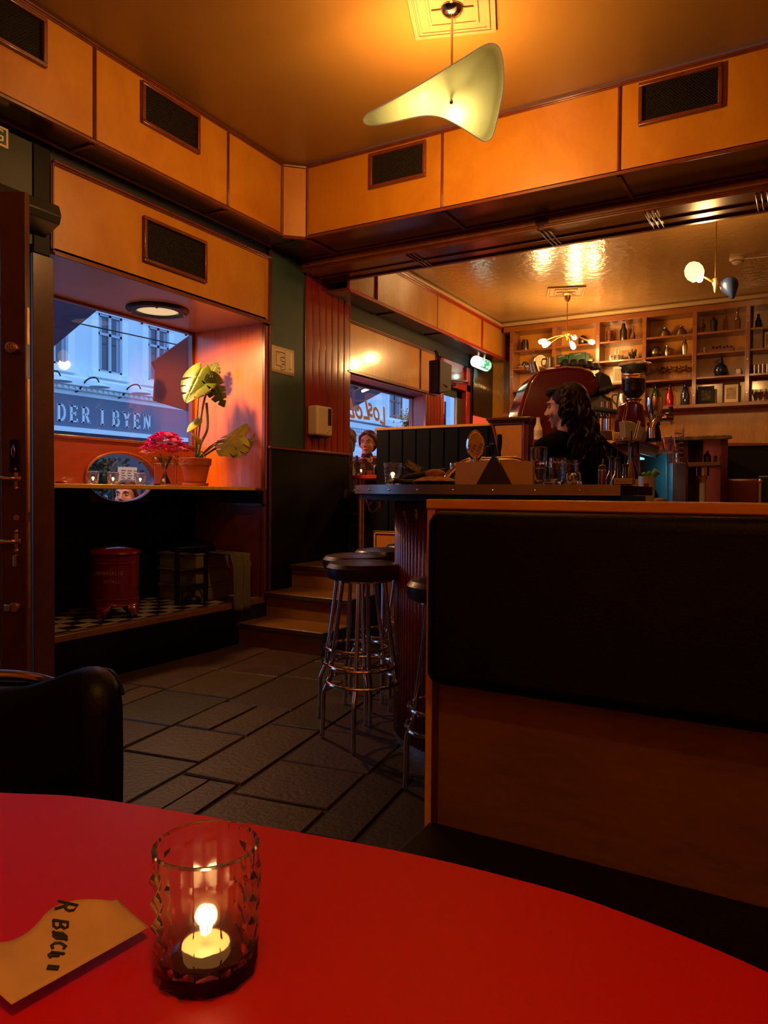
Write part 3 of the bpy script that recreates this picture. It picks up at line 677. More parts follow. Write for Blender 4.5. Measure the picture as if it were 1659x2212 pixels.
mb = MB(); strip(mb, .16, .728, BT - .034, BT - .001); mb.build('counter_top', mat('dark_bar_laminate', (.02, .014, .012), .2, coat=.5), bar)
mb = MB()
strip(mb, .727, .733, BT - .036, BT)
for z in (BT - .033, BT - .0255, BT - .018, BT - .0105, BT - .003): strip(mb, .731, .7365, z - .0022, z + .0022)
strip(mb, .70, .733, BT - .001, BT + .001); mb.build('metal_edge', mat('bar_edge_metal', (.50, .46, .42), .34, .65), bar, ang=30)
pl = barline(.7375); acc = 0; mb = MB(); 
for a, c in zip(pl, pl[1:]):
    L0 = (c - a).length; s0 = 0
    while acc + (L0 - s0) >= .155:
        s0 += .155 - acc; acc = 0; p = a.lerp(c, s0 / L0); nr = Vector(((c - a).y, -(c - a).x, 0)).normalized()
        q = p + Vector((0, 0, BT - .020)); 
        if nr.dot(q - BC) < 0: nr = -nr
        MB().sph(q - nr * .001, .0045, 8).build('edge_screw', M['chrome'], bar)
    acc += L0 - s0
mb = MB(); strip(mb, .30, .715, BT - .062, BT - .036); mb.build('under_edge', M['blackm'], bar)
# reeded front
pl = barline(.54, -.53, 4.66); dist = [0]
for a, c in zip(pl, pl[1:]): dist.append(dist[-1] + (c - a).length)
def along(s):
    for i in range(len(dist) - 1):
        if s <= dist[i + 1]: return pl[i].lerp(pl[i + 1], (s - dist[i]) / (dist[i + 1] - dist[i])), (pl[i + 1] - pl[i]).normalized()
    return pl[-1], (pl[-1] - pl[-2]).normalized()
P0, P1 = [], []; pitch = .026; s = 0; nr_ = int(dist[-1] / pitch)
for k in range(nr_):
    for j in range(6):
        t = j / 6; p, d = along((k + t) * pitch); nn2 = Vector((d.y, -d.x, 0)); 
        if nn2.dot(p - BC - Vector((.2, .2, 0))) < 0: nn2 = -nn2
        q = p + nn2 * (.010 * math.sqrt(max(0, sin(pi * t))) if j else -.004); P0.append((q.x, q.y, .035)); P1.append((q.x, q.y, BT - .06))
mb = MB().grid([P0, P1]); mb.build('reeded_front', M['redwood'], bar, ang=50, solid=.006)
mb = MB(); strip(mb, .30, .547, 0.0, .034, ye=4.66); mb.build('kick_strip', M['steel'], bar)
mb = MB(); strip(mb, .25, .52, .0, BT - .06, ye=4.66); mb.build('carcass', M['blackm'], bar)
def hook(p, label):
    h = empty('coat_hook', p, label, 'hook', 'coat hooks under the bar')
    d = (Vector((p[0], p[1], 0)) - BC).normalized(); d.z = 0
    MB().tube(spline([Vector(p), Vector(p) + d * .03 + Vector((0, 0, .004)), Vector(p) + d * .055 + Vector((0, 0, -.012)), Vector(p) + d * .065 + Vector((0, 0, .012))], 5), .0055, 8).build('upper_prong', M['brass'], h)
    MB().tube(spline([Vector(p) + Vector((0, 0, -.01)), Vector(p) + d * .02 + Vector((0, 0, -.035)), Vector(p) + d * .045 + Vector((0, 0, -.04)), Vector(p) + d * .055 + Vector((0, 0, -.02))], 5), .0045, 8).build('lower_prong', M['brass'], h)
    MB().obox(Vector(p) + Vector((0, 0, -.004)), (.014, .014, .045)).build('back_plate', M['brass'], h, bevel=.002)
a = rad(243); hook((BC.x + .556 * cos(a), BC.y + .556 * sin(a), 1.02), 'brass coat hook on the red reeded bar front beside the booth post')
a = rad(231); hook((BC.x + .66 * cos(a), BC.y + .66 * sin(a), 1.066), 'small hook hanging under the metal bar edge')
# ================================================================= STOOLS
def stool(loc, label, rz=0):
    t = empty('bar_stool', loc, label, 'bar stool', 'bar stools around the bar'); x, y, _ = loc
    MB().lathe([(0, .722), (.140, .722), (.158, .728), (.165, .745), (.165, .775), (.150, .792), (.10, .800), (0, .804)], (x, y, 0), 40).build('seat', M['leatherb'], t)
    MB().lathe([(.0, .714), (.128, .714), (.128, .723), (0, .723)], (x, y, 0), 40).build('seat_ring', M['chrome'], t)
    MB().tube([(x + .148 * cos(a_ * pi / 20), y + .148 * sin(a_ * pi / 20), .786) for a_ in range(40)], .004, 6, closed=True).build('piping', M['leatherb'], t)
    for k in range(4):
        a_ = rz + k * pi / 2
        def P_(r, z): return (x + r * cos(a_), y + r * sin(a_), z)
        MB().tube(spline([P_(.095, .716), P_(.12, .50), P_(.142, .34), P_(.152, .265), P_(.178, .20), P_(.180, .10), P_(.184, .006)], 4), .0105, 10).build('leg', M['chrome'], t)
    for z, r in ((.34, .153), (.268, .162)):
        MB().tube([(x + r * cos(a_ * pi / 24), y + r * sin(a_ * pi / 24), z) for a_ in range(48)], .0075, 8, closed=True).build('foot_ring', M['chrome'], t)
    return t
s0 = stool((-1.70, 2.77, 0), 'nearest whole bar stool with dark round seat, left of the curved bar', rad(20))
for loc, rz, lb in (((-1.93, 3.075, 0), .5, 'bar stool half hidden directly behind the nearest stool'), ((-2.0, 3.47, 0), .15, 'farthest bar stool, by the steps'), ((-1.09, 2.385, 0), -.35, 'bar stool mostly hidden behind the booth end post'), ((-2.05, 3.90, 0), .3, 'dark bar stool against the red reeded front beside the small wood panel')):
    copy_tree(s0, loc=loc, rotz=rz, label=lb)
# ================================================================= STAIRS
st = empty('staircase', (-3.2, 4.07, 0), 'three worn wooden steps leading up beside the black wainscot', 'steps')
ys = [4.07, 4.38, 4.70]; zs = [.16, .345, .53]
for i in range(3):
    x0 = -3.555; x1 = -2.80
    MB().box((x0, ys[i], 0 if i == 0 else zs[i - 1]), (x1, ys[i] + (.30 if i < 2 else .012), zs[i] - .03)).build('riser', M['oakr'], st)
    MB().box((x0, ys[i] - .025, zs[i] - .03), (x1 + .005, (ys[i + 1] if i < 2 else 4.74), zs[i])).build('tread', M['oak'], st, bevel=.004)
    MB().box((x0, ys[i] - .028, zs[i] - .034), (x1 + .004, ys[i] + .004, zs[i] - .003)).build('nosing', M['darktread'], st, bevel=.003)
MB().box((-2.80, 4.04, 0), (-2.775, 4.72, .16)).box((-2.80, 4.37, .16), (-2.775, 4.72, .345)).build('side_board', M['blackm'], st)
# ================================================================= PARTITION, PODIUM, LOW BOX
pt = empty('plank_partition', (-2.4, 4.77, .53), 'black tongue-and-groove partition with an orange wood top rail behind the bar', 'partition')
b = MB(); n = 9; x0, x1 = -2.815, -1.80
for k in range(n):
    a = x0 + (x1 - x0) * k / n; c = x0 + (x1 - x0) * (k + 1) / n
    b.prism([(a + .003, 4.758), (a + .008, 4.753), (c - .008, 4.753), (c - .003, 4.758), (c - .003, 4.775), (a + .003, 4.775)], 'z', .0, 1.575)
b.box((x0, 4.765, .0), (x1, 4.80, 1.575)); b.build('planks', M['black'], pt)
MB().box((-2.825, 4.745, 1.572), (-1.79, 4.81, 1.592)).build('top_rail', M['oakt'], pt, bevel=.004)
pd = empty('tapered_cabinet', (-1.72, 4.7, .53), 'tapered amber-panelled cabinet with dark moulded top at the end of the black partition', 'cabinet')
b = MB(); q = [(-1.885, 1.60), (-1.60, 1.60), (-1.60, 1.14), (-1.76, 1.14)]
MB().prism([(-1.88, 1.60), (-1.61, 1.60), (-1.61, 1.10), (-1.75, 1.10)], 'y', 4.70, 4.90).build('body', M['maho'], pd)
MB().prism([(-1.845, 1.565), (-1.655, 1.565), (-1.655, 1.10), (-1.735, 1.10)], 'y', 4.696, 4.70).build('panel', M['birch'], pd)
MB().tube([(-1.868, 4.695, 1.59), (-1.735, 4.695, 1.10)], .007, 6).build('moulding', M['maho'], pd)
MB().box((-1.645, 4.688, 1.10), (-1.632, 4.70, 1.595)).box((-1.875, 4.688, 1.572), (-1.632, 4.70, 1.583)).build('moulding', M['maho'], pd, bevel=.003)
MB().box((-1.90, 4.67, 1.598), (-1.585, 4.93, 1.618)).box((-1.89, 4.68, 1.585), (-1.59, 4.92, 1.6)).build('top', M['mahod'], pd, bevel=.005)
MB().box((-1.75, 4.72, .53), (-1.61, 4.90, 1.1)).build('base', M['maho'], pd)
lbx = empty('low_wood_panel', (-2.7, 4.69, .53), 'small amber panel with red frame standing low at the foot of the black partition', 'panel')
a0 = on(806, 1146, 'y', 4.68); a1 = on(862, 1190, 'y', 4.68)
MB().box((a0.x, 4.68, .53), (-2.3, 4.72, a0.z)).build('frame', M['maho'], lbx, bevel=.003)
MB().box((a0.x + .035, 4.672, .53), (-2.3, 4.682, a0.z - .035)).build('panel', M['birch'], lbx)
MB().box((a0.x + .012, 4.674, .53), (a0.x + .02, 4.682, a0.z - .012)).box((a0.x + .012, 4.674, a0.z - .02), (-2.3, 4.682, a0.z - .012)).build('bead', M['oakt'], lbx)
# ================================================================= ON THE BAR
def onbar(x, y=1050, yy=2.56): 
    p = on(x, y, 'y', yy); return Vector((p.x, yy, BT + .001))
p = at(848, 1050, 2.95); tumbler('candle_glass', (p.x, p.y, BT + .001), .031, .038, .088, 'lit candle glass standing on the left curve of the bar', power=.12, n=14, mg_=M['glassf'])
bx_ = empty('menu_box', (-1.0, 2.6, BT), 'cream folded card box with a dark grey triangle standing on the bar', 'card box')
p0, p1 = onbar(983, yy=2.58), onbar(1150, yy=2.58); hh = .088
MB().box((p0.x, 2.58, BT + .001), (p1.x, 2.605, BT + hh)).build('box', M['paper'], bx_, bevel=.001)
tc_ = onbar(1068, yy=2.575).x; w = .068
tri = [(tc_ - w, BT + .002), (tc_ + w, BT + .002), (tc_ + .014, BT + .098), (tc_ + .006, BT + .107), (tc_ - .004, BT + .107), (tc_ - .012, BT + .098)]
MB().prism(tri, 'y', 2.560, 2.578).build('triangle', mat('dark_grey_card', (.055, .045, .04), .6), bx_, bevel=.001)
# glasses upside down
def upturned(c, r, h, label, first=None):
    if first: return copy_tree(first, loc=c, label=label)
    g = tumbler('drinking_glass', c, r, r * .9, h, label, n=14, facets=False, lit=False, cat='glass', group='upturned glasses on the bar', wall=.003); return g
M['thin'] = mat('bar_glass', (1, 1, 1), .03, tr=1, ior=1.35)
GL = [(1163, 2.66, .036, .075, 'lower glass of the taller stack beside the cream card box'), (1192, 2.60, .033, .062, 'short upturned glass in front of the middle of the glass cluster'), (1204, 2.73, .037, .105, 'large faceted glass in the middle of the glass cluster'), (1229, 2.80, .036, .100, 'tall glass behind the rightmost short glass'), (1238, 2.62, .031, .048, 'rightmost short upturned glass with a round mark')]
for x, yy, r, h, lb in GL:
    c = onbar(x, yy=yy); tumbler('drinking_glass', c, r, r * .88, h, lb, n=14, facets=(h > .07), lit=False, cat='glass', group='upturned glasses on the bar', mg_=M['thin'])
c = onbar(1163, yy=2.66); tumbler('drinking_glass', (c.x, c.y, c.z + .0765), .030, .034, .066, 'upper glass standing on the stack beside the cream card box', n=14, facets=False, lit=False, cat='glass', group='upturned glasses on the bar', mg_=M['thin'])
c = onbar(1238, yy=2.62); MB().tube([(c.x + .012 * cos(k * pi / 8), c.y - .032, c.z + .022 + .012 * sin(k * pi / 8)) for k in range(16)], .0022, 6, closed=True).build('round_mark', M['white'], list(o for o in bpy.data.objects if o.name.startswith('drinking_glass') and 'round mark' in o.get('label', ''))[0])
# bread-like pastry in a tray, dark tongs
br = empty('bread_tray', at(935, 1050, 2.9), 'folded flatbread on a dark tray beside the cream card box', 'bread')
p = Vector((at(940, 1050, 2.9).x, at(940, 1050, 2.9).y, BT))
MB().lathe([(0, 0), (.085, 0), (.095, .014), (.09, .014), (.08, .006), (0, .006)], p + Vector((.0, 0, .001)), 28).build('tray', M['iron'], br)
M['bread'] = mat('baked_bread', (.62, .33, .09), .7, col2=(.35, .14, .03), vs=25, bump=.3, bs=60)
G = []
for i in range(9):
    for_ = []
    for j in range(41):
        a = 2 * pi * j / 40; f = i / 8; r_ = .078 * (1 - f ** 2.2) + .004; w_ = 1 + .07 * sin(a * 9 + i) 
        for_.append((p.x + r_ * w_ * cos(a) * 1.15, p.y + r_ * w_ * sin(a) * .8, p.z + .010 + .026 * f + .003 * sin(a * 11)))
    G.append(for_)
MB().grid(G).build('bread', M['bread'], br)
MB().sph(p + Vector((-.01, .02, .045)), (.045, .028, .02), 14).build('bread_roll', M['bread'], br)
tg = empty('tongs', at(890, 1050, 2.95), 'black handled serving tongs lying beside the bread', 'tongs')
q = at(888, 1050, 2.95); q.z = BT
MB().tube(spline([q + Vector((-.05, -.03, .02)), q + Vector((0, 0, .035)), q + Vector((.07, .04, .05)), q + Vector((.12, .07, .06))], 5), .011, 8).tube(spline([q + Vector((-.05, -.05, .02)), q + Vector((0, -.03, .012)), q + Vector((.09, .02, .02))], 5), .010, 8).build('handles', M['iron'], tg)
MB().tube(spline([q + Vector((-.062, -.035, .02)), q + Vector((-.058, -.04, .002)), q + Vector((-.05, -.055, .02))], 4), .005, 8).build('ring', M['chrome'], tg)
cr_ = empty('card_reader', q, 'small tilted card terminal with bright screen beside the candle glass on the bar', 'card terminal')
E_ = Matrix.Rotation(rad(25), 3, Vector(right)) @ Matrix.Rotation(rad(-35), 3, Vector(fwd))
cc_ = at(893, 1012, 2.98)
MB().obox(cc_, (.075, .045, .012), Matrix((right, fwd, up)).transposed() @ Euler((rad(60), rad(30), 0)).to_matrix()).build('terminal', M['dgrey'], cr_, bevel=.003)
MB().obox(cc_ - Vector(fwd) * .004 + Vector((0, 0, .004)), (.06, .032, .013), Matrix((right, fwd, up)).transposed() @ Euler((rad(60), rad(30), 0)).to_matrix()).build('screen', mat('glossy_screen', (.45, .42, .28), .15, coat=1, var=.7, vs=60), cr_)
MB().cyl(cc_ - Vector((0, 0, .01)), (cc_.x, cc_.y, BT + .001), .008, 10).build('stand', M['iron'], cr_)
# beer taps
tp = empty('beer_tap', at(1027, 1040, 3.15), 'chrome beer tap with an oval lettered badge standing behind the card box', 'beer tap')
b0 = at(1027, 1010, 3.15); b0.z = BT
MB().tube(spline([Vector((b0.x - .12, b0.y - .05, BT)), Vector((b0.x - .10, b0.y - .04, BT + .05)), Vector((b0.x - .03, b0.y - .01, BT + .105)), Vector((b0.x + .05, b0.y + .03, BT + .11)), Vector((b0.x + .16, b0.y + .08, BT + .11)), Vector((b0.x + .21, b0.y + .11, BT + .06)), Vector((b0.x + .22, b0.y + .12, BT))], 6), .017, 12).build('tap_rail', M['chrome'], tp)
bc_ = at(1027, 962, 3.12)
E_ = Matrix((right, fwd, up)).transposed()
MB().cyl((bc_.x, bc_.y, BT + .10), (bc_.x, bc_.y, bc_.z - .045), .012, 12).build('tap_stem', M['chrome'], tp)
mb = MB().lathe([(0, -.006), (.035, -.006), (.041, 0), (.035, .008), (0, .008)], bc_, 28, -fwd); 
for i_, v_ in enumerate(mb.v): d_ = v_ - bc_; mb.v[i_] = bc_ + right * d_.dot(right) * .95 + up * d_.dot(up) * 1.62 + fwd * d_.dot(fwd)
mb.build('badge_frame', M['chrome'], tp)
mb = MB().lathe([(0, -.002), (.032, -.002), (.032, .001), (0, .001)], bc_ - Vector(fwd) * .008, 28, -fwd)
o_ = bc_ - Vector(fwd) * .008
for i_, v_ in enumerate(mb.v): d_ = v_ - o_; mb.v[i_] = o_ + right * d_.dot(right) * .95 + up * d_.dot(up) * 1.65 + fwd * d_.dot(fwd)
mb.build('badge', M['paper'], tp)
rx_ = (right * cos(rad(62)) + up * sin(rad(62))); ux_ = (-right * sin(rad(62)) + up * cos(rad(62)))
text('badge_lettering', 'CE-\nKER-\nLINER', M['ink'], tp, o_ - Vector(fwd) * .0015, rx_, ux_, .021, .0006, align='LEFT').location = tuple(-(rx_ * .034))
for (x_, y_, h_) in ((1053, 975, .05), (1062, 970, .055), (1079, 955, .075)):
    q = at(x_, y_, 3.2)
    MB().lathe([(0, -h_ / 2), (.008, -h_ / 2), (.012, 0), (.011, h_ / 2 - .006), (0, h_ / 2)], q, 14).cyl((q.x, q.y, BT + .11), (q.x, q.y, q.z - h_ / 2 + .004), .006, 10).build('tap_handle', M['iron'], tp)
q = at(1080, 990, 3.2); MB().cyl(q - Vector((0, 0, .015)), q + Vector((0, 0, .008)), .0095, 12).build('tap_collar', M['brass'], tp)
g_ = tumbler('measuring_cup', Vector((at(983, 1030, 3.2).x, at(983, 1030, 3.2).y, BT + .001)), .022, .024, .10, 'small steel cup standing behind the left end of the card box', n=12, facets=False, lit=False, cat='cup', mg_=M['steel'])
# right end of the bar
pm = empty('pepper_mill', onbar(1300, yy=2.60), 'slim wooden pepper mill with metal cap at the right end of the bar', 'pepper mill')
q = onbar(1300, yy=2.60)
MB().lathe([(0, 0), (.014, 0), (.014, .045), (.012, .048), (.014, .052), (.0135, .068), (0, .072)], q, 18).build('body', M['maho'], pm)
MB().cyl(q + Vector((0, 0, .048)), q + Vector((0, 0, .054)), .0145, 18).cyl(q + Vector((0, 0, .07)), q + Vector((.004, 0, .092)), .003, 8).build('cap', M['steel'], pm)
q = onbar(1348, 1063, yy=2.52); q.z = BT - .038
cs = empty('metal_caddy', q, 'ribbed grey metal caddy standing at the right end of the bar edge', 'caddy')
mb = MB().box((q.x - .028, q.y - .02, BT + .001), (q.x + .03, q.y + .03, BT + .022)); mb.build('body', M['steelg'], cs, bevel=.003)
mb = MB()
for k in range(5): mb.box((q.x - .029, q.y - .022, BT + .004 + k * .0038), (q.x + .031, q.y - .019, BT + .006 + k * .0038))
mb.build('ribs', M['chrome'], cs)
# ================================================================= VENT GRILLES, SIGNS, NOTICES
def wire_mesh(name='grille_mesh'):
    m, N, L, b = new_mat('expanded_metal_mesh'); b.inputs['Base Color'].default_value = (.05, .03, .015, 1); b.inputs['Roughness'].default_value = .4; b.inputs['Metallic'].default_value = .6
    return m
M['meshw'] = wire_mesh()
def grille(ax, v, a0, a1, z0, z1, sgn, label):
    loc = (v, (a0 + a1) / 2, z0) if ax == 'x' else ((a0 + a1) / 2, v, z0)
    t = empty('vent_grille', loc, label, 'vent', 'mesh vent grilles in the amber panelling')
    def P(a, z, d): return (v + sgn * d, a, z) if ax == 'x' else (a, v + sgn * d, z)
    def bx(mb, p0, p1, q0, q1, d0, d1): return mb.box(P(p0, q0, d0), P(p1, q1, d1))
    w = .022; mb = MB()
    for s in ((a0, a1, z1 - w, z1), (a0, a1, z0, z0 + w), (a0, a0 + w, z0 + w, z1 - w), (a1 - w, a1, z0 + w, z1 - w)): bx(mb, s[0], s[1], s[2], s[3], 0, .024)
    mb.build('frame', M['maho'], t, bevel=.004)
    bx(MB(), a0 + w, a1 - w, z0 + w, z1 - w, .001, .003).build('backing', M['blackm'], t)
    mb = MB(); H = z1 - z0 - 2 * w; W_ = a1 - a0 - 2 * w; p = .016; k = -H
    while k < W_:
        for dr in (1, -1):
            s0, s1 = max(0, -k), min(H, W_ - k)
            if s1 > s0:
                f = lambda s: P(a0 + w + k + s, (z0 + w + s) if dr > 0 else (z1 - w - s), .012)
                mb.tube([f(s0), f(s1)], .0016, 3)
        k += p
    mb.build('wire_mesh', M['meshw'], t, smooth=False)
grille('x', FX, 1.905, 2.367, 3.205, 3.445, 1, 'leftmost mesh vent grille in the upper amber frieze, cut by the photo edge')
grille('x', FX, 2.972, 3.43, 3.205, 3.445, 1, 'mesh vent grille in the middle of the left upper frieze')
grille('x', WX, 3.19, 3.735, 2.515, 2.795, 1, 'mesh vent grille in the amber panel right above the window niche')
grille('y', FY, -2.667, -2.232, 3.205, 3.445, -1, 'mesh vent grille in the front frieze close to the corner')
grille('y', FY, -.877, -.44, 3.205, 3.445, -1, 'rightmost mesh vent grille in the front frieze')
# exit sign, left edge
sg = empty('exit_sign', on(4, 300, 'x', -3.50), 'green exit sign cut off by the left photo edge above the street door', 'exit sign')
q0, q1 = on(18, 322, 'x', -3.50), on(18, 285, 'x', -3.50)
MB().box((-3.505, q0.y - .42, q0.z), (-3.50, q0.y, q1.z + .012)).build('sign_plate', M['signw2'] if 'signw2' in M else mat('cream_sign_edge', (.75, .62, .4), .5), sg)
MB().box((-3.499, q0.y - .41, q0.z + .012), (-3.498, q0.y - .012, q1.z)).build('green_field', M['gsign'], sg)
text('lettering', 'UTGANG', mat('sign_letters', (.8, .75, .6), .5), sg, (-3.4975, q0.y - .21, (q0.z + q1.z) / 2 + .006), (0, 1, 0), (0, 0, 1), .085, .001, sx=1.05)
MB().box((WX + .004, q0.y - .3, q0.z + .02), (-3.505, q0.y - .28, q1.z - .02)).build('bracket', M['iron'], sg)
# floor plan notice
nt = empty('floor_plan_notice', (WX + .012, 4.59, 2.0), 'cream sheet with a line-drawn floor plan taped to the teal wall', 'notice')
G = []
for j in range(7):
    for_ = []
    for i in range(7): y = 4.435 + .285 * i / 6; z = 2.025 + .205 * j / 6; for_.append((WX + .010 + .004 * (abs(i - 3) / 3) ** 2 * (1 - j / 6), y, z))
    G.append(for_)
MB().grid(G).build('sheet', M['cream'], nt, solid=.001, ang=80)
mb = MB()
def ln(a, b_): mb.tube([(WX + .0145, 4.435 + a[0] * .285, 2.025 + a[1] * .205), (WX + .0145, 4.435 + b_[0] * .285, 2.025 + b_[1] * .205)], .0016, 4)
for a, b_ in (((.2, .8), (.58, .8)), ((.58, .8), (.58, .2)), ((.2, .8), (.2, .28)), ((.2, .28), (.4, .28)), ((.4, .28), (.4, .12)), ((.4, .12), (.58, .2)), ((.4, .62), (.56, .62)), ((.4, .62), (.4, .48)), ((.4, .48), (.56, .48)), ((.45, .38), (.45, .22)), ((.45, .38), (.58, .38)), ((.3, .8), (.3, .7)), ((.76, .25), (.88, .25))): ln(a, b_)
mb.build('plan_lines', M['ink'], nt)
# dangling cord
MBc = MB().tube(spline([at(622, 577, 5.86), at(620, 600, 5.86), at(617, 615, 5.86), at(618, 628, 5.87), at(621, 635, 5.87)], 5), .0035, 6)
tag(MBc.build('cord', M['cream'], None), 'thin pale cord end dangling over the teal wall beside the beam', 'cord')
# sanitizer dispenser
ds = empty('soap_dispenser', (WX + .07, 5.0, 1.56), 'cream plastic wall dispenser with dark window on the red planks', 'dispenser')
mb = MB(); mb.box((WX + .018, 4.885, 1.57), (WX + .125, 5.11, 1.815)); mb.build('body', M['cream'], ds, bevel=.022, seg=5)
MB().box((WX + .12, 5.035, 1.66), (WX + .128, 5.085, 1.80)).build('level_window', M['blackm'], ds, bevel=.003)
MB().box((WX + .03, 4.91, 1.558), (WX + .11, 5.08, 1.572)).build('drip_nozzle', M['iron'], ds, bevel=.004)
for z in (1.60, 1.615): MB().cyl((WX + .125, 5.03 + (z - 1.6) * 1.5, z), (WX + .1275, 5.03 + (z - 1.6) * 1.5, z), .004, 8).build('sensor_dot', M['ink'], ds)
# ================================================================= IN THE NICHE
SZ = 1.142
shf = MB().box((-4.298, 2.60, SZ - .026), (-3.665, 4.382, SZ)); o_ = shf.build('window_shelf', M['oakt'], None, bevel=.003); tag(o_, 'long varnished wooden shelf across the window niche holding candles and plants', 'shelf')
br_ = MB().tube(spline([(-3.69, 4.38, SZ - .03), (-3.69, 4.36, SZ - .05), (-3.70, 4.30, SZ - .055)], 4), .006, 8).build('shelf_bracket', M['iron'], None); tag(br_, 'small black bracket under the right end of the window shelf', 'bracket')
for px, lb in ((201, 'leftmost candle glass on the window shelf'), (244, 'middle candle glass on the window shelf in front of the oval window'), (303, 'right-hand candle glass on the window shelf, next to the vase')):
    c = on(px, 1046, 'x', -3.93); tumbler('candle_glass', (c.x, c.y, SZ), .030, .037, .085, lb, n=12, power=.10, mg_=M['glassf'])
c = on(131, 1040, 'x', -3.8); dd_ = empty('red_dish', (c.x, c.y, SZ), 'small red dish at the left end of the window shelf', 'dish')
MB().lathe([(0, 0), (.028, 0), (.038, .014), (.036, .016), (.026, .005), (0, .004)], (c.x, c.y, SZ), 24).build('bowl', M['redtrim'], dd_)
MB().tube(spline([(c.x, c.y, SZ + .018), (c.x, c.y + .015, SZ + .034), (c.x, c.y + .03, SZ + .036)], 4), .002, 5).build('spoon', M['steel'], dd_)
# vase with pink flowers
c = on(357, 1050, 'x', -3.86); vz = empty('flower_vase', (c.x, c.y, SZ), 'square glass vase with pink carnations on the window shelf', 'vase')
hw = .055; H = .155
G = [[(c.x - hw * a, c.y - hw * a, z), (c.x + hw * a, c.y - hw * a, z), (c.x + hw * a, c.y + hw * a, z), (c.x - hw * a, c.y + hw * a, z)] for a, z in ((.02, SZ), (1, SZ), (1, SZ + H), (.93, SZ + H), (.93, SZ + .012), (.02, SZ + .012))]
MB().grid(G, close=True).build('glass', M['glassf'], vz, bevel=.002)
hb_ = Vector((c.x, c.y, SZ + H - .02)); rnd = random.Random(11)
for k in range(15):
    a = rnd.uniform(0, 2 * pi); r = rnd.uniform(.01, .04); a2 = a + pi + rnd.uniform(-.4, .4); r2 = rnd.uniform(.03, .09)
    MB().tube(spline([(c.x + r * cos(a), c.y + r * sin(a), SZ + .016), hb_ + Vector((0.3 * r * cos(a2), .3 * r * sin(a2), -.01)), (c.x + r2 * cos(a2), c.y + r2 * sin(a2), SZ + H + .05)], 5), .0028, 5).build('flower_stem', M['eustem'], vz)
fl = MB()
for k in range(27):
    a = k * 2.4; r = .028 * math.sqrt(k); p = Vector((c.x + r * cos(a), c.y + r * sin(a) * 1.05, SZ + H + .20 - .125 * (r / .14) ** 2 + rnd.uniform(-.008, .008)))
    f = MB()
    for layer in range(5):
        for j in range(7):
            b0 = rnd.uniform(0, 2 * pi); R_ = .010 + .006 * layer; tl_ = .028 - .005 * layer
            d = Vector((cos(b0), sin(b0), 0)); s_ = Vector((-sin(b0), cos(b0), 0)); q0 = p + d * R_ * .4
            f.add([q0 - s_ * .004, q0 + s_ * .004, q0 + d * R_ + s_ * .011 + Vector((0, 0, tl_)), q0 + d * R_ * 1.25 + Vector((0, 0, tl_ - .003)), q0 + d * R_ - s_ * .011 + Vector((0, 0, tl_))], [(0, 1, 2, 3), (0, 3, 4)])
    f.sph(p + Vector((0, 0, .008)), (.017, .017, .015), 8)
    f.build('flower_head', M['pinkl'] if k % 4 == 1 else M['pink'], vz, smooth=False)
lv = MB()
for k in range(70):
    a = rnd.uniform(0, 2 * pi); r = rnd.uniform(.04, .15); p = Vector((c.x + r * cos(a), c.y + r * sin(a), SZ + H + rnd.uniform(.0, .075) - .02)); d = Vector((cos(a), sin(a), rnd.uniform(-.3, .8))).normalized(); s_ = d.cross(Vector((0, 0, 1))).normalized(); l_ = rnd.uniform(.03, .05)
    lv.add([p, p + d * l_ * .5 + s_ * .010 + Vector((0, 0, .004)), p + d * l_, p + d * l_ * .5 - s_ * .010 + Vector((0, 0, .004))], [(0, 1, 2, 3)])
o_ = lv.build('leaf_sprays', M['euleaf'], vz, smooth=False); o_['kind'] = 'stuff'
# monstera
c = on(422, 1049, 'x', -3.92); mp_ = empty('potted_monstera', (c.x, c.y, SZ), 'tall monstera with split leaves in a terracotta pot on the window shelf', 'potted plant'); C0 = Vector((c.x, c.y, SZ))
MB().lathe([(0, 0), (.088, 0), (.098, .022), (.092, .024), (.082, .008), (0, .008)], C0, 32).build('saucer', M['terra'], mp_)
MB().lathe([(0, .010), (.072, .010), (.105, .155), (.114, .155), (.118, .205), (.108, .207), (.10, .16), (0, .16)], C0, 36).build('pot', M['terra'], mp_)
MB().lathe([(0, .178), (.05, .182), (.104, .175)], C0, 24).build('soil', M['soil'], mp_)
def mleaf(base, tip, nrm, w, m, slits=4, droop=.02, nm='leaf'):
    base, tip = Vector(base), Vector(tip); d = tip - base; L0 = d.length; d.normalize(); nrm = Vector(nrm).normalized(); s_ = d.cross(nrm).normalized(); nrm = s_.cross(d).normalized()
    mb = MB(); n = 44; vs = []; fs = []; rs = 5
    def pos(t, x): return base + d * (t * L0) + s_ * x + nrm * (.12 * w * (1 - (abs(x) / w) ** 1.3) * 1 - droop * t * t * 3 * L0 - .25 * w * (abs(x) / w) ** 2)
    for side in (1, -1):
        o = len(vs)
        for i in range(n + 1):
            t = -.16 + 1.16 * i / n; tt = (t + .16) / 1.16
            hw_ = w * (sin(pi * tt ** .62)) ** .8 if 0 < tt < 1 else 0
            sl = (tt * (slits + 1.2)) % 1; cut = 1
            if slits and .22 < tt < .9 and sl < .17: cut = .42
            e = hw_ * cut; mid0 = 0 if t > 0 else min(hw_ * .9, .10 * w + abs(t) * w * .8)
            for r_ in range(rs + 1):
                x = mid0 + (max(e, mid0) - mid0) * r_ / rs; swe = t + .10 * (x / w)
                vs.append(pos(swe, side * x))
        for i in range(n):
            for r_ in range(rs): a = o + i * (rs + 1) + r_; fs.append((a, a + 1, a + rs + 2, a + rs + 1))
    mb.add(vs, fs); return mb.build(nm, m, mp_, solid=.0012, ang=70)
def pp_(x, y, dx=0): return on(x, y, 'x', -3.92 + dx)
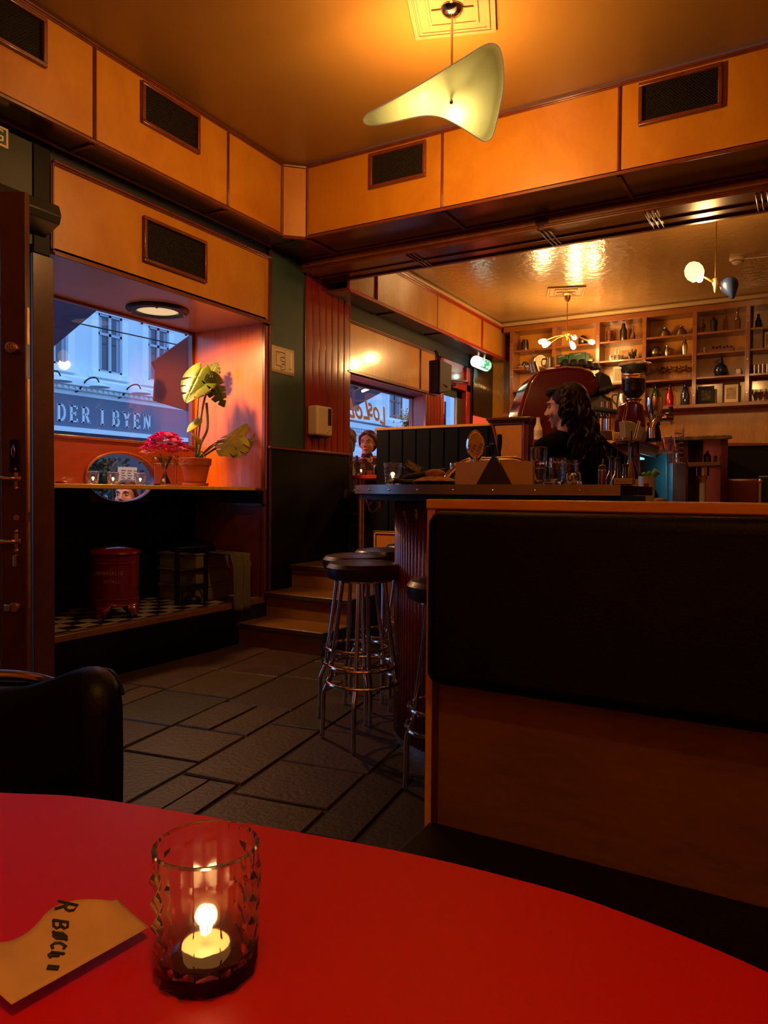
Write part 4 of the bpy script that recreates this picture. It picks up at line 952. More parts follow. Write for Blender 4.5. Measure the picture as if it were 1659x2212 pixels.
stem0 = C0 + Vector((0, 0, .18))
VW = -Vector(fwd)
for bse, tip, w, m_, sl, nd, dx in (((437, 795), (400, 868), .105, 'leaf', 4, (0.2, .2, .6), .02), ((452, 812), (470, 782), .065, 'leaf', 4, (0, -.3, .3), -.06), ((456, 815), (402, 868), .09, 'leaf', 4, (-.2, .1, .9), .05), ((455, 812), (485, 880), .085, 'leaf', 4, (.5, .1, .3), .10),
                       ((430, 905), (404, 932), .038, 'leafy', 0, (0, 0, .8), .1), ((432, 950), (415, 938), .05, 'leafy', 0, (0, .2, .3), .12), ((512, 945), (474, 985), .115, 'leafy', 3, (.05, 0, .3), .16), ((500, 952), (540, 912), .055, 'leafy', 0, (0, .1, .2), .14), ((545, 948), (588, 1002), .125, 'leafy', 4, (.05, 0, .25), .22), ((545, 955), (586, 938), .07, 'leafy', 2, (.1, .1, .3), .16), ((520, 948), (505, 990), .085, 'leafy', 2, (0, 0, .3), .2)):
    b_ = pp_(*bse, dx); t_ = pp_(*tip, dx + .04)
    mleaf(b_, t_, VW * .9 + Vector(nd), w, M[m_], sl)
    k1 = stem0.lerp(b_, .5) + Vector((.0, -.01, .05)); MB().tube(spline([stem0, k1, b_], 6), [.006] + [.005] * 5 + [.0035] * 7, 6).build('leaf_stalk', M['stem'], mp_)
MB().tube(spline([stem0 - Vector((0, 0, .03)), pp_(433, 960, .03), pp_(448, 925), pp_(446, 870)], 5), .010, 8).build('main_stem', M['stem'], mp_)
for a in (0, 1.3, 2.2): MB().tube(spline([stem0 + Vector((.02 * cos(a), .02 * sin(a), 0)), stem0 + Vector((.05 * cos(a), .05 * sin(a), .08)), stem0 + Vector((.09 * cos(a), .09 * sin(a), .03))], 5), .003, 5).build('aerial_root', M['eustem'], mp_)
# red waste bin
bc = Vector((-3.83, 3.20, .303)); bn = empty('waste_bin', bc, 'red enamel waste bin with domed lid standing on the checkered ledge', 'waste bin')
MB().lathe([(0, .075), (.143, .075), (.147, .082), (.143, .089), (.145, .115), (.150, .12), (.145, .125), (.147, .34), (.152, .345), (.147, .35), (.149, .405), (0, .405)], bc, 48).build('body', M['redenamel'], bn)
MB().lathe([(.158, .400), (.160, .408), (.155, .416), (.13, .432), (.06, .446), (0, .449)], bc, 48).build('lid', M['redenamel'], bn)
MB().lathe([(0, .445), (.018, .447), (.02, .456), (.012, .462), (0, .463)], bc, 20).build('lid_knob', M['iron'], bn)
for k in range(4):
    a = rad(15) + k * pi / 2; P = []
    for j in range(9):
        th = a - .42 + .84 * j / 8; sag = abs(j - 4) / 4; P.append((th, .0 + .055 * max(0, sag - .35) / .65))
    G = [[(bc.x + .143 * cos(t), bc.y + .143 * sin(t), bc.z + .085) for t, _ in P], [(bc.x + .148 * cos(t), bc.y + .148 * sin(t), bc.z + z) for t, z in P]]
    MB().grid(G).build('foot', M['redenamel'], bn, solid=.005)
for row, (s_, z, w0) in enumerate((('BRANNFARLIG', .285, 1.0), ('AVFALL', .235, 1.0))):
    a0 = rad(-54) if row == 0 else rad(-44)
    for i, chh in enumerate(s_):
        a = a0 + (i - len(s_) / 2) * .112; d = Vector((cos(a), sin(a), 0)); text('lettering', chh, M['letter'] if 'letter' in M else M.setdefault('letter', mat('faded_gilt_letters', (.30, .14, .06), .5)), bn, bc + d * .1475 + Vector((0, 0, z)), (-sin(a), cos(a), 0), (0, 0, 1), .034, .001, sx=.62, off=.0006)
# crates
M['crate'] = mat('olive_grey_plastic', (.14, .125, .075), .55)
cb = on(458, 1300, 'z', .303)
def crate(z, label, i):
    t = empty('storage_crate', (cb.x, cb.y, z), label, 'crate', 'stacked crates in the niche'); x0, x1, y0, y1 = -4.18, -3.81, 3.90, 4.24; h = .115
    th = .008; mb = MB().box((x0, y0, z), (x1, y1, z + th)); mb.build('base', M['crate'], t)
    for nm, a, b_ in (('side_wall', (x0, y0, z + th), (x0 + th, y1, z + h)), ('side_wall', (x1 - th, y0, z + th), (x1, y1, z + h)), ('end_wall', (x0 + th, y0, z + th), (x1 - th, y0 + th, z + h)), ('end_wall', (x0 + th, y1 - th, z + th), (x1 - th, y1, z + h))): MB().box(a, b_).build(nm, M['crate'], t, bevel=.002)
    mb = MB()
    for a, b_ in (((x0 - .008, y0 - .008, z + h - .014), (x1 + .008, y0 + .004, z + h)), ((x0 - .008, y1 - .004, z + h - .014), (x1 + .008, y1 + .008, z + h)), ((x0 - .008, y0, z + h - .014), (x0 + .004, y1, z + h)), ((x1 - .004, y0, z + h - .014), (x1 + .008, y1, z + h))): mb.box(a, b_)
    mb.build('rim', M['crate'], t, bevel=.003); return t
crate(.304, 'bottom olive-grey crate of the stack on the checkered ledge', 0); crate(.422, 'middle olive-grey crate of the stack on the ledge', 1); crate(.540, 'top olive-grey crate holding a dark bundle on the ledge', 2)
MBb = MB(); rnd = random.Random(2)
for k in range(26): MBb.sph((-4.04 + rnd.uniform(-.12, .12), 4.08 + rnd.uniform(-.10, .12), .60 + rnd.uniform(0, .10)), (rnd.uniform(.04, .08), rnd.uniform(.04, .07), rnd.uniform(.02, .05)), 10)
tag(MBb.build('cloth_bundle', M['knit'], None, remesh=.012, sm=3), 'heap of black cloth lying in the top crate on the ledge', 'cloth')
# hanging cloth
G = []
for j in range(12):
    z = .655 - .40 * j / 11; row = []
    for i in range(22):
        u = i / 21; row.append((-3.545 + .012 * sin(u * 14 + j * .15) + (.0 if j > 1 else -.02), 3.99 + .20 * u - .02 * sin(j * .3) * u, z - .02 * sin(u * 3)))
    G.append(row)
G.insert(0, [(-3.82, p[1], .66) for p in G[0]])
tag(MB().grid(G).build('hanging_cloth', M['cloth'], None, solid=.003, ang=80), 'olive grey cloth hung over the edge of the crates down past the ledge', 'cloth')
# black iron stand
ir = empty('iron_stand', (-3.8, 3.72, .303), 'black wrought-iron stand in front of the crates on the checkered ledge', 'stand')
q0 = on(386, 1308, 'z', .303); q1 = on(447, 1299, 'z', .303)
dv = Vector((q1.x - q0.x, q1.y - q0.y, 0)); bk = Vector((-.03, .0, 0))
for o0 in (q0, q1, q0 + bk, q1 + bk): MB().cyl(o0, o0 + Vector((0, 0, .40)), .009, 8).build('leg', M['iron'], ir)
for z in (.40, .24, .13): MB().tube([q0 + Vector((0, 0, z)), q1 + Vector((0, 0, z)), q1 + bk + Vector((0, 0, z)), q0 + bk + Vector((0, 0, z))], .009, 6, closed=True).build('rail', M['iron'], ir)
for s_ in (-1, 1):
    cc_ = q0.lerp(q1, .5) + dv.normalized() * s_ * .052; MB().tube([cc_ + dv.normalized() * (.046 * cos(k * pi / 12)) + Vector((0, 0, .065 + .055 * sin(k * pi / 12))) for k in range(24)], .006, 6, closed=True).build('scroll', M['iron'], ir)
MB().lathe([(0, 0), (.06, 0), (.062, .03), (.05, .045), (0, .045)], q0.lerp(q1, .55) + Vector((-.02, 0, 0)), 24).build('base_weight', M['iron'], ir)
gl_ = empty('iron_loop', (-3.9, 3.6, .303), 'thin dark wire rack between the waste bin and the iron stand', 'rack')
w0 = on(340, 1260, 'x', -4.0); MB().tube([(-4.0, w0.y, .305), (-4.0, w0.y, .72), (-3.98, w0.y + .22, .725), (-3.98, w0.y + .22, .305)], .004, 6).build('wire', M['iron'], gl_)
# black apron box beneath shelf at the right with chalk mark
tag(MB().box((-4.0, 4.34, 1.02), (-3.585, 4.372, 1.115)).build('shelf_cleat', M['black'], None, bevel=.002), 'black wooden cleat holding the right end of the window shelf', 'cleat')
# ================================================================= PEOPLE
def cap(mb, a, b_, r0, r1, n=14):
    a, b_ = Vector(a), Vector(b_); d = b_ - a; k = max(2, int(d.length / (min(r0, r1) * .45)))
    mb.tube([a + d * i / k for i in range(k + 1)], [r0 + (r1 - r0) * i / k for i in range(k + 1)], n); mb.sph(a, r0, n); mb.sph(b_, r1, n)
def chain(mb, pts, rs, n=14):
    for i in range(len(pts) - 1): cap(mb, pts[i], pts[i + 1], rs[i], rs[i + 1], n)
def headframe(f, tilt=0):
    f = Vector(f).normalized(); r = f.cross(Vector((0, 0, 1))).normalized(); u = r.cross(f).normalized(); return f, r, u
def headmesh(mb, c, F, s=1):
    f, r, u = F; E = Matrix((r, f, u)).transposed(); P = lambda x, y, z: Vector(c) + (r * x + f * y + u * z) * s
    mb.sph(P(0, -.012, .028), (.074 * s, .092 * s, .088 * s), 20, E); mb.sph(P(0, .022, -.02), (.062 * s, .068 * s, .085 * s), 18, E); mb.sph(P(0, .045, -.065), (.040 * s, .040 * s, .034 * s), 14, E); mb.sph(P(0, .070, -.088), (.020 * s,) * 3, 12)
    for q in (-1, 1):
        mb.sph(P(q * .036, .062, -.025), (.022 * s, .020 * s, .026 * s), 12, E); mb.sph(P(q * .028, .078, .032), (.026 * s, .012 * s, .010 * s), 12, E); mb.sph(P(q * .076, -.012, -.005), (.010 * s, .018 * s, .030 * s), 12, E)
        mb.sph(P(q * .012, .100, -.026), (.008 * s,) * 3, 8)
    mb.tube([P(0, .082, .030), P(0, .096, .004), P(0, .110, -.018), P(0, .102, -.030)], [.008 * s, .010 * s, .013 * s, .009 * s], 10)
    mb.sph(P(0, .088, -.052), (.022 * s, .010 * s, .006 * s), 12, E); mb.sph(P(0, .086, -.062), (.019 * s, .011 * s, .006 * s), 12, E)
def face(c, F, par, s=1):
    f, r, u = F; E = Matrix((r, f, u)).transposed(); P = lambda x, y, z: Vector(c) + (r * x + f * y + u * z) * s
    for q in (-1, 1):
        MB().sph(P(q * .031, .0755, .012), (.0135 * s, .0095 * s, .0065 * s), 12, E).build('eye', M['eyew'], par); MB().sph(P(q * .031, .0825, .012), (.0055 * s, .0035 * s, .0055 * s), 10, E).build('iris', M['ink'], par)
        MB().tube([P(q * .016, .0895, .031), P(q * .032, .0885, .036), P(q * .048, .078, .030)], .0028 * s, 6).build('eyebrow', M['hair'], par)
    MB().tube([P(-.021, .0915, -.056), P(-.008, .0985, -.0545), P(.008, .0985, -.0545), P(.021, .0915, -.056)], .0035 * s, 6).build('lips', M['lip'], par)
M['eyew'] = mat('eye_white', (.6, .55, .5), .3); M['lip'] = mat('lips', (.45, .12, .10), .45)
def hand(mb, w, d, pn, s=1, curl=.5, side=1):
    """hand from wrist w pointing along d, palm normal pn"""
    w = Vector(w); d = Vector(d).normalized(); pn = Vector(pn); pn = (pn - d * pn.dot(d)).normalized(); sd = d.cross(pn).normalized() * side
    E = Matrix((sd, d, pn)).transposed(); mb.sph(w + d * .045 * s, (.040 * s, .052 * s, .014 * s), 14, E)
    for k, (x, l) in enumerate(((-.029, .062), (-.010, .075), (.010, .080), (.029, .070))):
        a = w + d * .082 * s + sd * x * s; th = curl * .9; q = a; dd_ = d
        pts = [w + d * .05 * s + sd * x * s * .8, a]
        for j in range(3):
            th2 = curl * (j + 1) * .55; dd_ = d * cos(th2) + pn * sin(th2); q = q + dd_ * l * s * (.42, .32, .26)[j]; pts.append(q)
        mb.tube(pts, [.010 * s, .0095 * s, .0085 * s, .0078 * s, .0065 * s], 8); mb.sph(pts[-1], .0065 * s, 8)
    t0 = w + d * .02 * s + sd * .03 * s; pts = [t0, t0 + (sd * .75 + d * .6 + pn * .3).normalized() * .035 * s, t0 + (sd * .75 + d * .6 + pn * .3).normalized() * .035 * s + (d + pn * .5 + sd * .2).normalized() * .032 * s]
    mb.tube(pts, [.013 * s, .0105 * s, .008 * s], 8); mb.sph(pts[-1], .008 * s, 8)
R_ = Vector(right); R_.z = 0; R_.normalize(); F_ = Vector((-R_.y, R_.x, 0)); Z_ = Vector((0, 0, 1))
def rel(o, a, b_, c_): return o + R_ * a + F_ * b_ + Z_ * c_
# ---- bartender seen from behind, head turned left
hc = at(1222, 880, 3.9); pb = empty('person', (hc.x, hc.y, 0), 'person with long curly brown hair in a black sweater working behind the bar', 'person')
HF = headframe(R_ * -.80 + F_ * .52 + Z_ * -.12)
mb = MB(); headmesh(mb, hc, HF, 1.02)
nb = rel(hc, .02, -.015, -.20); cap(mb, rel(hc, .0, -.01, -.06), nb, .050, .055)
shL, shR = at(1178, 972, 3.86), at(1287, 968, 3.98); elR = at(1347, 1006, 3.98); wrR = at(1305, 962, 4.24); elL = rel(shL, -.05, .16, -.26); wrL = rel(shL, .02, .38, -.22)
chain(mb, [elR, wrR], [.036, .027]); chain(mb, [elL, wrL], [.036, .027]); hand(mb, wrR, at(1330, 945, 4.40) - wrR, -Z_, 1.0, .6); hand(mb, wrL, F_ * 1 + R_ * .3, -Z_, 1, .6, -1)
chest = (shL + shR) / 2 + Z_ * -.10; pelv = Vector((chest.x, chest.y, .95)); cap(mb, nb, chest, .06, .10); cap(mb, chest, pelv, .11, .12)
for q in (-1, 1): chain(mb, [pelv + R_ * q * .09, pelv + R_ * q * .10 - Z_ * .45 + F_ * .02, pelv + R_ * q * .10 - Z_ * .87], [.09, .06, .045]); mb.sph(pelv + R_ * q * .10 - Z_ * .90 + F_ * .05, (.05, .05, .05), 10)
mb.build('body', M['skin'], pb, remesh=.006, sm=4); face(hc, HF, pb, 1.02)
mb = MB(); chain(mb, [rel(nb, 0, 0, -.015), (shL + shR) / 2 + Z_ * .0], [.070, .105]); chain(mb, [shL, (shL + shR) / 2 + Z_ * .035, shR], [.070, .095, .070])
for q in (-.07, 0, .07): chain(mb, [chest + R_ * q * 1.3, Vector((chest.x, chest.y, 1.12)) + R_ * q * 1.1, pelv + R_ * q * 1.25 - Z_ * .06], [.135, .115, .135])
chain(mb, [shR, elR, elR.lerp(wrR, .62)], [.068, .056, .044]); chain(mb, [shL, elL, elL.lerp(wrL, .8)], [.068, .054, .040]); mb.build('sweater', M['knit'], pb, remesh=.010, sm=6)
mb = MB(); 
for q in (-1, 1): chain(mb, [pelv + R_ * q * .08 - Z_ * .04, pelv + R_ * q * .10 - Z_ * .45 + F_ * .02, pelv + R_ * q * .10 - Z_ * .86], [.125, .085, .065])
mb.build('trousers', M['knit'], pb, remesh=.015, sm=4)
for q in (-1, 1): MB().sph(pelv + R_ * q * .10 + F_ * .05 + Vector((0, 0, .05 - pelv.z)), (.05, .13, .048), 12).build('shoe', M['iron'], pb)
# hair: cap plus curls
f, r, u = HF; rnd = random.Random(8); mb = MB(); E = Matrix((r, f, u)).transposed(); P = lambda x, y, z: hc + r * x + f * y + u * z
mb.sph(P(0, -.028, .045), (.088, .098, .086), 20, E); mb.sph(P(0, -.065, .0), (.085, .07, .10), 18, E); mb.sph(P(0, .045, .090), (.06, .055, .032), 14, E)
def curl(p0, p1, amp, rr, seedp):
    pts = []; n = 16; d = (p1 - p0).normalized(); a_ = d.orthogonal().normalized(); b_ = d.cross(a_)
    for i in range(n + 1):
        t = i / n; w = amp * (.3 + t) ; ph = seedp + t * 13; pts.append(p0.lerp(p1, t) + a_ * w * cos(ph) + b_ * w * sin(ph))
    mb.tube(pts, [rr * (1 - .45 * i / n) for i in range(n + 1)], 7)
for k in range(120):
    a = rnd.uniform(-1.9, 1.9); d0 = -f * cos(a) + r * sin(a); el = rnd.uniform(-.1, 1.1)
    p0 = hc + (d0 * (.085 * cos(el * .9)) + u * (.03 + .075 * sin(el))) - f * .02
    spread = .105 + .05 * rnd.random(); p1 = Vector((hc.x, hc.y, 0)) + (Vector((d0.x, d0.y, 0)).normalized() * spread) + R_ * .045 - F_ * .04 + Z_ * (hc.z - rnd.uniform(.16, .32) )
    if abs(a) > 1.35: p1.z = hc.z - rnd.uniform(.02, .12)
    curl(p0, p1, .012 + .008 * rnd.random(), rnd.uniform(.013, .019), rnd.uniform(0, 6))
o_ = mb.build('hair', M['hair'], pb)
MB().lathe([(0, -.012), (.010, -.012), (.012, 0), (.010, .012), (0, .012)], P(-.0, 0, 0) + r * .0 + (r * -1 if (r.dot(-F_) < 0) else r) * .0855 * 1 - f * .012 - u * .055, 12, u).build('earring', M['brass'], pb)
# ---- woman at the back table, looking to the left of the camera
def sitter(hc, fdir, label, sweater, hairm, s=1.0, sz=.98, longhair=True, arms=None, nm='person', facing=None, down=None):
    p = empty(nm, (hc.x, hc.y, sz - .45), label, 'person'); F = headframe(fdir); fd = Vector((fdir[0], fdir[1], 0)).normalized() if facing is None else Vector(facing).normalized(); rd = fd.cross(Z_)
    mb = MB(); headmesh(mb, hc, F, s); nb = hc - Z_ * .19 - fd * .02; cap(mb, hc - Z_ * .05 - fd * .01, nb, .048, .052)
    sh = [nb - Z_ * .05 + rd * q * .17 for q in (-1, 1)]; pel = Vector((nb.x, nb.y, sz + .06)) - fd * .03
    arms = arms or [(sh[i] - Z_ * .25 + fd * .08 + rd * q * .03, sh[i] - Z_ * .30 + fd * .30 - rd * q * .02) for i, q in enumerate((-1, 1))]
    for i, (e, w) in enumerate(arms): chain(mb, [sh[i], e, w], [.045, .038, .027]); hand(mb, w, (w - e).normalized() * .6 + Z_ * .1 + fd * .3, -Z_, .95, .9, 1 if i else -1)
    cap(mb, nb, pel, .08, .12)
    kn = [pel + fd * .42 + rd * q * .12 + Z_ * .0 for q in (-1, 1)]
    for k_ in kn: chain(mb, [pel + (k_ - pel).normalized() * .05, k_, k_ - Z_ * .44], [.085, .06, .045])
    mb.build('body', M['skin'], p, remesh=.0065, sm=4); face(hc, F, p, s)
    mb = MB(); cap(mb, hc - Z_ * .125 * s - fd * .012, nb, .058, .068); chain(mb, [sh[0], nb - Z_ * .03, sh[1]], [.062, .085, .062]); chain(mb, [nb - Z_ * .12, pel], [.125, .14]); 
    for i, (e, w) in enumerate(arms): chain(mb, [sh[i], e, e.lerp(w, .8)], [.062, .052, .040])
    mb.build('sweater', sweater, p, remesh=.009, sm=5)
    mb = MB()
    for k_ in kn: chain(mb, [pel + (k_ - pel).normalized() * .02, k_, k_ - Z_ * .40], [.11, .08, .06])
    mb.build('trousers', M['denim'], p, remesh=.014, sm=4)
    f, r, u = F; E = Matrix((r, f, u)).transposed(); P = lambda x, y, z: hc + (r * x + f * y + u * z) * s
    mb = MB(); mb.sph(P(0, -.036, .042), (.083 * s, .088 * s, .084 * s), 20, E); mb.sph(P(-.015, .018, .100), (.058 * s, .05 * s, .024 * s), 14, E); mb.sph(P(0, -.055, -.01), (.078 * s, .062 * s, .085 * s), 16, E)
    for q in (-1, 1): chain(mb, [P(q * .030, .055, .088), P(q * .068, .025, .055), P(q * .080, -.01, .0), P(q * .078, -.03, -.09 if longhair else -.03)], [.018 * s, .020 * s, .020 * s, .020 * s], 10)
    if longhair:
        for k in range(9): a = -1.2 + k * .3; chain(mb, [P(.07 * sin(a), -.05 - .03 * cos(a), -.03), P(.085 * sin(a), -.055 - .03 * cos(a), -.14), P(.08 * sin(a), -.04 - .03 * cos(a), -.21)], [.028, .024, .012], 10)
    mb.build('hair', hairm, p, remesh=.006, sm=3); return p
hw_ = at(795, 957, 7.02)
tb0 = at(836, 1030, 6.3)
shr = hw_ - Z_ * .24
sitter(hw_, (Vector(CAM) - hw_).normalized() * .95 + R_ * -.30 + Z_ * -.05, 'person with pinned-up hair and dark turtleneck at the back window table', mat('dark_plum_knit', (.035, .012, .018), .9), M['hairr'], 1.0, .97, False,
       arms=[(shr + R_ * -.20 - Z_ * .24 - F_ * .06, at(781, 1003, 6.75)), (shr + R_ * .20 - Z_ * .24 - F_ * .06, at(812, 1000, 6.65))], facing=(1, -.25, 0))
hl_ = Vector((-3.78, 5.85, 1.50))
sitter(at(749, 952, 6.74), F_ * 1 + R_ * .5, 'person in a dark brown jacket seen from behind, half hidden by the red planks', M['darkcloth'], M['hairr'], 1.0, .97, True, facing=(1, .1, 0))
# ---- outside: woman under the oval window, passer-by at the door gap
ho = at(272, 1072, 6.1)
sitter(ho, (Vector(CAM) - ho).normalized() + R_ * -.35, 'smiling person outside seen through the lower half of the oval window', M['darkcloth'], M['hairr'], 1.15, .42, True)
hd = at(70, 985, 5.6)
pd_ = sitter(Vector((hd.x, hd.y, 1.34)), R_ * -.8 + F_ * .5, 'person outside glimpsed through the gap beside the street door', mat('dusty_pink_shirt', (.40, .16, .13), .8), M['hair'], 1.0, .72, True)
# furniture of the back table
bt = empty('back_table', (tb0.x, tb0.y, .53), 'small red table by the back window with glasses on it', 'table')
TT = 1.25
tcx = at(845, 1040, 6.2); MB().lathe([(0, TT - .03), (.33, TT - .03), (.33, TT), (0, TT)], (tcx.x, tcx.y, 0), 48).build('tabletop', mat('red_table_laminate', (.55, .05, .02), .3, coat=.4), bt, bevel=.003)
MB().cyl((tcx.x - .22, tcx.y - .13, .55), (tcx.x - .22, tcx.y - .13, TT - .03), .028, 16).build('pole', M['brass'], bt)
MB().lathe([(0, 0), (.18, 0), (.18, .015), (.04, .03), (0, .03)], (tcx.x - .22, tcx.y - .13, .53), 24).build('base', M['iron'], bt)
def T_(px, t): q = at(px, 1030, t); q.z = TT + .001; return q
tumbler('drinking_glass', T_(780, 6.15), .030, .036, .085, 'lit tumbler at the left edge of the red back table', n=12, facets=True, lit=True, power=.08, cat='glass', mg_=M['glassf'])
wg = T_(808, 6.25); g_ = empty('wine_glass', wg, 'stemmed glass in front of the person in the turtleneck', 'wine glass')
M['thinr'] = mat('stem_glass', (1, .95, .9), .02, tr=1, ior=1.3)
MB().lathe([(0, 0), (.035, 0), (.035, .002), (.005, .006), (.004, .07), (.012, .082), (.032, .105), (.038, .135), (.034, .17), (.033, .17), (.036, .135), (.030, .108), (.0, .086)], wg, 24).build('glass', M['thinr'], g_)
wg2 = T_(797, 6.05); g_ = empty('snack_bowl', wg2, 'tiny terracotta bowl on the red back table', 'bowl'); MB().lathe([(0, 0), (.022, 0), (.032, .038), (.030, .038), (.02, .006), (0, .005)], wg2, 24).build('bowl', M['terra'], g_)
bo = T_(770, 6.22); g_ = empty('water_bottle', bo, 'clear glass bottle at the left end of the red back table', 'bottle'); MB().lathe([(0, 0), (.03, 0), (.032, .01), (.032, .09), (.012, .13), (.011, .17), (0, .17)], bo, 20).build('glass', M['thin'], g_)
wbn = empty('window_bench', (-3.57, 5.9, .53), 'dark bench along the back window where two people sit', 'bench')
MB().box((-3.79, 5.545, .83), (-3.40, 6.40, .895)).build('seat', M['leather'], wbn, bevel=.01); MB().box((-3.79, 5.54, .53), (-3.45, 6.38, .83)).build('base', M['blackm'], wbn)

# ================================================================= OUTSIDE THE WINDOWS
FXX = -19.0
fc = empty('street_facade', (FXX, 25, 0), 'pale blue-white building facade with cornice and shop sign across the street', 'building')
M['stucco'] = mat('pale_stucco', (.80, .88, .92), .8, var=.06, vs=1.2); M['stuccot'] = mat('white_stone_trim', (.90, .95, .97), .7)
M['signband'] = mat('grey_sign_band', (.16, .19, .27), .7); M['wglass'] = mat('dark_street_glass', (.05, .07, .10), .08, spec=.6, coat=.5); M['curtain'] = mat('window_curtain', (.35, .40, .48), .8); M['wframe'] = mat('blue_grey_sash', (.45, .52, .62), .5); M['wframer'] = mat('red_brown_sash', (.30, .12, .10), .5)
MB().box((FXX - .3, 4, -.2), (FXX, 60, 17)).build('wall', M['stucco'], fc, smooth=False)
cz = on(260, 845, 'x', FXX).z
for z0, z1, d in ((cz - .10, cz + .14, .42), (cz - .22, cz - .10, .28), (cz - .36, cz - .22, .15), (cz + .14, cz + .2, .30), (cz - .85, cz - .72, .12)): MB().box((FXX, 4, z0), (FXX + d, 60, z1)).build('cornice', M['stuccot'], fc, bevel=.02)
mb = MB(); y = 4
while y < 40: mb.box((FXX + .1, y, cz - .20), (FXX + .33, y + .09, cz - .11)); y += .2
o_ = mb.build('dentils', M['stuccot'], fc, smooth=False); o_['kind'] = 'stuff'
zs0, zs1 = on(325, 940, 'x', FXX).z, on(325, 878, 'x', FXX).z
MB().box((FXX, 4, zs0), (FXX + .16, 21.5, zs1)).build('sign_band', M['signband'], fc)
MB().box((FXX, 4, zs0 - .14), (FXX + .24, 26, zs0)).build('sign_ledge', M['stuccot'], fc)
MB().box((FXX, 4, -.2), (FXX + .04, 60, zs0 - .14)).build('shop_front', mat('dark_shop_front', (.05, .055, .07), .4), fc)
yc0, yc1 = on(125, 886, 'x', FXX), on(314, 910, 'x', FXX)
zc = on(225, 903, 'x', FXX).z
M['signlet'] = mat('pale_sign_letters', (.85, .90, .92), .6)
def serif(ch, y0, z0, w, h, m, par):
    mb = MB(); X0, X1 = FXX + .16, FXX + .20; st = h * .15; th = h * .085; sl = st * .55
    def seg(a, b_, t=st * .5):
        a = Vector((0, y0 + a[0] * w, z0 + a[1] * h)); b_ = Vector((0, y0 + b_[0] * w, z0 + b_[1] * h)); d = (b_ - a).normalized(); n_ = Vector((0, -d.z, d.y)) * t
        mb.add([Vector((x, 0, 0)) + q for x in (X0, X1) for q in (a - n_, b_ - n_, b_ + n_, a + n_)], [(0, 1, 2, 3), (7, 6, 5, 4), (0, 4, 5, 1), (1, 5, 6, 2), (2, 6, 7, 3), (3, 7, 4, 0)])
    def stem(x):
        seg((x, 0), (x, 1)); 
        for z in (.04, .96): seg((x - .17, z), (x + .17, z), th * .5)
    def arc(cx, cz, rx, rz, a0, a1, t=st * .45):
        P = [(cx + rx * cos(rad(a0 + (a1 - a0) * k / 8)), cz + rz * sin(rad(a0 + (a1 - a0) * k / 8))) for k in range(9)]
        for p, q in zip(P, P[1:]): seg(p, q, t)
    if ch == 'I': stem(.5)
    if ch in 'DERBKL': stem(.2)
    if ch == 'D': arc(.42, .5, .42, .46, -90, 90); seg((.2, .04), (.45, .04), th * .5); seg((.2, .96), (.45, .96), th * .5)
    if ch in 'E': 
        for z, x in ((.04, .85), (.52, .65), (.96, .82)): seg((.2, z), (x, z), th * .5)
        seg((.84, .0), (.84, .22), th * .5); seg((.81, .80), (.81, 1), th * .5); seg((.66, .4), (.66, .64), th * .4)
    if ch == 'L': seg((.2, .04), (.85, .04), th * .5); seg((.84, .0), (.84, .22), th * .5)
    if ch in 'RB': arc(.48, .74, .28, .22, -90, 90); seg((.2, .96), (.5, .96), th * .5); seg((.2, .52), (.5, .52), th * .5)
    if ch == 'B': arc(.50, .28, .34, .24, -90, 90); seg((.2, .04), (.52, .04), th * .5)
    if ch == 'R': seg((.5, .5), (.86, .02)); seg((.76, .04), (1, .04), th * .5)
    if ch == 'Y': seg((.12, 1), (.5, .48)); seg((.88, 1), (.5, .48), th * .6); seg((.5, .5), (.5, 0)); seg((.3, .04), (.7, .04), th * .5); seg((-.02, .96), (.28, .96), th * .5); seg((.74, .96), (1.02, .96), th * .5)
    if ch == 'N': seg((.16, 0), (.16, 1), th * .6); seg((.84, 0), (.84, 1), th * .6); seg((.16, .98), (.84, .02)); seg((0, .04), (.32, .04), th * .5); seg((0, .96), (.22, .96), th * .5); seg((.68, .96), (1, .96), th * .5)
    if ch == 'K': seg((.2, .4), (.8, 1), th * .6); seg((.42, .6), (.88, 0)); seg((.66, .96), (.98, .96), th * .5); seg((.74, .04), (1.02, .04), th * .5)
    mb.build('sign_letter', m, par, smooth=False)
yA, yB = on(114, 886, 'x', FXX).y, on(326, 911, 'x', FXX).y; adv = (yB - yA) / 9.55; hL = on(225, 886, 'x', FXX).z - on(225, 920, 'x', FXX).z; zL = on(225, 920, 'x', FXX).z
pos = 0
for ch in 'DER': serif(ch, yA + pos * adv, zL, adv * .80, hL, M['signlet'], fc); pos += 1.08
pos += .45; serif('I', yA + pos * adv, zL, adv * .8, hL, M['signlet'], fc); pos += 1.35
for ch in 'BYEN': serif(ch, yA + pos * adv, zL, adv * .80, hL, M['signlet'], fc); pos += 1.08

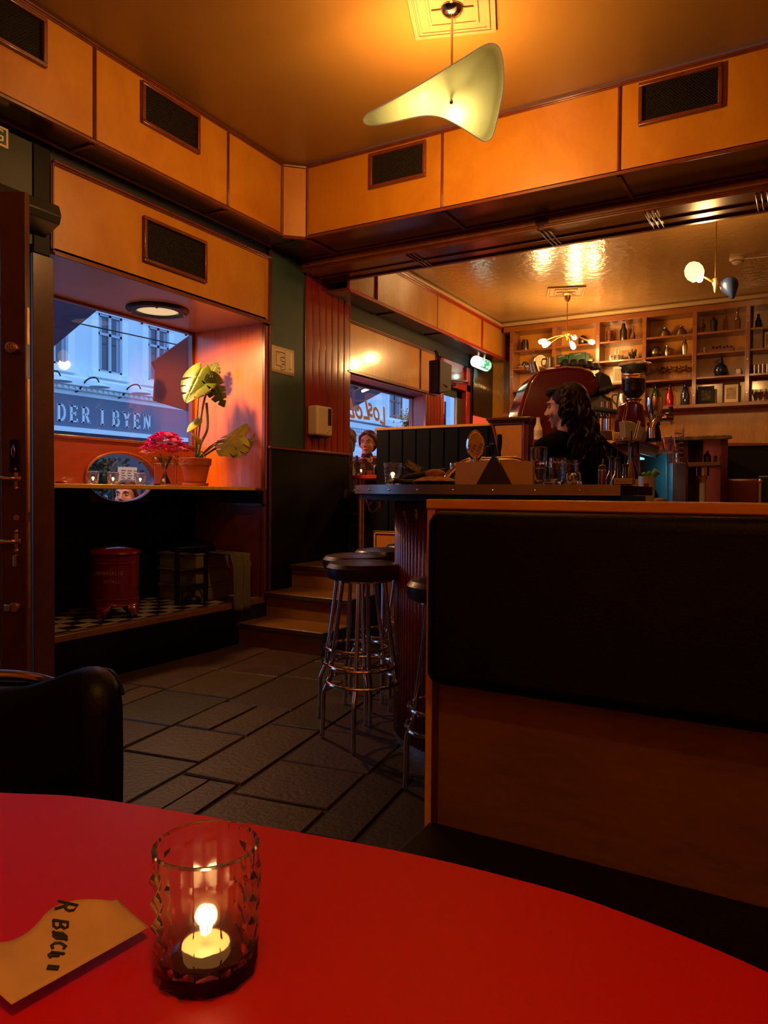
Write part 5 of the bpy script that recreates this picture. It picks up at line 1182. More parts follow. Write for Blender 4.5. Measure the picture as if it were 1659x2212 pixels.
def gooseneck(y, label=None):
    z = zs1 + .1; MB().tube(spline([(FXX, y - .45, z + .05), (FXX + .2, y - .3, z + .02), (FXX + .5, y - .2, z + .35), (FXX + .7, y - .05, z + .42), (FXX + .8, y, z + .25)], 6), .022, 6).build('lamp_neck', M['iron'], fc)
    MB().lathe([(0, .08), (.08, .07), (.30, -.04), (.30, -.06), (0, .0)], (FXX + .8, y, z + .2), 20).build('lamp_shade', M['stuccot'], fc)
for px, yy in ((132, 860), (215, 873), (305, 888)): gooseneck(on(px, yy, 'x', FXX + .8).y)
def swin(y0, y1, z0, z1, fr, red=False):
    MB().box((FXX, y0 - .22, z0 - .1), (FXX + .10, y0, z1 + .22)).box((FXX, y1, z0 - .1), (FXX + .10, y1 + .22, z1 + .22)).box((FXX, y0 - .22, z1), (FXX + .14, y1 + .22, z1 + .24)).box((FXX, y0 - .28, z0 - .18), (FXX + .20, y1 + .28, z0)).build('window_surround', M['stuccot'], fc, smooth=False)
    w = MB().box((FXX + .001, y0, z0), (FXX + .02, y1, z1)).build('window', M['wglass'], fc, smooth=False)
    mb = MB(); ym = (y0 + y1) / 2; zm = z0 + (z1 - z0) * .66
    for a, b_, c_, d_ in ((y0, y1, z1 - .07, z1), (y0, y1, z0, z0 + .08), (y0, y0 + .07, z0, z1), (y1 - .07, y1, z0, z1), (ym - .05, ym + .05, z0, z1), (y0, y1, zm - .04, zm + .04)): mb.box((FXX + .02, a, c_), (FXX + .07, b_, d_))
    mb.build('sash', M['wframer'] if red else M['wframe'], w, smooth=False)
    MB().box((FXX + .021, y0 + .08, z0 + .1), (FXX + .028, y0 + (y1 - y0) * .2, z1 - .1)).box((FXX + .021, y1 - (y1 - y0) * .2, z0 + .1), (FXX + .028, y1 - .08, z1 - .1)).build('curtain', M['curtain'], w, smooth=False)
a, b_ = on(208, 680, 'x', FXX), on(260, 812, 'x', FXX); zt, zb = on(235, 683, 'x', FXX).z, on(235, 808, 'x', FXX).z
c_, d_ = on(316, 700, 'x', FXX), on(365, 825, 'x', FXX)
sp = c_.y - a.y; ww = b_.y - a.y
for k in range(-4, 4): swin(a.y + sp * k, a.y + sp * k + ww, zb, zt, None)
for k in range(-4, 4): swin(a.y + sp * k, a.y + sp * k + ww, zt + 1.9, zt + 3.9, None)
# second building portion seen through the back window
g0, g1 = on(838, 850, 'x', FXX), on(866, 900, 'x', FXX); zt2, zb2 = on(850, 848, 'x', FXX).z, on(850, 905, 'x', FXX).z; w2_ = g1.y - g0.y
for k in range(-2, 4):
    yy = g0.y + k * 4.4
    if yy > 24.5: swin(yy, yy + w2_, zb2, zt2, None, True)
    if yy > 24.5: MB().box((FXX, yy - 1.6, zb2 - .2), (FXX + .22, yy - 1.0, 12)).build('pilaster', M['stuccot'], fc, smooth=False)
MB().box((FXX, 24, zb2 - .5), (FXX + .5, 60, zb2 - .2)).box((FXX, 24, zb2 - 2.2), (FXX + .35, 60, zb2 - 1.9)).build('cornice', M['stuccot'], fc, smooth=False)
MB().tube([(FXX + 1, 8, on(140, 700, 'x', FXX + 1).z), (FXX + 1, 22, on(365, 755, 'x', FXX + 1).z + .3)], .02, 5).build('street_cable', M['iron'], fc)
tag(MB().box((-19, -20, -.25), (-3.76, 60, -.12)).build('street_pavement', mat('street_pavement', (.10, .10, .11), .8, var=.3), None), 'dark street pavement outside the windows', 'street', kind=ST)
bpy.data.objects['street_pavement'].name = 'floor_street'
# awnings
def awning(pts, x0, name, label, m, th=.03, tilt=0):
    P = [on(px, py, 'x', x0 + tilt * i) for i, (px, py) in enumerate(pts)]; mb = MB(); n = len(P)
    mb.add(P + [p + Vector((-th, 0, 0)) for p in P], [tuple(range(n)), tuple(range(n, 2 * n))[::-1]] + [(k, (k + 1) % n, n + (k + 1) % n, n + k) for k in range(n)])
    c_ = sum(P, Vector()) / n; t = empty(name, (c_.x, c_.y, -.12), label, 'awning'); mb.build('cloth', m, t, smooth=False)
    q = P[3]; MB().cyl((q.x - .02, q.y, -.12), (q.x - .02, q.y, q.z), .025, 8).build('pole', M['iron'], t); return t
M['navy'] = mat('navy_awning_cloth', (.022, .025, .055), .8); M['redawn'] = mat('dark_red_awning_cloth', (.16, .03, .02), .8)
awning([(215, 666), (112, 752), (20, 790), (-60, 560), (120, 560), (240, 620)], -6.4, 'street_awning', 'dark navy awning outside the upper left of the niche window', M['navy'])
awning([(330, 782), (425, 715), (500, 700), (520, 900), (425, 893), (334, 865), (338, 800)], -6.6, 'street_awning', 'dark red awning outside the right side of the niche window', M['redawn'])
awning([(835, 842), (768, 878), (735, 885), (660, 880), (700, 760), (760, 790)], -6.6, 'street_awning', 'navy awning outside the upper left of the back window', M['navy'])
# infrared heater outside the back window
ht = empty('patio_heater', on(795, 840, 'x', -5.2), 'glowing bar heater under the awning outside the back window', 'heater')
h0, h1 = on(783, 845, 'x', -5.2), on(815, 832, 'x', -5.2)
MB().tube([h0, h1], .018, 8).build('glowing_bar', mat('glowing_heater', (1, .6, .3), .5, em=(1, .55, .22), es=7), ht)
MB().tube([h0 + Vector((-.03, -.12, .05)), h1 + Vector((-.03, 0, .05))], .045, 8).build('reflector', M['maho'], ht); h2 = on(737, 852, 'x', -5.24); MB().tube([h0 + Vector((-.04, 0, .05)), h2, (h2.x, h2.y, -.12)], .02, 8).build('stand_pole', M['iron'], ht)
l_ = bpy.data.lights.new('heater_light', 'POINT'); l_.energy = 46; l_.color = (1, .13, .09); l_.shadow_soft_size = .12; lo = bpy.data.objects.new('heater_light', l_); lo.location = (-4.4, 5.55, 1.85); COL.objects.link(lo)
# hanging flower basket
hbk = empty('flower_basket', on(893, 905, 'x', -4.9), 'hanging basket of yellow lit flowers outside the back window', 'flower basket')
rnd = random.Random(4); cc_ = on(893, 912, 'x', -4.9); mb = MB()
for k in range(420):
    p = cc_ + Vector((rnd.gauss(0, .10), rnd.gauss(0, .16), rnd.gauss(.03, .07))); d = Vector((rnd.uniform(-1, 1), rnd.uniform(-1, 1), rnd.uniform(-.3, 1))).normalized(); s_ = d.orthogonal().normalized(); l = .035
    mb.add([p, p + d * l * .5 + s_ * .014, p + d * l, p + d * l * .5 - s_ * .014], [(0, 1, 2, 3)])
o_ = mb.build('blossoms', mat('yellow_blossoms', (.75, .48, .07), .6, col2=(.3, .2, .03), vs=20), hbk, smooth=False); o_['kind'] = 'stuff'
MB().lathe([(0, -.16), (.08, -.14), (.14, -.05), (.15, 0), (0, 0)], cc_, 20).build('basket', M['soil'], hbk)
hk = on(892, 877, 'x', -4.9); MB().tube([cc_ + Vector((0, .1, 0)), hk], .005, 5).tube([cc_ + Vector((0, -.1, 0)), hk], .005, 5).build('chains', M['iron'], hbk)
MB().tube([hk, hk + Vector((0, 0, .06))], .016, 8).build('hook', M['iron'], hbk); MB().cyl((on(960, 873, 'x', -4.86).x, on(960, 873, 'x', -4.86).y, -.12), on(960, 868, 'x', -4.86), .03, 8).build('post', M['iron'], hbk); MB().box(on(888, 879, 'x', -4.88), on(960, 869, 'x', -4.84) ).build('bracket_arm', mat('orange_lit_arm', (.6, .22, .08), .5), hbk)
point('basket_lamp', cc_ + Vector((.0, .1, .45)), 3.5, (1, .62, .2), .05)
# window lettering (reads from the street)
wl_ = empty('window_lettering', (-3.79, 5.9, 1.8), 'pale pink script lettering painted on the back window, seen from behind', 'lettering')
M['wlet'] = mat('painted_window_letters', (.55, .38, .36), .6)
PX = -3.79
def script(nm, s, px, py, size, ang, m=M['wlet']):
    c = on(px, py, 'x', PX); rx = Vector((0, -cos(ang), sin(ang))); ux = Vector((0, sin(ang), cos(ang)))
    o = text(nm, s, m, wl_, c, rx, ux, size, .001, shear=.35, off=.004)
script('painted_word', 'Los', 817, 893, .26, rad(14)); script('painted_word', 'Lobos', 762, 884, .27, rad(-2)); script('painted_word', 'mn', 757, 938, .20, rad(4), mat('painted_small_letters', (.45, .42, .45), .6))
# outside the oval: menu board, bush, seated woman
mn = empty('menu_board', on(272, 1025, 'x', -5.3), 'pale blue menu sheet on a board seen through the oval window', 'menu'); a = on(256, 1008, 'x', -5.3); b_ = on(296, 1042, 'x', -5.3)
MB().box((-5.31, a.y, b_.z - .0), (-5.30, b_.y, a.z)).build('sheet', mat('menu_sheet', (.45, .72, .75), .6), mn)
mb = MB()
for k in range(3):
    for j in range(6): mb.box((-5.2995, a.y + .03 + k * (b_.y - a.y) / 3, a.z - .03 - j * .022), (-5.2985, a.y + .03 + k * (b_.y - a.y) / 3 + .05 - .012 * (j % 2), a.z - .036 - j * .022))
mb.build('print_rows', M['dgrey'], mn, smooth=False)['kind'] = 'stuff'
MB().box((-5.34, (a.y + b_.y) / 2 - .02, -.12), (-5.315, (a.y + b_.y) / 2 + .02, a.z)).build('post', M['iron'], mn)
bs = empty('street_bush', on(222, 1015, 'x', -6), 'dark green bush outside seen through the left of the oval window', 'bush'); cc_ = on(218, 1020, 'x', -6.0); mb = MB()
for k in range(900):
    p = cc_ + Vector((rnd.gauss(0, .12), rnd.gauss(0, .13), max(-.3, min(.12, rnd.gauss(-.05, .12))))); d = Vector((rnd.uniform(-1, 1), rnd.uniform(-1, 1), rnd.uniform(-.5, 1))).normalized(); s_ = d.orthogonal().normalized(); l = .05
    mb.add([p, p + d * l * .5 + s_ * .018, p + d * l, p + d * l * .5 - s_ * .018], [(0, 1, 2, 3)])
mb.build('foliage', mat('bush_leaves', (.05, .10, .05), .6, col2=(.02, .05, .03), vs=9), bs, smooth=False)['kind'] = 'stuff'
MB().cyl((cc_.x, cc_.y, -.12), (cc_.x, cc_.y, cc_.z - .1), .025, 8).lathe([(0, 0), (.16, 0), (.2, .35), (0, .35)], (cc_.x, cc_.y, -.12), 20).build('planter', M['iron'], bs)
rl = empty('street_railing', on(240, 1068, 'x', -7), 'white and dark street railing below the oval window view', 'railing')
for k in range(14):
    y = on(185, 1068, 'x', -7).y + k * .16; MB().box((-7.02, y, -.12), (-7.0, y + .045, 1.12)).build('baluster', M['iron'], rl, smooth=False)
MB().box((-7.2, on(150, 1068, 'x', -7).y, -.12), (-7.05, on(150, 1068, 'x', -7).y + 3, 1.05)).build('pale_backing', M['stuccot'], rl, smooth=False)
# ================================================================= SHELF UNIT ON THE BACK WALL
SY0, SY1 = 8.64, 8.895
su = empty('shelf_unit', (-1.4, 8.8, 2.08), 'wide wooden grid shelving full of bar curios on the back wall', 'shelving')
M['shelfw'] = wood('shelf_wood', (.26, .085, .018), (.15, .045, .010), .35, .5, (1, 4, 4), 3, .4)
MB().box((FX + .045, SY1, 2.06), (1.5, SY1 + .004, BZ - .03)).build('back_panel', M['birchg'], su, smooth=False)
XS = [-3.19, -2.66, -2.14, -1.622, -1.095, -.575, -.05, .47, 1.0]
for x in XS: MB().box((x - .022, SY0, 2.09), (x + .022, SY1, 3.14)).build('upright', M['shelfw'], su, bevel=.003)
for x in XS[:7]:
    for z in (2.95, 2.55, 2.2): MB().cyl((x, SY0 - .002, z), (x, SY0 + .001, z), .006, 8).build('peg', M['steel'], su)
MB().box((FX + .045, SY0 - .005, 3.10), (1.5, SY1, 3.165)).build('top_board', M['shelfw'], su, bevel=.003)
MB().box((FX + .045, SY0 - .02, 2.062), (1.5, SY1, 2.10)).build('bottom_shelf', M['shelfw'], su, bevel=.003)
for i in range(len(XS) - 1):
    for z in ((2.86, 2.64) if i == 0 else (2.865, 2.645, 2.385)): MB().box((XS[i] + .022, SY0 + .005, z - .012), (XS[i + 1] - .022, SY1, z + .010)).build('shelf', M['shelfw'], su, bevel=.002)
Z1_, Z2_, Z3_, Z4_ = 2.876, 2.656, 2.396, 2.101
IY = 8.755
M['darkmetal'] = mat('dark_pewter', (.10, .085, .065), .3, .9); M['bronze'] = mat('aged_bronze', (.22, .16, .09), .3, .9); M['greentin'] = mat('dark_green_tin', (.012, .06, .03), .3, coat=.5); M['blueglass'] = mat('dark_blue_glass', (.008, .02, .07), .08, coat=1); M['greenglass'] = mat('dark_green_glass', (.01, .05, .025), .08, coat=1); M['redcan'] = mat('red_siphon', (.45, .01, .015), .2, .4, coat=.6)
def item(name, x, z, prof, m, label, cat, group=None, y=IY, n=24, nm='body'):
    t = empty(name, (x, y, z), label, cat, group); MB().lathe(prof, (x, y, z), n).build(nm, m, t); return t
t = item('jar', -3.055, Z1_ - .005, [(0, 0), (.042, 0), (.046, .02), (.044, .10), (.034, .125), (.036, .14), (0, .142)], M['darkmetal'], 'dark lidded jar on the top shelf at the far left bay', 'jar')
t = item('storage_tin', -3.12, Z1_ - .005, [(0, 0), (.04, 0), (.04, .12), (0, .125)], M['shelfw'], 'brown tin half in shadow left of the dark lidded jar', 'tin', y=8.82)
t = item('striped_cup', -2.035, Z1_, [(0, 0), (.03, 0), (.04, .14), (.037, .14), (.028, .005), (0, .005)], M['redboard'], 'tapered striped cup on the top shelf, left of the dark shaker', 'cup')
for z in (.03, .05, .07, .09): MB().lathe([(.0325 + z * .07, 0), (.0345 + z * .07, .004), (.0325 + z * .07, .008)], (-2.035, IY, Z1_ + z), 24).build('stripe', M['ink'], t)
t = item('cocktail_shaker', -1.875, Z1_, [(0, 0), (.036, 0), (.040, .01), (.040, .13), (.022, .165), (.020, .19), (.014, .212), (0, .215)], M['darkmetal'], 'large dark pewter shaker on the top shelf between striped cup and decanter', 'shaker')
t = item('decanter', -1.765, Z1_, [(0, 0), (.038, 0), (.043, .03), (.028, .075), (.012, .10), (.012, .13), (.02, .14), (.02, .165), (0, .17)], M['thin'], 'clear glass decanter on the top shelf', 'decanter')
t = empty('glass_caddy', (-1.945, IY, Z2_), 'round wire caddy of small glasses on the second shelf', 'caddy')
MB().tube([(-1.945 + .07 * cos(k * pi / 12), IY + .05 * sin(k * pi / 12), Z2_ + .055) for k in range(24)], .003, 5, closed=True).tube([(-1.945 + .07 * cos(k * pi / 12), IY + .05 * sin(k * pi / 12), Z2_ + .005) for k in range(24)], .003, 5, closed=True).tube([(-1.965, IY, Z2_ + .01), (-1.965, IY, Z2_ + .15), (-1.925, IY, Z2_ + .15), (-1.925, IY, Z2_ + .01)], .003, 5).build('wire_frame', M['steel'], t)
for k in range(5): a = k * 2 * pi / 5; MB().lathe([(0, 0), (.018, 0), (.021, .07), (.019, .07), (.016, .005), (0, .005)], (-1.945 + .048 * cos(a), IY + .032 * sin(a), Z2_ + .008), 12).build('glass', M['thin'], t)
t = empty('succulent', (-1.77, IY, Z2_), 'black spiky table plant on the second shelf behind the coffee grinder', 'plant'); mb = MB(); rnd = random.Random(9)
for k in range(14): a = k * 2.4; mb.tube([(-1.77, IY, Z2_ + .02), (-1.77 + .03 * cos(a), IY + .03 * sin(a), Z2_ + .05), (-1.77 + .045 * cos(a), IY + .045 * sin(a), Z2_ + .06 + .03 * (k % 3))], [.006, .009, .005], 6)
mb.build('leaves', M['ink'], t); MB().lathe([(0, 0), (.025, 0), (.032, .03), (0, .03)], (-1.77, IY, Z2_), 16).build('pot', M['iron'], t)
t = item('round_canister', -2.345, Z1_, [(0, 0), (.03, 0), (.05, .03), (.052, .07), (.04, .10), (0, .125)], M['darkmetal'], 'dark round canister behind the bare bulbs in the second bay', 'canister')
def truck(x, l, h, label):
    t = empty('toy_van', (x, IY, Z2_), label, 'toy van', 'green toy delivery vans'); MB().box((x - l / 2, IY - .035, Z2_ + .022), (x + l * (.5 if l < .15 else .18), IY + .035, Z2_ + h)).build('cargo_box', M['greentin'], t, bevel=.005)
    if l > .15: MB().prism([(x + l * .18, Z2_ + .022), (x + l * .5, Z2_ + .022), (x + l * .5, Z2_ + .055), (x + l * .36, Z2_ + .062), (x + l * .30, Z2_ + h * .9), (x + l * .18, Z2_ + h * .92)], 'y', IY - .03, IY + .03).build('cab', M['greentin'], t, bevel=.003)
    for xx in ((x - l * .05,) if l < .15 else (x - l * .32, x + l * .16, x + l * .40)):
        for yy in (-.038, .034): MB().cyl((xx, IY + yy, Z2_ + .022), (xx, IY + yy + .008, Z2_ + .022), .021, 16).build('wheel', M['cream'], t)
    MB().tube([(x - l * .10 + (k - 12) * .0042, IY - .0365, Z2_ + h * .80 + .006 * sin(k * 2.1) + .0006 * k) for k in range(20)], .0018, 4).build('side_script', M['cream'], t)
truck(-2.568, .125, .125, 'shorter green toy van at the left end of the second shelf'); truck(-2.355, .29, .135, 'longer green toy truck with bonnet on the second shelf')
t = empty('radio', (-1.92, IY, Z3_), 'cream perforated radio on the third shelf behind the grinder', 'radio'); MB().box((-1.985, IY - .02, Z3_), (-1.83, IY + .04, Z3_ + .20)).build('body', M['cream'], t, bevel=.014, seg=4)
mb = MB()
for i in range(9):
    for j in range(10): mb.box((-1.962 + i * .014, IY - .0215, Z3_ + .035 + j * .014), (-1.953 + i * .014, IY - .0195, Z3_ + .044 + j * .014))
mb.build('perforations', M['ink'], t, smooth=False)['kind'] = 'stuff'
t = empty('white_plate', (-3.10, IY, 2.65), 'white oval plate on the left end shelf beside the espresso machine', 'plate'); MB().lathe([(0, 0), (.06, 0), (.11, .02), (.108, .024), (.06, .008), (0, .008)], (-3.045, IY, 2.651), 28).build('plate', M['paper'], t)
t = item('ball_ornament', -3.055, 2.675, [(0, 0), (.02, .003), (.036, .03), (.034, .05), (.02, .068), (0, .072)], M['ink'], 'small black ribbed ball standing on the white oval plate', 'ornament')
t = empty('round_dial', (-2.86, IY, 2.65), 'round cream dial in a thin dark ring behind the steel pitchers', 'dial'); MB().cyl((-2.86, IY + .02, 2.74), (-2.86, IY + .01, 2.74), .078, 28).build('face', M['paper'], t); MB().tube([(-2.86 + .08 * cos(k * pi / 14), IY + .005, 2.74 + .08 * sin(k * pi / 14)) for k in range(28)], .006, 6, closed=True).cyl((-2.86, IY + .005, 2.651), (-2.86, IY + .005, 2.665), .02, 10).build('ring', M['steel'], t)
MB().cyl((-2.94, IY, 2.80), (-2.955, IY, 2.835), .006, 8).build('knob', M['steel'], t)
for xx, rr, lb in ((-1.42, .068, 'left ribbed bronze bowl upside down on the top shelf'), (-1.25, .064, 'right ribbed bronze bowl upside down on the top shelf')):
    item('bronze_bowl', xx, Z1_, [(0, 0), (rr, 0), (rr * 1.02, .008), (rr * .96, .02), (rr * .97, .026), (rr * .86, .044), (rr * .86, .05), (rr * .7, .066), (rr * .69, .072), (rr * .4, .088), (rr * .3, .1), (rr * .33, .112), (0, .112)], M['bronze'], lb, 'bowl', 'ribbed bronze bowls')
item('round_vase', -1.515, Z2_, [(0, 0), (.03, 0), (.058, .025), (.068, .06), (.058, .10), (.03, .125), (0, .128)], M['bronze'], 'squat round brown vase on the second shelf', 'vase')
item('cocktail_shaker', -1.395, Z2_, [(0, 0), (.018, 0), (.03, .04), (.027, .085), (.014, .105), (.016, .13), (0, .138)], M['steel'], 'small dark steel shaker beside the squat round vase', 'shaker')
item('cocktail_shaker', -1.213, Z2_, [(0, 0), (.02, 0), (.033, .10), (.030, .125), (.018, .16), (.015, .185), (0, .19)], M['steel'], 'tall bright steel shaker at the right of the second shelf', 'shaker')
cg = None; ORD = ['first', 'second', 'third', 'fourth', 'fifth', 'sixth', 'seventh', 'eighth']
for k, xx in enumerate((-1.525, -1.465, -1.415, -1.36, -1.31, -1.265, -1.215, -1.168)):
    yy = IY + (.05 if k % 2 else -.03)
    if cg is None:
        cg = empty('coupe_glass', (xx, yy, Z3_), 'champagne coupe at the left end of the row on the third shelf', 'glass', 'champagne coupes on the third shelf'); MB().lathe([(0, 0), (.026, 0), (.026, .002), (.004, .006), (.003, .10), (.015, .112), (.038, .135), (.042, .160), (.040, .160), (.034, .135), (.01, .115), (0, .113)], (xx, yy, Z3_), 20).build('glass', M['thin'], cg)
    else: copy_tree(cg, loc=(xx, yy, Z3_), label=ORD[k] + ' champagne coupe from the left in the row above the soda siphons')
cg['label'] = 'leftmost champagne coupe in the row above the soda siphons'
def siphon(x, m, h, r, label, flip=1, z=Z4_):
    t = empty('soda_siphon', (x, IY, z), label, 'soda siphon'); MB().lathe([(0, 0), (r, 0), (r * 1.03, .01), (r * 1.02, h * .45), (r * .62, h * .72), (r * .36, h * .80), (r * .36, h * .84), (0, h * .84)], (x, IY, z), 24).build('bottle', m, t)
    MB().lathe([(0, h * .82), (r * .42, h * .82), (r * .42, h * .88), (r * .3, h * .93), (r * .3, h * .99), (0, h)], (x, IY, z), 16).build('head', M['darkmetal'], t)
    MB().tube([(x, IY, z + h * .95), (x - flip * .04, IY - .01, z + h * .98), (x - flip * .07, IY - .02, z + h * .985)], .007, 6).build('lever', M['darkmetal'], t)
    MB().tube([(x, IY, z + h * .92), (x + flip * .035, IY - .01, z + h * .92), (x + flip * .05, IY - .015, z + h * .84)], .005, 6).build('spout', M['steel'], t)
siphon(-1.51, M['greenglass'], .262, .045, 'dark green soda siphon at the left of the bottom shelf', -1); siphon(-1.36, M['redcan'], .24, .042, 'red soda siphon in the middle of the bottom shelf', 1); siphon(-1.197, M['blueglass'], .262, .046, 'dark blue tapered soda siphon at the right of the bottom shelf', -1)
t = empty('soda_siphon', (-.84, IY, Z3_), 'large round dark blue soda siphon alone on the third shelf', 'soda siphon'); MB().lathe([(0, 0), (.035, 0), (.06, .02), (.073, .065), (.062, .11), (.03, .138), (.022, .15), (0, .15)], (-.84, IY, Z3_), 28).build('bottle', M['blueglass'], t); MB().lathe([(0, .145), (.02, .145), (.02, .19), (.012, .225), (0, .23)], (-.84, IY, Z3_), 16).build('head', M['ink'], t); MB().tube([(-.84, IY, Z3_ + .20), (-.875, IY, Z3_ + .185), (-.90, IY, Z3_ + .155)], .006, 6).build('lever', M['ink'], t)
item('glass_ornament', -1.03, Z1_, [(0, 0), (.02, 0), (.006, .02), (.008, .05), (.03, .08), (.028, .10), (.008, .125), (.010, .15), (0, .165)], M['thin'], 'small stemmed glass ornament at the left of the fifth bay top shelf', 'ornament')
item('beaker', -.92, Z1_, [(0, 0), (.026, 0), (.036, .13), (.034, .14), (.012, .16), (.01, .18), (0, .182)], M['ink'], 'black beaker with a silver top on the top shelf', 'beaker')
item('glass_bottle', -.81, Z1_, [(0, 0), (.026, 0), (.028, .10), (.02, .13), (.012, .15), (.016, .18), (0, .185)], M['thin'], 'shorter clear shaker bottle on the top shelf of the fifth bay', 'bottle'); t = item('glass_bottle', -.69, Z1_, [(0, 0), (.022, 0), (.024, .11), (.022, .12), (0, .12)], M['thin'], 'taller clear bottle with steel cap on the top shelf of the fifth bay', 'bottle'); MB().lathe([(0, .12), (.024, .12), (.022, .15), (.01, .18), (.012, .205), (0, .208)], (-.69, IY, Z1_), 20).build('cap', M['steel'], t)
t = empty('cup_stack', (-1.01, IY, Z2_), 'small stack of clear cups on the second shelf of the fifth bay', 'cups')
for k in range(4): MB().lathe([(0, 0), (.012, 0), (.014, .018), (.012, .018), (0, .003)], (-1.01, IY, Z2_ + k * .019), 14).build('cup', M['white'], t)
t = empty('serving_tray', (-.835, IY, Z2_), 'long reddish wooden tray of tiny glasses on the second shelf', 'tray'); MB().prism([(-.945, Z2_), (-.725, Z2_), (-.71, Z2_ + .04), (-.96, Z2_ + .04)], 'y', IY - .05, IY + .05).build('tray', M['maho'], t, bevel=.004)
for k in range(6): MB().lathe([(0, 0), (.012, 0), (.014, .035), (.012, .035), (0, .003)], (-.92 + k * .035, IY + (.02 if k % 2 else -.02), Z2_ + .041), 12).build('glass', M['thin'], t)
t = empty('table_clock', (-.67, IY, Z3_), 'tiny clock with a round pale face on the third shelf', 'clock'); MB().box((-.70, IY, Z3_), (-.64, IY + .03, Z3_ + .085)).build('case', M['mahod'], t, bevel=.004); MB().cyl((-.67, IY - .001, Z3_ + .05), (-.67, IY + .002, Z3_ + .05), .023, 20).build('dial', M['paper'], t)
def frame(x, w, h, label, mount, z=Z4_, pic=None):
    t = empty('picture_frame', (x, IY, z), label, 'picture frame'); mb = MB(); b_ = .016
    for s in ((x - w / 2, x + w / 2, z, z + b_), (x - w / 2, x + w / 2, z + h - b_, z + h), (x - w / 2, x - w / 2 + b_, z + b_, z + h - b_), (x + w / 2 - b_, x + w / 2, z + b_, z + h - b_)): mb.box((s[0], IY, s[2]), (s[1], IY + .018, s[3]))
    mb.build('frame', M['ink'], t, bevel=.002); MB().box((x - w / 2 + b_, IY + .006, z + b_), (x + w / 2 - b_, IY + .012, z + h - b_)).build('mount', mount, t)
    MB().box((x - w * .27, IY + .003, z + h * .24), (x + w * .27, IY + .007, z + h * .78)).build('picture', pic or mat('faded_picture', (.25, .18, .11), .6, col2=(.55, .42, .25), vs=22), t)
frame(-.985, .165, .205, 'black framed chalk-like picture leaning on the bottom shelf', M['ink'], pic=mat('dark_sketch_picture', (.30, .26, .18), .6, col2=(.01, .01, .01), vs=30)); frame(-.735, .17, .225, 'black framed photo with a cream mount on the bottom shelf', M['paper']); frame(-.375, .13, .20, 'dark framed picture at the right photo edge on the second shelf', M['paper'], z=Z2_)
item('beer_bottle', -.485, Z1_, [(0, 0), (.028, 0), (.030, .08), (.013, .125), (.012, .16), (0, .162)], M['ink'], 'dark bottle alone on the top shelf of the rightmost bay', 'bottle')
sc = None
for k, xx in enumerate((-.515, -.475, -.435, -.395)):
    if sc is None: sc = item('steel_tumbler', xx, Z3_, [(0, 0), (.018, 0), (.022, .105), (.020, .105), (.016, .004), (0, .004)], M['steel'], 'leftmost steel tumbler on the rightmost bay third shelf', 'tumbler', 'steel tumblers')
    else: copy_tree(sc, loc=(xx, IY + .02 * (k % 2), Z3_), label=ORD[k] + ' steel tumbler from the left on the rightmost bay third shelf')
sc = None
for k, xx in enumerate((-.51, -.465, -.415, -.37)):
    if sc is None: sc = item('wine_goblet', xx, Z4_, [(0, 0), (.02, 0), (.004, .006), (.004, .05), (.024, .09), (.022, .14), (.020, .14), (.02, .09), (0, .055)], M['thin'], 'leftmost small wine goblet on the rightmost bay bottom shelf', 'glass', 'wine goblets')
    else: copy_tree(sc, loc=(xx, IY + .03 * (k % 2), Z4_), label=ORD[k] + ' small wine goblet from the left on the rightmost bay bottom shelf')
t = item('coffee_pot', -1.88, Z4_, [(0, 0), (.055, 0), (.065, .03), (.055, .14), (.045, .17), (.048, .18), (.03, .205), (0, .21)], M['steel'], 'bulbous steel coffee pot with black handle on the bottom shelf', 'coffee pot'); MB().tube(spline([(-1.93, IY, Z4_ + .17), (-1.985, IY, Z4_ + .165), (-1.99, IY, Z4_ + .11), (-1.94, IY, Z4_ + .05)], 5), .010, 8).build('handle', M['ink'], t)
t = empty('side_plates', (-3.13, IY, 2.385), 'low dish on the small lowest left shelf', 'dish'); MB().box((-3.165, SY0, 2.36), (-2.96, SY1, 2.383)).build('bracket_shelf', M['shelfw'], t); MB().lathe([(0, 0), (.03, 0), (.045, .016), (0, .014)], (-3.10, IY, 2.384), 20).build('dish', M['darkmetal'], t)
# wall below shelves, dado and seat back at right
MB().box((-3.3, 8.885, .53), (1.6, 8.90, 2.06)).build('birch_wall_panel', M['birchg'], wb)
zd = on(1610, 958, 'y', 6.6)
wd = empty('booth_partition', (.2, 6.6, .53), 'black upholstered booth back with wooden rail at the far right', 'partition')
e0 = on(1572, 957, 'y', 6.6); MB().box((e0.x, 6.6, .53), (1.5, 6.66, e0.z - .03)).build('panel', M['black'], wd); MB().box((e0.x - .01, 6.58, e0.z - .03), (1.5, 6.68, e0.z)).build('rail', M['maho'], wd, bevel=.005)
e1 = on(1568, 1034, 'y', 6.2); e2 = on(1640, 1036, 'y', 6.2); t = empty('banquette', (e1.x + .3, 6.4, .53), 'dark red upholstered seat back below the black booth panel', 'seat'); MB().box((e1.x, 6.2, .53), (e2.x, 6.55, e1.z)).build('cushion', mat('dark_red_leather', (.13, .012, .010), .4), t, bevel=.02)
e3 = on(1636, 1028, 'y', 5.6); t = empty('black_stand', (e3.x + .2, 5.6, .53), 'black cabinet with brass fitting at the right photo edge', 'cabinet'); MB().box((e3.x, 5.6, .53), (.3, 5.9, e3.z)).build('body', M['iron'], t, bevel=.01); q0_ = on(1642, 1040, 'y', 5.58); MB().cyl(q0_, q0_ - Z_ * .15, .012, 10).sph(q0_, .018, 10).build('fitting', M['brass'], t)
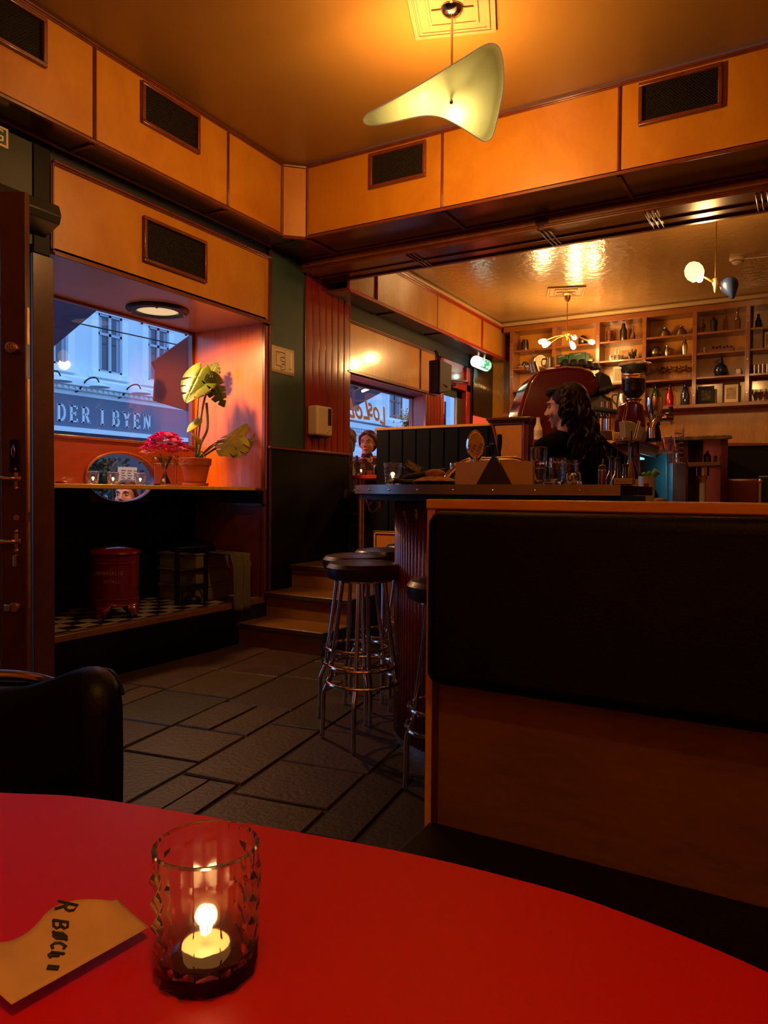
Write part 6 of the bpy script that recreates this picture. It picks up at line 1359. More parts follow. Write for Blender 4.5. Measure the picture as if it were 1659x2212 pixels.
# ================================================================= COFFEE CORNER
def vp(P, t, depth, name, m, par, bevel=.004, seg=3, **k):
    A_ = [at(x, y, t) for x, y in P]; n = len(A_); mb = MB(); dF = F_ * depth
    mb.add(A_ + [p + dF for p in A_], [tuple(range(n)), tuple(range(n, 2 * n))[::-1]] + [(i, (i + 1) % n, n + (i + 1) % n, n + i) for i in range(n)])
    return mb.build(name, m, par, bevel=bevel, seg=seg, **k)
def surf(x, y, t, zz): q = at(x, y, t); q.z = zz; return q
KZ = 1.45; kx1 = on(1378, 953, 'y', 4.72).x
cc_ = empty('coffee_counter', (-1.2, 4.9, .53), 'raised wooden coffee counter behind the bar with an open grey lit side', 'counter')
MB().box((-1.45, 4.72, KZ - .03), (kx1 + .01, 5.42, KZ)).box((-2.2, 4.98, KZ - .03), (-1.0, 5.85, KZ)).build('counter_top', M['maho'], cc_, bevel=.005)
MB().box((-1.43, 4.76, .0), (kx1 - .40, 5.38, KZ - .03)).box((-2.18, 5.0, .0), (-1.03, 5.83, KZ - .03)).box((kx1 - .40, 4.76, .0), (kx1, 4.80, KZ - .03)).build('body', M['redboard'], cc_)
M['greyp'] = mat('grey_fridge_panel', (.30, .33, .35), .5)
yb_ = on(1438, 985, 'x', kx1).y
MB().box((kx1 - .01, 4.76, KZ - .085), (kx1 + .004, yb_, KZ - .02)).box((kx1 - .4, 4.80, .6), (kx1 - .37, yb_, KZ - .04)).box((kx1 - .38, yb_ - .02, .6), (kx1, yb_, KZ - .04)).box((kx1 - .38, 4.80, 1.12), (kx1 - .02, yb_ - .02, 1.14)).box((kx1 - .005, 4.80, .9), (kx1 + .002, yb_, 1.14)).build('fridge_lining', M['greyp'], cc_)
MB().box((kx1 - .30, 4.86, KZ - .105), (kx1 - .05, 5.2, KZ - .095)).build('light_strip', mat('cyan_light_strip', (.3, .9, 1), .5, em=(.10, .75, 1), es=5), cc_)
point('fridge_light', (kx1 - .15, 5.0, KZ - .16), 7.0, (.10, .72, 1), .06)
vp([(1439, 978), (1452, 978), (1452, 1090), (1439, 1090)], 4.9, .4, 'door_panel', M['steelg'], cc_)
# espresso machine
em = empty('espresso_machine', at(1200, 955, 4.8), 'large rounded dark red espresso machine on the coffee counter behind the bartender', 'coffee machine')
M['redmach'] = mat('dark_red_enamel', (.09, .004, .007), .16, coat=1, crough=.05)
zb_ = lambda x, t: 1106
vp([(1112, 952), (1115, 925), (1121, 890), (1131, 855), (1143, 825), (1155, 808), (1172, 799), (1195, 795), (1225, 791), (1255, 793), (1278, 800), (1291, 812), (1296, 835), (1290, 850), (1268, 860), (1262, 880), (1268, 925), (1275, 952)], 5.15, .46, 'housing', M['redmach'], em, bevel=.045, seg=6)
vp([(1262, 862), (1300, 852), (1322, 858), (1326, 885), (1308, 905), (1280, 912), (1262, 900)], 5.2, .34, 'group_block', M['steelg'], em, bevel=.01)
vp([(1296, 800), (1318, 812), (1326, 836), (1316, 850), (1296, 852), (1290, 830)], 5.18, .40, 'front_trim', M['ink'], em, bevel=.012)
for (x0, y0, x1, y1, t_) in ((1296, 843, 1328, 838, 5.12), (1282, 883, 1342, 891, 5.1)):
    MB().tube([at(x0, y0, t_ + .05), at((x0 + x1) / 2, (y0 + y1) / 2, t_), at(x1, y1, t_)], [.018, .020, .017], 10).build('group_handle', M['ink'], em)
for x_ in (1300, 1312): MB().cyl(at(x_, 900, 5.2), at(x_, 868, 5.2), .018, 14).build('group_head', M['chrome'], em)
MB().cyl(at(1296, 950, 5.2), at(1298, 905, 5.2), .045, 20).cyl(at(1315, 930, 5.15), at(1315, 905, 5.15), .03, 16).build('boiler_fittings', M['chrome'], em)
vp([(1275, 930), (1322, 930), (1324, 950), (1275, 952)], 5.08, .4, 'drip_tray', M['steel'], em)
def pitcher(x, yb, yt, w, t, tilt, label):
    p = at(x, yb, t); e = empty('milk_pitcher', p, label, 'milk pitcher', 'steel milk pitchers'); h = (yb - yt) / 1584 * t; r = w / 2 / 1584 * t; ax = (Vector(up) + Vector(right) * tilt).normalized()
    MB().lathe([(0, 0), (r, 0), (r * 1.02, .006), (r * .86, h * .8), (r * .9, h), (r * .86, h), (0, h * .3)], p, 22, ax).build('body', M['steel'], e)
    MB().tube(spline([p + ax * h * .9 - R_ * r * .8, p + ax * h * .8 - R_ * r * 1.7, p + ax * h * .3 - R_ * r * 1.6, p + ax * h * .2 - R_ * r * .9], 5), .006, 6).build('handle', M['steel'], e)
pitcher(1156, 806, 782, 22, 5.3, -.25, 'left tilted steel milk pitcher upside down on the red coffee machine'); pitcher(1188, 796, 773, 21, 5.35, .02, 'right steel milk pitcher upside down on the red coffee machine')
for k, x_ in enumerate((1222, 1240, 1258, 1272, 1286)):
    c = at(x_, 790 + max(0, k - 2) * 4, 5.4); e = empty('coffee_cup', c, ORD[k] + ' black cup from the left along the top of the red coffee machine', 'cup', 'black cups on the coffee machine'); MB().lathe([(0, 0), (.042, 0), (.040, .02), (.022, .045), (0, .046)], c, 18).build('cup', M['ink'], e)
# grinders
gr = empty('coffee_grinder', surf(1366, 950, 4.7, KZ), 'red coffee grinder with a bean-filled hopper on the coffee counter', 'coffee grinder')
vp([(1343, 952), (1345, 905), (1351, 872), (1362, 866), (1378, 866), (1391, 874), (1396, 905), (1397, 952)], 4.72, .18, 'body', M['redmach'], gr, bevel=.02, seg=4)
g0 = at(1368, 864, 4.8); k_ = 4.8 / 1584.55
MB().lathe([(.0, 0), (14 * k_, 0), (14 * k_, .02), (18 * k_, .03), (18 * k_, .035), (0, .035)], g0 - Z_ * .03, 24).build('collar', M['chrome'], gr)
MB().lathe([(10 * k_, 0), (24.5 * k_, 18 * k_), (25 * k_, 58 * k_), (26 * k_, 66 * k_), (25 * k_, 66 * k_), (24 * k_, 58 * k_), (23.5 * k_, 19 * k_), (9 * k_, 1 * k_)], g0, 32, closed=True).build('hopper', M['thin'], gr)
MB().lathe([(0, 2 * k_), (9 * k_, 2 * k_), (22.8 * k_, 19 * k_), (23 * k_, 44 * k_), (0, 47 * k_)], g0, 32).build('coffee_beans', mat('coffee_beans', (.02, .011, .006), .5, bump=1, bs=90), gr)
MB().lathe([(0, 62 * k_), (26 * k_, 60 * k_), (27 * k_, 66 * k_), (24 * k_, 74 * k_), (0, 76 * k_)], g0, 32).build('hopper_lid', M['ink'], gr)
mb = MB(); rnd = random.Random(3)
for k in range(12): mb.sph(g0 + Z_ * (77 * k_) + R_ * rnd.uniform(-.06, .08) + F_ * rnd.uniform(-.04, .04), (.04, .035, .018), 10)
mb.sph(g0 + Z_ * (66 * k_) + R_ * .085, (.02, .03, .05), 10)
tag(mb.build('towel', M['cream'], None, remesh=.008, sm=3), 'crumpled pale towel lying over the lid of the coffee grinder', 'towel')
g2 = empty('steel_funnel_grinder', surf(1412, 955, 4.6, KZ), 'chrome grinder with shiny conical hopper beside the red grinder', 'coffee grinder'); g0 = at(1412, 918, 4.6); k_ = 4.6 / 1584.55
MB().lathe([(0, 0), (6 * k_, 0), (8 * k_, 6 * k_), (19 * k_, 40 * k_), (18 * k_, 58 * k_), (0, 60 * k_)], g0, 28).build('hopper', M['chrome'], g2)
MB().lathe([(0, -36 * k_), (17 * k_, -36 * k_), (14 * k_, -12 * k_), (11 * k_, -2 * k_), (14 * k_, 0), (13 * k_, 5 * k_), (0, 5 * k_)], g0, 28).build('base', M['iron'], g2)
# tap arm
tf = empty('draft_tap', surf(1415, 950, 4.55, KZ), 'chrome curved tap with a black lever standing right of the grinders', 'tap')
MB().tube(spline([surf(1408, 950, 4.45, KZ + .0), at(1408, 925, 4.45), at(1416, 908, 4.45), at(1434, 902, 4.45), at(1448, 900, 4.45)], 6), .020, 12).build('arm', M['chrome'], tf); MB().cyl(at(1436, 901, 4.42), at(1452, 901, 4.42), .026, 14).cyl(at(1448, 903, 4.42), at(1453, 916, 4.42), .009, 10).build('valve', M['chrome'], tf); MB().tube([at(1451, 899, 4.42), at(1451, 893, 4.42), at(1449, 878, 4.42)], [.007, .010, .013], 10).build('lever', M['ink'], tf)
# container with spoon, bottle, papers
pc = empty('plastic_jug', surf(1375, 952, 4.45, KZ), 'translucent plastic tub with tools standing in front of the red grinder', 'tub')
M['milky'] = mat('milky_plastic', (.28, .22, .13), .4)
vp([(1352, 952), (1347, 908), (1366, 911), (1394, 925), (1399, 940), (1394, 955)], 4.5, .10, 'tub', M['milky'], pc, bevel=.006); MB().cyl(at(1368, 948, 4.47), at(1380, 908, 4.47), .004, 8).cyl(at(1374, 948, 4.46), at(1383, 910, 4.46), .004, 8).build('tongs', M['steel'], pc)
vp([(1345, 945), (1384, 945), (1384, 953), (1345, 953)], 4.46, .09, 'tray', M['steel'], pc)
bt_ = at(1162, 950, 4.87); b3 = empty('labelled_bottle', bt_, 'small bottle wrapped in a white label left of the bartender', 'bottle'); kk = 4.87 / 1584.55
MB().lathe([(0, 0), (9 * kk, 0), (9.5 * kk, 4 * kk), (9 * kk, 24 * kk), (5 * kk, 34 * kk), (4 * kk, 44 * kk), (4.5 * kk, 48 * kk), (0, 48 * kk)], at(1162, 950, 4.87), 20).build('bottle', M['paper'], b3)
MB().lathe([(9.6 * kk, 8 * kk), (9.7 * kk, 9 * kk), (9.4 * kk, 20 * kk)], at(1162, 950, 4.87), 20).build('label_band', M['cream'], b3)
MB().box((-1.582, 4.705, .53), (-1.465, 4.90, at(1162, 950, 4.87).z)).build('stand', M['maho'], b3)
# bottles at the end of the bar (on the lower work top)
wt = empty('work_top', (-.6, 3.6, 0), 'low dark work cabinet behind the end of the bar carrying bottles', 'cabinet'); MB().box((-.88, 3.30, 0), (-.40, 3.90, .98)).build('body', M['blackm'], wt); MB().box((-.90, 3.28, .98), (-.38, 3.92, 1.0)).build('top', M['steelg'], wt, bevel=.003)
M['brownglass'] = mat('dark_bottle_glass', (.02, .012, .006), .1, coat=1)
def bottle(x, y, h, r, m, label, lab=None, z=1.001):
    t = empty('liquor_bottle', (x, y, z), label, 'bottle'); MB().lathe([(0, 0), (r, 0), (r, h * .58), (r * .4, h * .74), (r * .34, h * .95), (0, h * .95)], (x, y, z), 22).build('bottle', m, t)
    MB().lathe([(0, h * .94), (r * .4, h * .94), (r * .4, h), (.004, h * 1.01), (.003, h * 1.15), (0, h * 1.15)], (x, y, z), 12).build('pourer', M['ink'], t)
    if lab: MB().lathe([(r * 1.01, h * .15), (r * 1.02, h * .16), (r * 1.01, h * .5)], (x, y, z), 22).build('label_wrap', lab, t)
def bx2(px, t): q = at(px, 1060, t); return q.x, q.y
for px, t_, h, r, m_, lb, l2 in ((1362, 3.45, .35, .040, 'thin', 'clear bottle with black pourer behind the bar end, below the counter corner', 'paper'), (1333, 3.55, .28, .038, 'brownglass', 'short brown bottle with pale neck label behind the bar end', None), (1350, 3.30, .24, .036, 'greenglass', 'green bottle in front of the clear bottle at the bar end', 'ink'), (1320, 3.62, .29, .038, 'brownglass', 'dark round-shouldered bottle near the pepper mill', None)):
    x, y = bx2(px, t_); bottle(x, y, h, r, M[m_], lb, M[l2] if l2 else None)
x, y = bx2(1396, 3.25); t = empty('plastic_cup', (x, y, 1.0), 'white cup with cyan tint and green straws by the bar end', 'cup'); MB().lathe([(0, 0), (.034, 0), (.034, .185), (.032, .185), (.032, .01), (0, .01)], (x, y, 1.001), 28).build('cup', mat('white_cyan_cup', (.55, .75, .78), .5), t)
MB().box((x - .004, y - .036, 1.11), (x + .018, y - .033, 1.155)).build('label_patch', M['redcan'], t); mb = MB(); rnd = random.Random(6)
for k in range(8): mb.sph((x + rnd.uniform(-.02, .02), y + rnd.uniform(-.015, .015), 1.192 + rnd.uniform(-.01, .012)), (.010, .009, .008), 8)
mb.build('green_citrus', mat('green_citrus', (.12, .5, .10), .5), t)
MB().tube([(x + .01, y, 1.17), (x + .045, y, 1.21)], [.008, .018], 10).build('green_spoon', mat('lime_plastic', (.2, .6, .12), .5), t)
x, y = bx2(1424, 3.3); mb = MB()
for k in range(10): mb.sph((x + rnd.uniform(-.045, .045), y + rnd.uniform(-.03, .03), 1.02 + rnd.uniform(0, .055)), (.03, .03, .022), 10)
tag(mb.build('crumpled_cloth', mat('grey_cloth', (.22, .21, .19), .9), None, remesh=.007, sm=3), 'crumpled grey cloth beside the white cup at the bar end', 'cloth')
# glass stack, towel holders, end cabinet
kk = 4.9 / 1584.55; gb = at(1466, 1000, 4.9)
t = empty('glass_tower', gb, 'tall tower of nested clear glasses right of the tap', 'glasses')
for k in range(7): MB().lathe([(0, 0), (9 * kk, 0), (10.5 * kk, 20 * kk), (9.6 * kk, 20 * kk), (8.2 * kk, 1.5 * kk), (0, 1.5 * kk)], gb + Z_ * (k * 10.5 * kk), 18).build('glass', M['thin'], t)
vp([(1452, 1000), (1482, 1000), (1482, 1090), (1452, 1090)], 4.85, .3, 'stand_cabinet', M['steelg'], t)
t = empty('small_glass_stack', at(1438, 975, 4.7), 'two short nested glasses between tap and tall glass tower', 'glasses')
for k in range(2): MB().lathe([(0, 0), (8 * kk, 0), (9 * kk, 15 * kk), (8.2 * kk, 15 * kk), (7 * kk, 1 * kk), (0, 1 * kk)], at(1441, 974, 4.75) + Z_ * (k * 15.5 * kk), 16).build('glass', M['thin'], t)
ec = empty('end_cabinet', at(1520, 1000, 5.5), 'open dark wood end cabinet with marble top, steel shelf and waste pipe', 'cabinet')
zc = at(1575, 942, 5.5).z; c0 = at(1470, 942, 5.5); c1 = at(1580, 942, 5.5)
vp([(1425, 944), (1575, 938), (1583, 941), (1583, 947), (1575, 949), (1425, 953)], 5.45, .6, 'marble_top', mat('dark_marble', (.12, .085, .06), .2, coat=.5, col2=(.35, .26, .18), vs=18), ec, bevel=.008)
vp([(1558, 948), (1573, 948), (1571, 1100), (1556, 1100)], 5.5, .5, 'end_panel', M['maho'], ec); vp([(1470, 950), (1486, 950), (1486, 1100), (1470, 1100)], 5.5, .5, 'end_panel', M['maho'], ec); vp([(1486, 950), (1558, 948), (1556, 1100), (1486, 1100)], 5.95, .03, 'back_panel', M['mahod'], ec)
vp([(1487, 999), (1556, 997), (1556, 1006), (1487, 1008)], 5.46, .42, 'steel_shelf', M['steel'], ec)
MB().cyl(at(1518, 1008, 5.6), at(1518, 1028, 5.6), .045, 20).build('sink_bowl', M['steel'], ec); MB().cyl(at(1518, 1028, 5.6), at(1518, 1036, 5.6), .032, 16).cyl(at(1518, 1036, 5.6), at(1518, 1095, 5.6), .024, 16).build('waste_pipe', M['white'], ec)
for px, hh, lb in ((1527, 24, 'brown flask on the steel shelf of the end cabinet'), (1549, 20, 'small clear vessel on the steel shelf of the end cabinet')):
    q = at(px, 998, 5.6); kk = 5.6 / 1584.55; item('flask', q.x, q.z, [(0, 0), (8 * kk, 0), (8 * kk, hh * .55 * kk), (3 * kk, hh * .8 * kk), (3 * kk, hh * kk), (0, hh * kk)], M['brownglass'] if px < 1540 else M['thin'], lb, 'flask', y=q.y)
# ================================================================= SPEAKER, BACK EXIT SIGN
sp_ = empty('wall_speaker', (-3.3, 7.1, 2.2), 'black box loudspeaker hung under the back soffit beside the window', 'loudspeaker')
P0_ = on(927, 850, 'x', WX + .05); a_ = at(927, 777, 6.95); 
vp([(927, 779), (952, 776), (952, 852), (927, 849)], 6.75, .02, 'side_face', M['black'], sp_)
q = [at(927, 779, 6.8), at(947, 776, 6.62), at(975, 790, 6.85), at(955, 793, 7.03)]; q2 = [at(926, 849, 6.8), at(946, 848, 6.62), at(973, 843, 6.85), at(955, 850, 7.03)]
MB().add(q + q2, [(0, 1, 2, 3), (7, 6, 5, 4), (0, 4, 5, 1), (1, 5, 6, 2), (2, 6, 7, 3), (3, 7, 4, 0)]).build('cabinet', M['black'], sp_, bevel=.006)
fq = [a.lerp(b_, f_) for a, b_, f_ in ((q[1], q[2], .06), (q[1], q[2], .94), (q2[1], q2[2], .94), (q2[1], q2[2], .06))]; nn3 = (q[2] - q[1]).cross(Vector((0, 0, 1))).normalized(); nn3 = nn3 if nn3.dot(-fq[0]) > 0 else -nn3
MB().add([p + nn3 * .001 for p in fq] + [p + nn3 * .012 for p in fq], [(0, 1, 2, 3), (4, 5, 6, 7), (0, 1, 5, 4), (1, 2, 6, 5), (2, 3, 7, 6), (3, 0, 4, 7)]).build('grille_cloth', mat('dark_grille_cloth', (.05, .04, .035), .7), sp_)
dq_ = (q[2] - q[1]).normalized(); MB().tube([fq[3].lerp(fq[2], .5) + Vector((0, 0, .05 + .012 * sin(k * 1.9))) + nn3 * .013 + dq_ * ((k - 5) * .008) for k in range(11)], .003, 4).build('small_badge', M['brass'], sp_)
MB().cyl(q[0].lerp(q[2], .5), q[0].lerp(q[2], .5) + Vector((-.05, 0, .12)), .015, 8).build('bracket', M['iron'], sp_)
xs = empty('exit_sign', (-3.42, 8.1, 2.6), 'lit green running-figure exit sign under the back soffit above the red door', 'exit sign')
e0, e1 = Vector((-3.40, 8.02, 2.66)), Vector((-3.40, 8.36, 2.66))
MB().cyl(e0, e1, .067, 28).build('housing', M['signw'], xs)
G = [[(e0.x + .0685 * cos(a), y, e0.z + .0685 * sin(a)) for a in [rad(-62 + 8 * k) for k in range(14)]] for y in (8.08, 8.355)]
MB().grid(G).build('green_panel', M['green'], xs, ang=80)
def sg(y, a, r=.0695): return Vector((e0.x + r * cos(a), y, e0.z + r * sin(a)))
M['sgw'] = mat('lit_pictogram', (.9, 1, .95), .5, em=(.8, 1, .9), es=1.0)
MB().sph(sg(8.13, rad(22)), .012, 8).tube([sg(8.10, rad(8)), sg(8.10, rad(-20)), sg(8.07, rad(-38)), sg(8.06, rad(-52))], .009, 5).tube([sg(8.10, rad(-20)), sg(8.13, rad(-36)), sg(8.12, rad(-50))], .008, 5).tube([sg(8.06, rad(-4)), sg(8.10, rad(4)), sg(8.15, rad(-8))], .007, 5).build('running_figure', M['sgw'], xs)
MB().tube([sg(8.23, rad(24)), sg(8.23, rad(-40))], .007, 5).tube([sg(8.21, rad(-26)), sg(8.23, rad(-44)), sg(8.25, rad(-26))], .008, 5).build('arrow', M['sgw'], xs)
G = [[sg(y, rad(a)) for a in range(-50, 26, 8)] for y in (8.28, 8.33)]; MB().grid(G).build('door_symbol', M['sgw'], xs, ang=80)
MB().cyl(((e0.x), 8.1, 2.74), (e0.x, 8.1, 2.79), .012, 8).cyl(((e0.x), 8.28, 2.74), (e0.x, 8.3, 2.79), .012, 8).build('mount', M['white'], xs)
point('exit_sign_light', (-3.45, 8.2, 2.53), .6, (.35, 1, .7), .03)
# ================================================================= LAMPS

mfg, N, L, bs_ = new_mat('frosted_pale_glass')
for nn in list(N):
    if nn.type != 'OUTPUT_MATERIAL': N.remove(nn)
tl = N.new('ShaderNodeBsdfTranslucent'); tl.inputs[0].default_value = (.34, .44, .36, 1); df = N.new('ShaderNodeBsdfDiffuse'); df.inputs[0].default_value = (.50, .62, .55, 1); tp_ = N.new('ShaderNodeBsdfTransparent'); tp_.inputs[0].default_value = (.8, .8, .7, 1)
gl = N.new('ShaderNodeBsdfGlossy'); gl.inputs['Roughness'].default_value = .25
m1 = N.new('ShaderNodeMixShader'); m1.inputs[0].default_value = .45; m2 = N.new('ShaderNodeMixShader'); m2.inputs[0].default_value = .16; m3 = N.new('ShaderNodeMixShader'); m3.inputs[0].default_value = .05
L.new(tl.outputs[0], m1.inputs[1]); L.new(df.outputs[0], m1.inputs[2]); L.new(m1.outputs[0], m2.inputs[1]); L.new(tp_.outputs[0], m2.inputs[2]); L.new(m2.outputs[0], m3.inputs[1]); L.new(gl.outputs[0], m3.inputs[2])
L.new(m3.outputs[0], [q for q in N if q.type == 'OUTPUT_MATERIAL'][0].inputs[0]); M['frostg'] = mfg
def smooth_outline(P, k=6): return spline([(x, y, 0) for x, y in P], k, True)
def pendant(cp, label, yawz=0, flip=1, pw=L_PEND):
    """glass pendant: boomerang shaped frosted plate hung under a rod, two bulbs above it"""
    t = empty('glass_pendant_lamp', cp, label, 'pendant lamp'); c = Vector(cp)
    MB().lathe([(0, 0), (.055, 0), (.057, -.012), (.045, -.030), (.022, -.042), (.0, -.046)], c, 28).build('canopy', M['chrome'], t)
    MB().cyl(c - Vector((0, 0, .04)), c - Vector((0, 0, .40)), .0065, 12).build('rod', M['steel'], t)
    hub = c - Vector((0, 0, .405))
    MB().lathe([(0, .03), (.018, .02), (.02, -.02), (.008, -.035), (0, -.035)], hub, 16).build('hub', M['steel'], t)
    # plate: outline in its own plane, centre bolt at origin
    out = [((px - 979) * .00231, (190 - py) * .00231) for px, py in ((791, 234), (800, 222), (830, 205), (870, 184), (920, 157), (960, 134), (1000, 112), (1030, 95), (1050, 88), (1066, 93), (1076, 110), (1084, 140), (1087, 172), (1084, 210), (1079, 248), (1073, 266), (1060, 272), (1043, 265), (1010, 246), (975, 229), (950, 222), (925, 221), (895, 226), (850, 237), (815, 243), (797, 242))]
    S_ = smooth_outline(out, 4)
    R_ = Vector((right.x, right.y, 0)).normalized(); F_ = Vector((-R_.y, R_.x, 0)); U_ = (Vector((0, 0, 1)) * cos(rad(48)) + F_ * sin(rad(48)) * -1)
    if flip < 0: R_ = -R_
    rz = Matrix.Rotation(yawz, 3, 'Z'); R_ = rz @ R_; U_ = rz @ U_; F2 = R_.cross(U_).normalized()
    ks = 1.0 / cos(rad(33))
    o = hub + Vector((0, 0, -.045)); vs = []; fs = []; n = len(S_); rings = 7
    for i in range(rings):
        f = i / (rings - 1)
        for p in S_:
            x, y = p.x * f, p.y * f; bend = .10 * (abs(x) / .3) ** 2 * .12
            vs.append(o + R_ * x + U_ * y * 1.04 + F2 * bend * -1)
    for i in range(rings - 1):
        for k in range(n): fs.append((i * n + k, i * n + (k + 1) % n, (i + 1) * n + (k + 1) % n, (i + 1) * n + k))
    mb = MB(); mb.add(vs, fs); mb.build('glass_shade', M['frostg'], t, ang=80, solid=.005)
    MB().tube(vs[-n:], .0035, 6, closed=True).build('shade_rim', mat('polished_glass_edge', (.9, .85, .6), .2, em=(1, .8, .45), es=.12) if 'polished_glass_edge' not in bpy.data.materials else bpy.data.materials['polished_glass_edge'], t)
    q = o - Vector((0, 0, .006)) - F2 * 0
    MB().tube([hub, o + Vector((0, 0, -.005))], .006, 8).sph(o + Vector((0, 0, -.01)), .011, 12).build('shade_bolt', M['steel'], t)
    for sx_, dz in ((-.131, .062), (.028, -.012)):
        bp = o + rz @ (Vector(right) * sx_ + Vector(up) * dz + Vector(fwd) * .085)
        MB().tube([hub + Vector((0, 0, .0)), (hub + bp) / 2 + Vector((0, 0, .01)), bp + Vector((0, 0, .02))], .007, 8).build('lamp_arm', M['steel'], t)
        MB().sph(bp, .020, 16).build('bulb', M['bulb'], t)
        point('pendant_light', bp, pw, WARM, .04)
    return t
pendant((-1.556, 3.329, CZ), 'glass pendant lamp with a frosted boomerang-shaped plate over the room, nearest the top edge')
# unseen twin out of view, added to brighten the foreground table
pendant((.25, -.15, CZ), 'unseen frosted glass pendant lamp added to light the foreground table', 2.2, pw=L_PEND2)
# plaster roses
def rose(cx, cy, z, s, ang, label):
    t = empty('ceiling_rose', (cx, cy, z), label, 'ceiling rose', 'square plaster ceiling roses'); ca, sa = cos(ang), sin(ang)
    def fr(a, b_, z0, z1):
        mb = MB(); P = []
        def q(r, k): x, y = [(-r, -r), (r, -r), (r, r), (-r, r)][k]; return (cx + x * ca - y * sa, cy + x * sa + y * ca)
        G = [[(*q(a, k), z0) for k in range(4)], [(*q(a, k), z1) for k in range(4)], [(*q(b_, k), z1) for k in range(4)], [(*q(b_, k), z0) for k in range(4)]]
        mb.grid(G, close=True); return mb
    fr(s, .001, z, z - .006).build('base_plate', M['plaster'], t, smooth=False)
    fr(s, s * .9, z - .005, z - .016).build('outer_moulding', M['plaster'], t, bevel=.003)
    fr(s * .86, s * .80, z - .005, z - .014).build('outer_moulding', M['plaster'], t, bevel=.003)
    fr(s * .6, s * .53, z - .005, z - .014).build('inner_moulding', M['plaster'], t, bevel=.003)
    for a, b_ in ((.7, .36), (-.7, .36)):
        MB().obox((cx + a * s * .45 * ca, cy + a * s * .45 * sa, z - .010), (s * .35, s * .07, .01), (0, 0, ang)).obox((cx - a * s * .45 * sa, cy + a * s * .45 * ca, z - .010), (s * .07, s * .35, .01), (0, 0, ang)).build('key_pattern', M['plaster'], t, bevel=.002)
rose(-1.556, 3.329, CZ, .21, rad(20), 'square cream plaster rose on the near ceiling above the glass pendant')
rose(-2.22, 7.60, BZ, .19, rad(20), 'square cream plaster rose on the back ceiling above the multi-bulb lamp')
# five-bulb lamp
ch = empty('multi_arm_lamp', (-2.215, 7.65, BZ), 'brass ceiling lamp with bare bulbs on radiating arms in the back room', 'ceiling lamp'); c = Vector((-2.215, 7.65, BZ))
MB().lathe([(0, 0), (.05, 0), (.052, -.02), (.035, -.035), (.03, -.07), (.012, -.10), (0, -.10)], c, 24).build('canopy', M['brass'], ch)
hb = at(1223, 733, 7.94)
MB().cyl(c - Vector((0, 0, .1)), (c.x, c.y, hb.z), .005, 10).build('rod', M['brass'], ch)
hb = Vector((c.x, c.y, hb.z)); MB().lathe([(0, .03), (.02, .02), (.03, 0), (.012, -.02), (.004, -.06), (0, -.065)], hb, 16).build('hub', M['brass'], ch)
for (x_, y_, t_) in ((1170, 738, 7.85), (1178, 745, 7.65), (1241, 729, 8.1), (1238, 748, 7.7), (1279, 739, 7.95)):
    e = at(x_, y_, t_); d = (e - hb).normalized()
    MB().tube([hb, hb + d * (e - hb).length * .45 + Vector((0, 0, .012)), e - d * .055], [.005, .006, .014], 10).build('arm', M['brass'], ch)
    MB().lathe([(0, -.055), (.014, -.055), (.026, -.015), (.026, .01), (.018, .028), (0, .036)], e, 16, d).build('bulb', M['bulb'], ch)
    point('bulb_light', e, L_CHAND, WARM, .06)
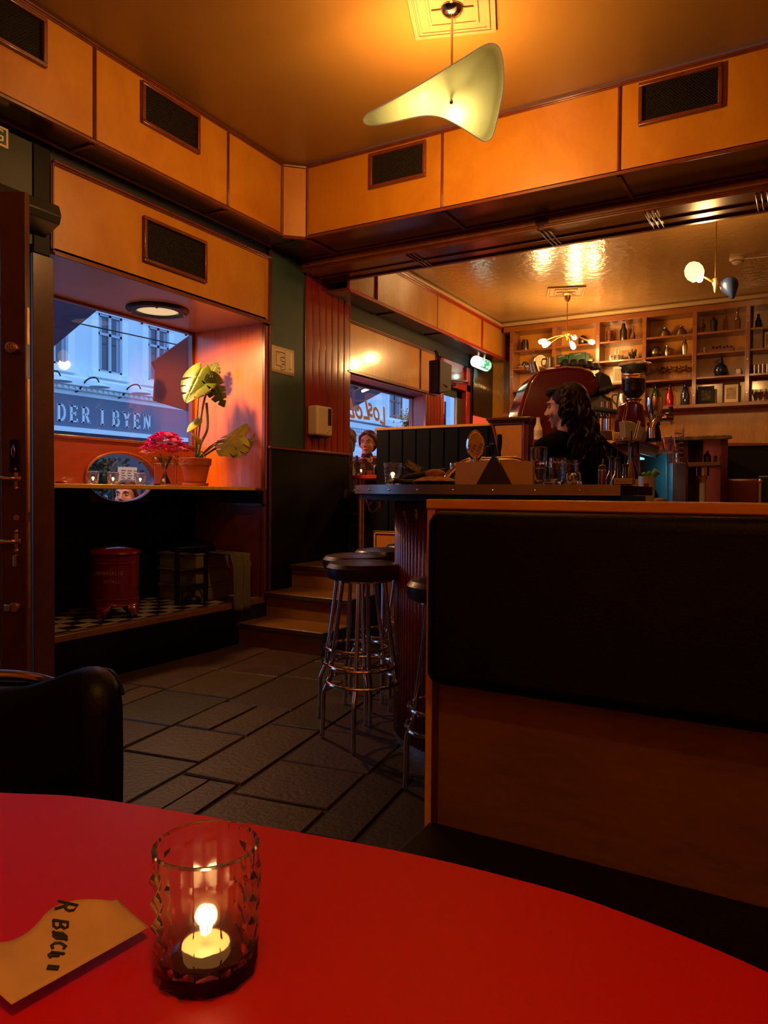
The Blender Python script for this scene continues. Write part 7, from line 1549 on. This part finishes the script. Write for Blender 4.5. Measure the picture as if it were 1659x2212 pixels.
# cone lamp with one white and one blue shade
cn = empty('twin_cone_lamp', (-.63, 5.7, BZ), 'hanging lamp with one lit white and one dark blue cone shade at upper right', 'pendant lamp')
j = at(1545, 612, 5.45); 
MB().lathe([(0, 0), (.04, 0), (.04, -.02), (0, -.03)], (j.x, j.y, BZ), 20).build('canopy', M['brass'], cn)
MB().cyl((j.x, j.y, BZ - .02), j, .005, 10).build('rod', M['brass'], cn)
MB().lathe([(0, .05), (.010, .045), (.022, .03), (.022, -.005), (.014, -.02), (.012, -.045), (.004, -.07), (0, -.072)], j, 16).build('hub', M['brass'], cn)
wsh = at(1502, 592, 5.4); bsh = at(1577, 622, 5.45)
for e, nm, m_, ax_, lit in ((wsh, 'white_shade', mat('lit_opal_glass', (.9, .8, .6), .4, em=(1, .72, .36), es=1.6), Vector(right) * -.55 + Vector(up) * .85 + Vector(fwd) * -.2, True), (bsh, 'blue_shade', mat('dark_blue_enamel', (.01, .025, .10), .3, coat=.4), Vector(right) * .1 + Vector(up) * -.9 + Vector(fwd) * -.3, False)):
    MB().tube([j, (j + e) / 2 + Vector((0, 0, .01)), e], .008, 8).build('lamp_arm', M['brass'], cn)
    ax_ = ax_.normalized()
    if lit:
        MB().lathe([(.014, -.05), (.040, -.045), (.062, -.01), (.066, .025), (.055, .060), (.03, .085), (.0, .095)], e, 24, ax_).build(nm, m_, cn, solid=.002)
        MB().sph(e - ax_ * .045 + Vector(right) * .012, .022, 12).build('bulb', M['bulb'], cn); point('cone_light', e - ax_ * .085 + Vector(right) * .02, L_CONE, WARM, .06)
    else:
        MB().lathe([(0.0, .095), (.012, .088), (.035, .045), (.062, -.005), (.066, -.035), (.055, -.06), (.03, -.07), (0, -.073)], e, 24, ax_).build(nm, m_, cn)
# smoke detector
sd = empty('smoke_detector', on(1592, 563, 'z', BZ), 'cream smoke detector on the back ceiling with surface conduit', 'smoke detector'); q = on(1592, 558, 'z', BZ)
MB().lathe([(0, 0), (.062, 0), (.064, -.012), (.05, -.03), (.042, -.034), (.040, -.042), (.02, -.055), (0, -.056)], q, 28).build('body', M['cream'], sd)
MB().lathe([(.047, -.026), (.052, -.026), (.052, -.032), (.047, -.032)], q, 28, closed=True).build('vents', M['iron'], sd)
MB().cyl(q + Vector((.05, .01, -.008)), (0.9, q.y + .25, BZ - .008), .007, 8).build('conduit', M['cream'], sd)
# porthole lamp in the niche ceiling
pp = Vector((-3.985, 3.70, 2.385)); ph = empty('porthole_light', pp, 'round brass-rimmed porthole light in the ceiling of the window niche', 'recessed light')
MB().lathe([(.205, 0), (.215, -.008), (.205, -.022), (.165, -.028), (.145, -.024), (.145, 0)], pp, 40, closed=True).build('rim', M['iron'], ph)
for k in range(4): a = pi / 4 + k * pi / 2; MB().lathe([(0, 0), (.009, 0), (.009, -.02), (0, -.022)], pp + Vector((.185 * cos(a), .185 * sin(a), -.018)), 10).build('bolt', M['brass'], ph)
MB().lathe([(0, -.03), (.08, -.024), (.146, -.010), (.146, -.004), (0, -.004)], pp, 40).build('lens', mat('lit_ribbed_lens', (.75, .8, .6), .3, em=(.95, .85, .42), es=.55), ph)
pl_ = point('porthole_spot', (pp.x, pp.y, pp.z - .06), L_PORT, (1, .48, .16), .05)
pl_.data.type = 'SPOT'; pl_.data.spot_size = rad(158); pl_.data.spot_blend = .6; pl_.rotation_euler = Vector((.12, .22, -1)).to_track_quat('-Z', 'Y').to_euler()
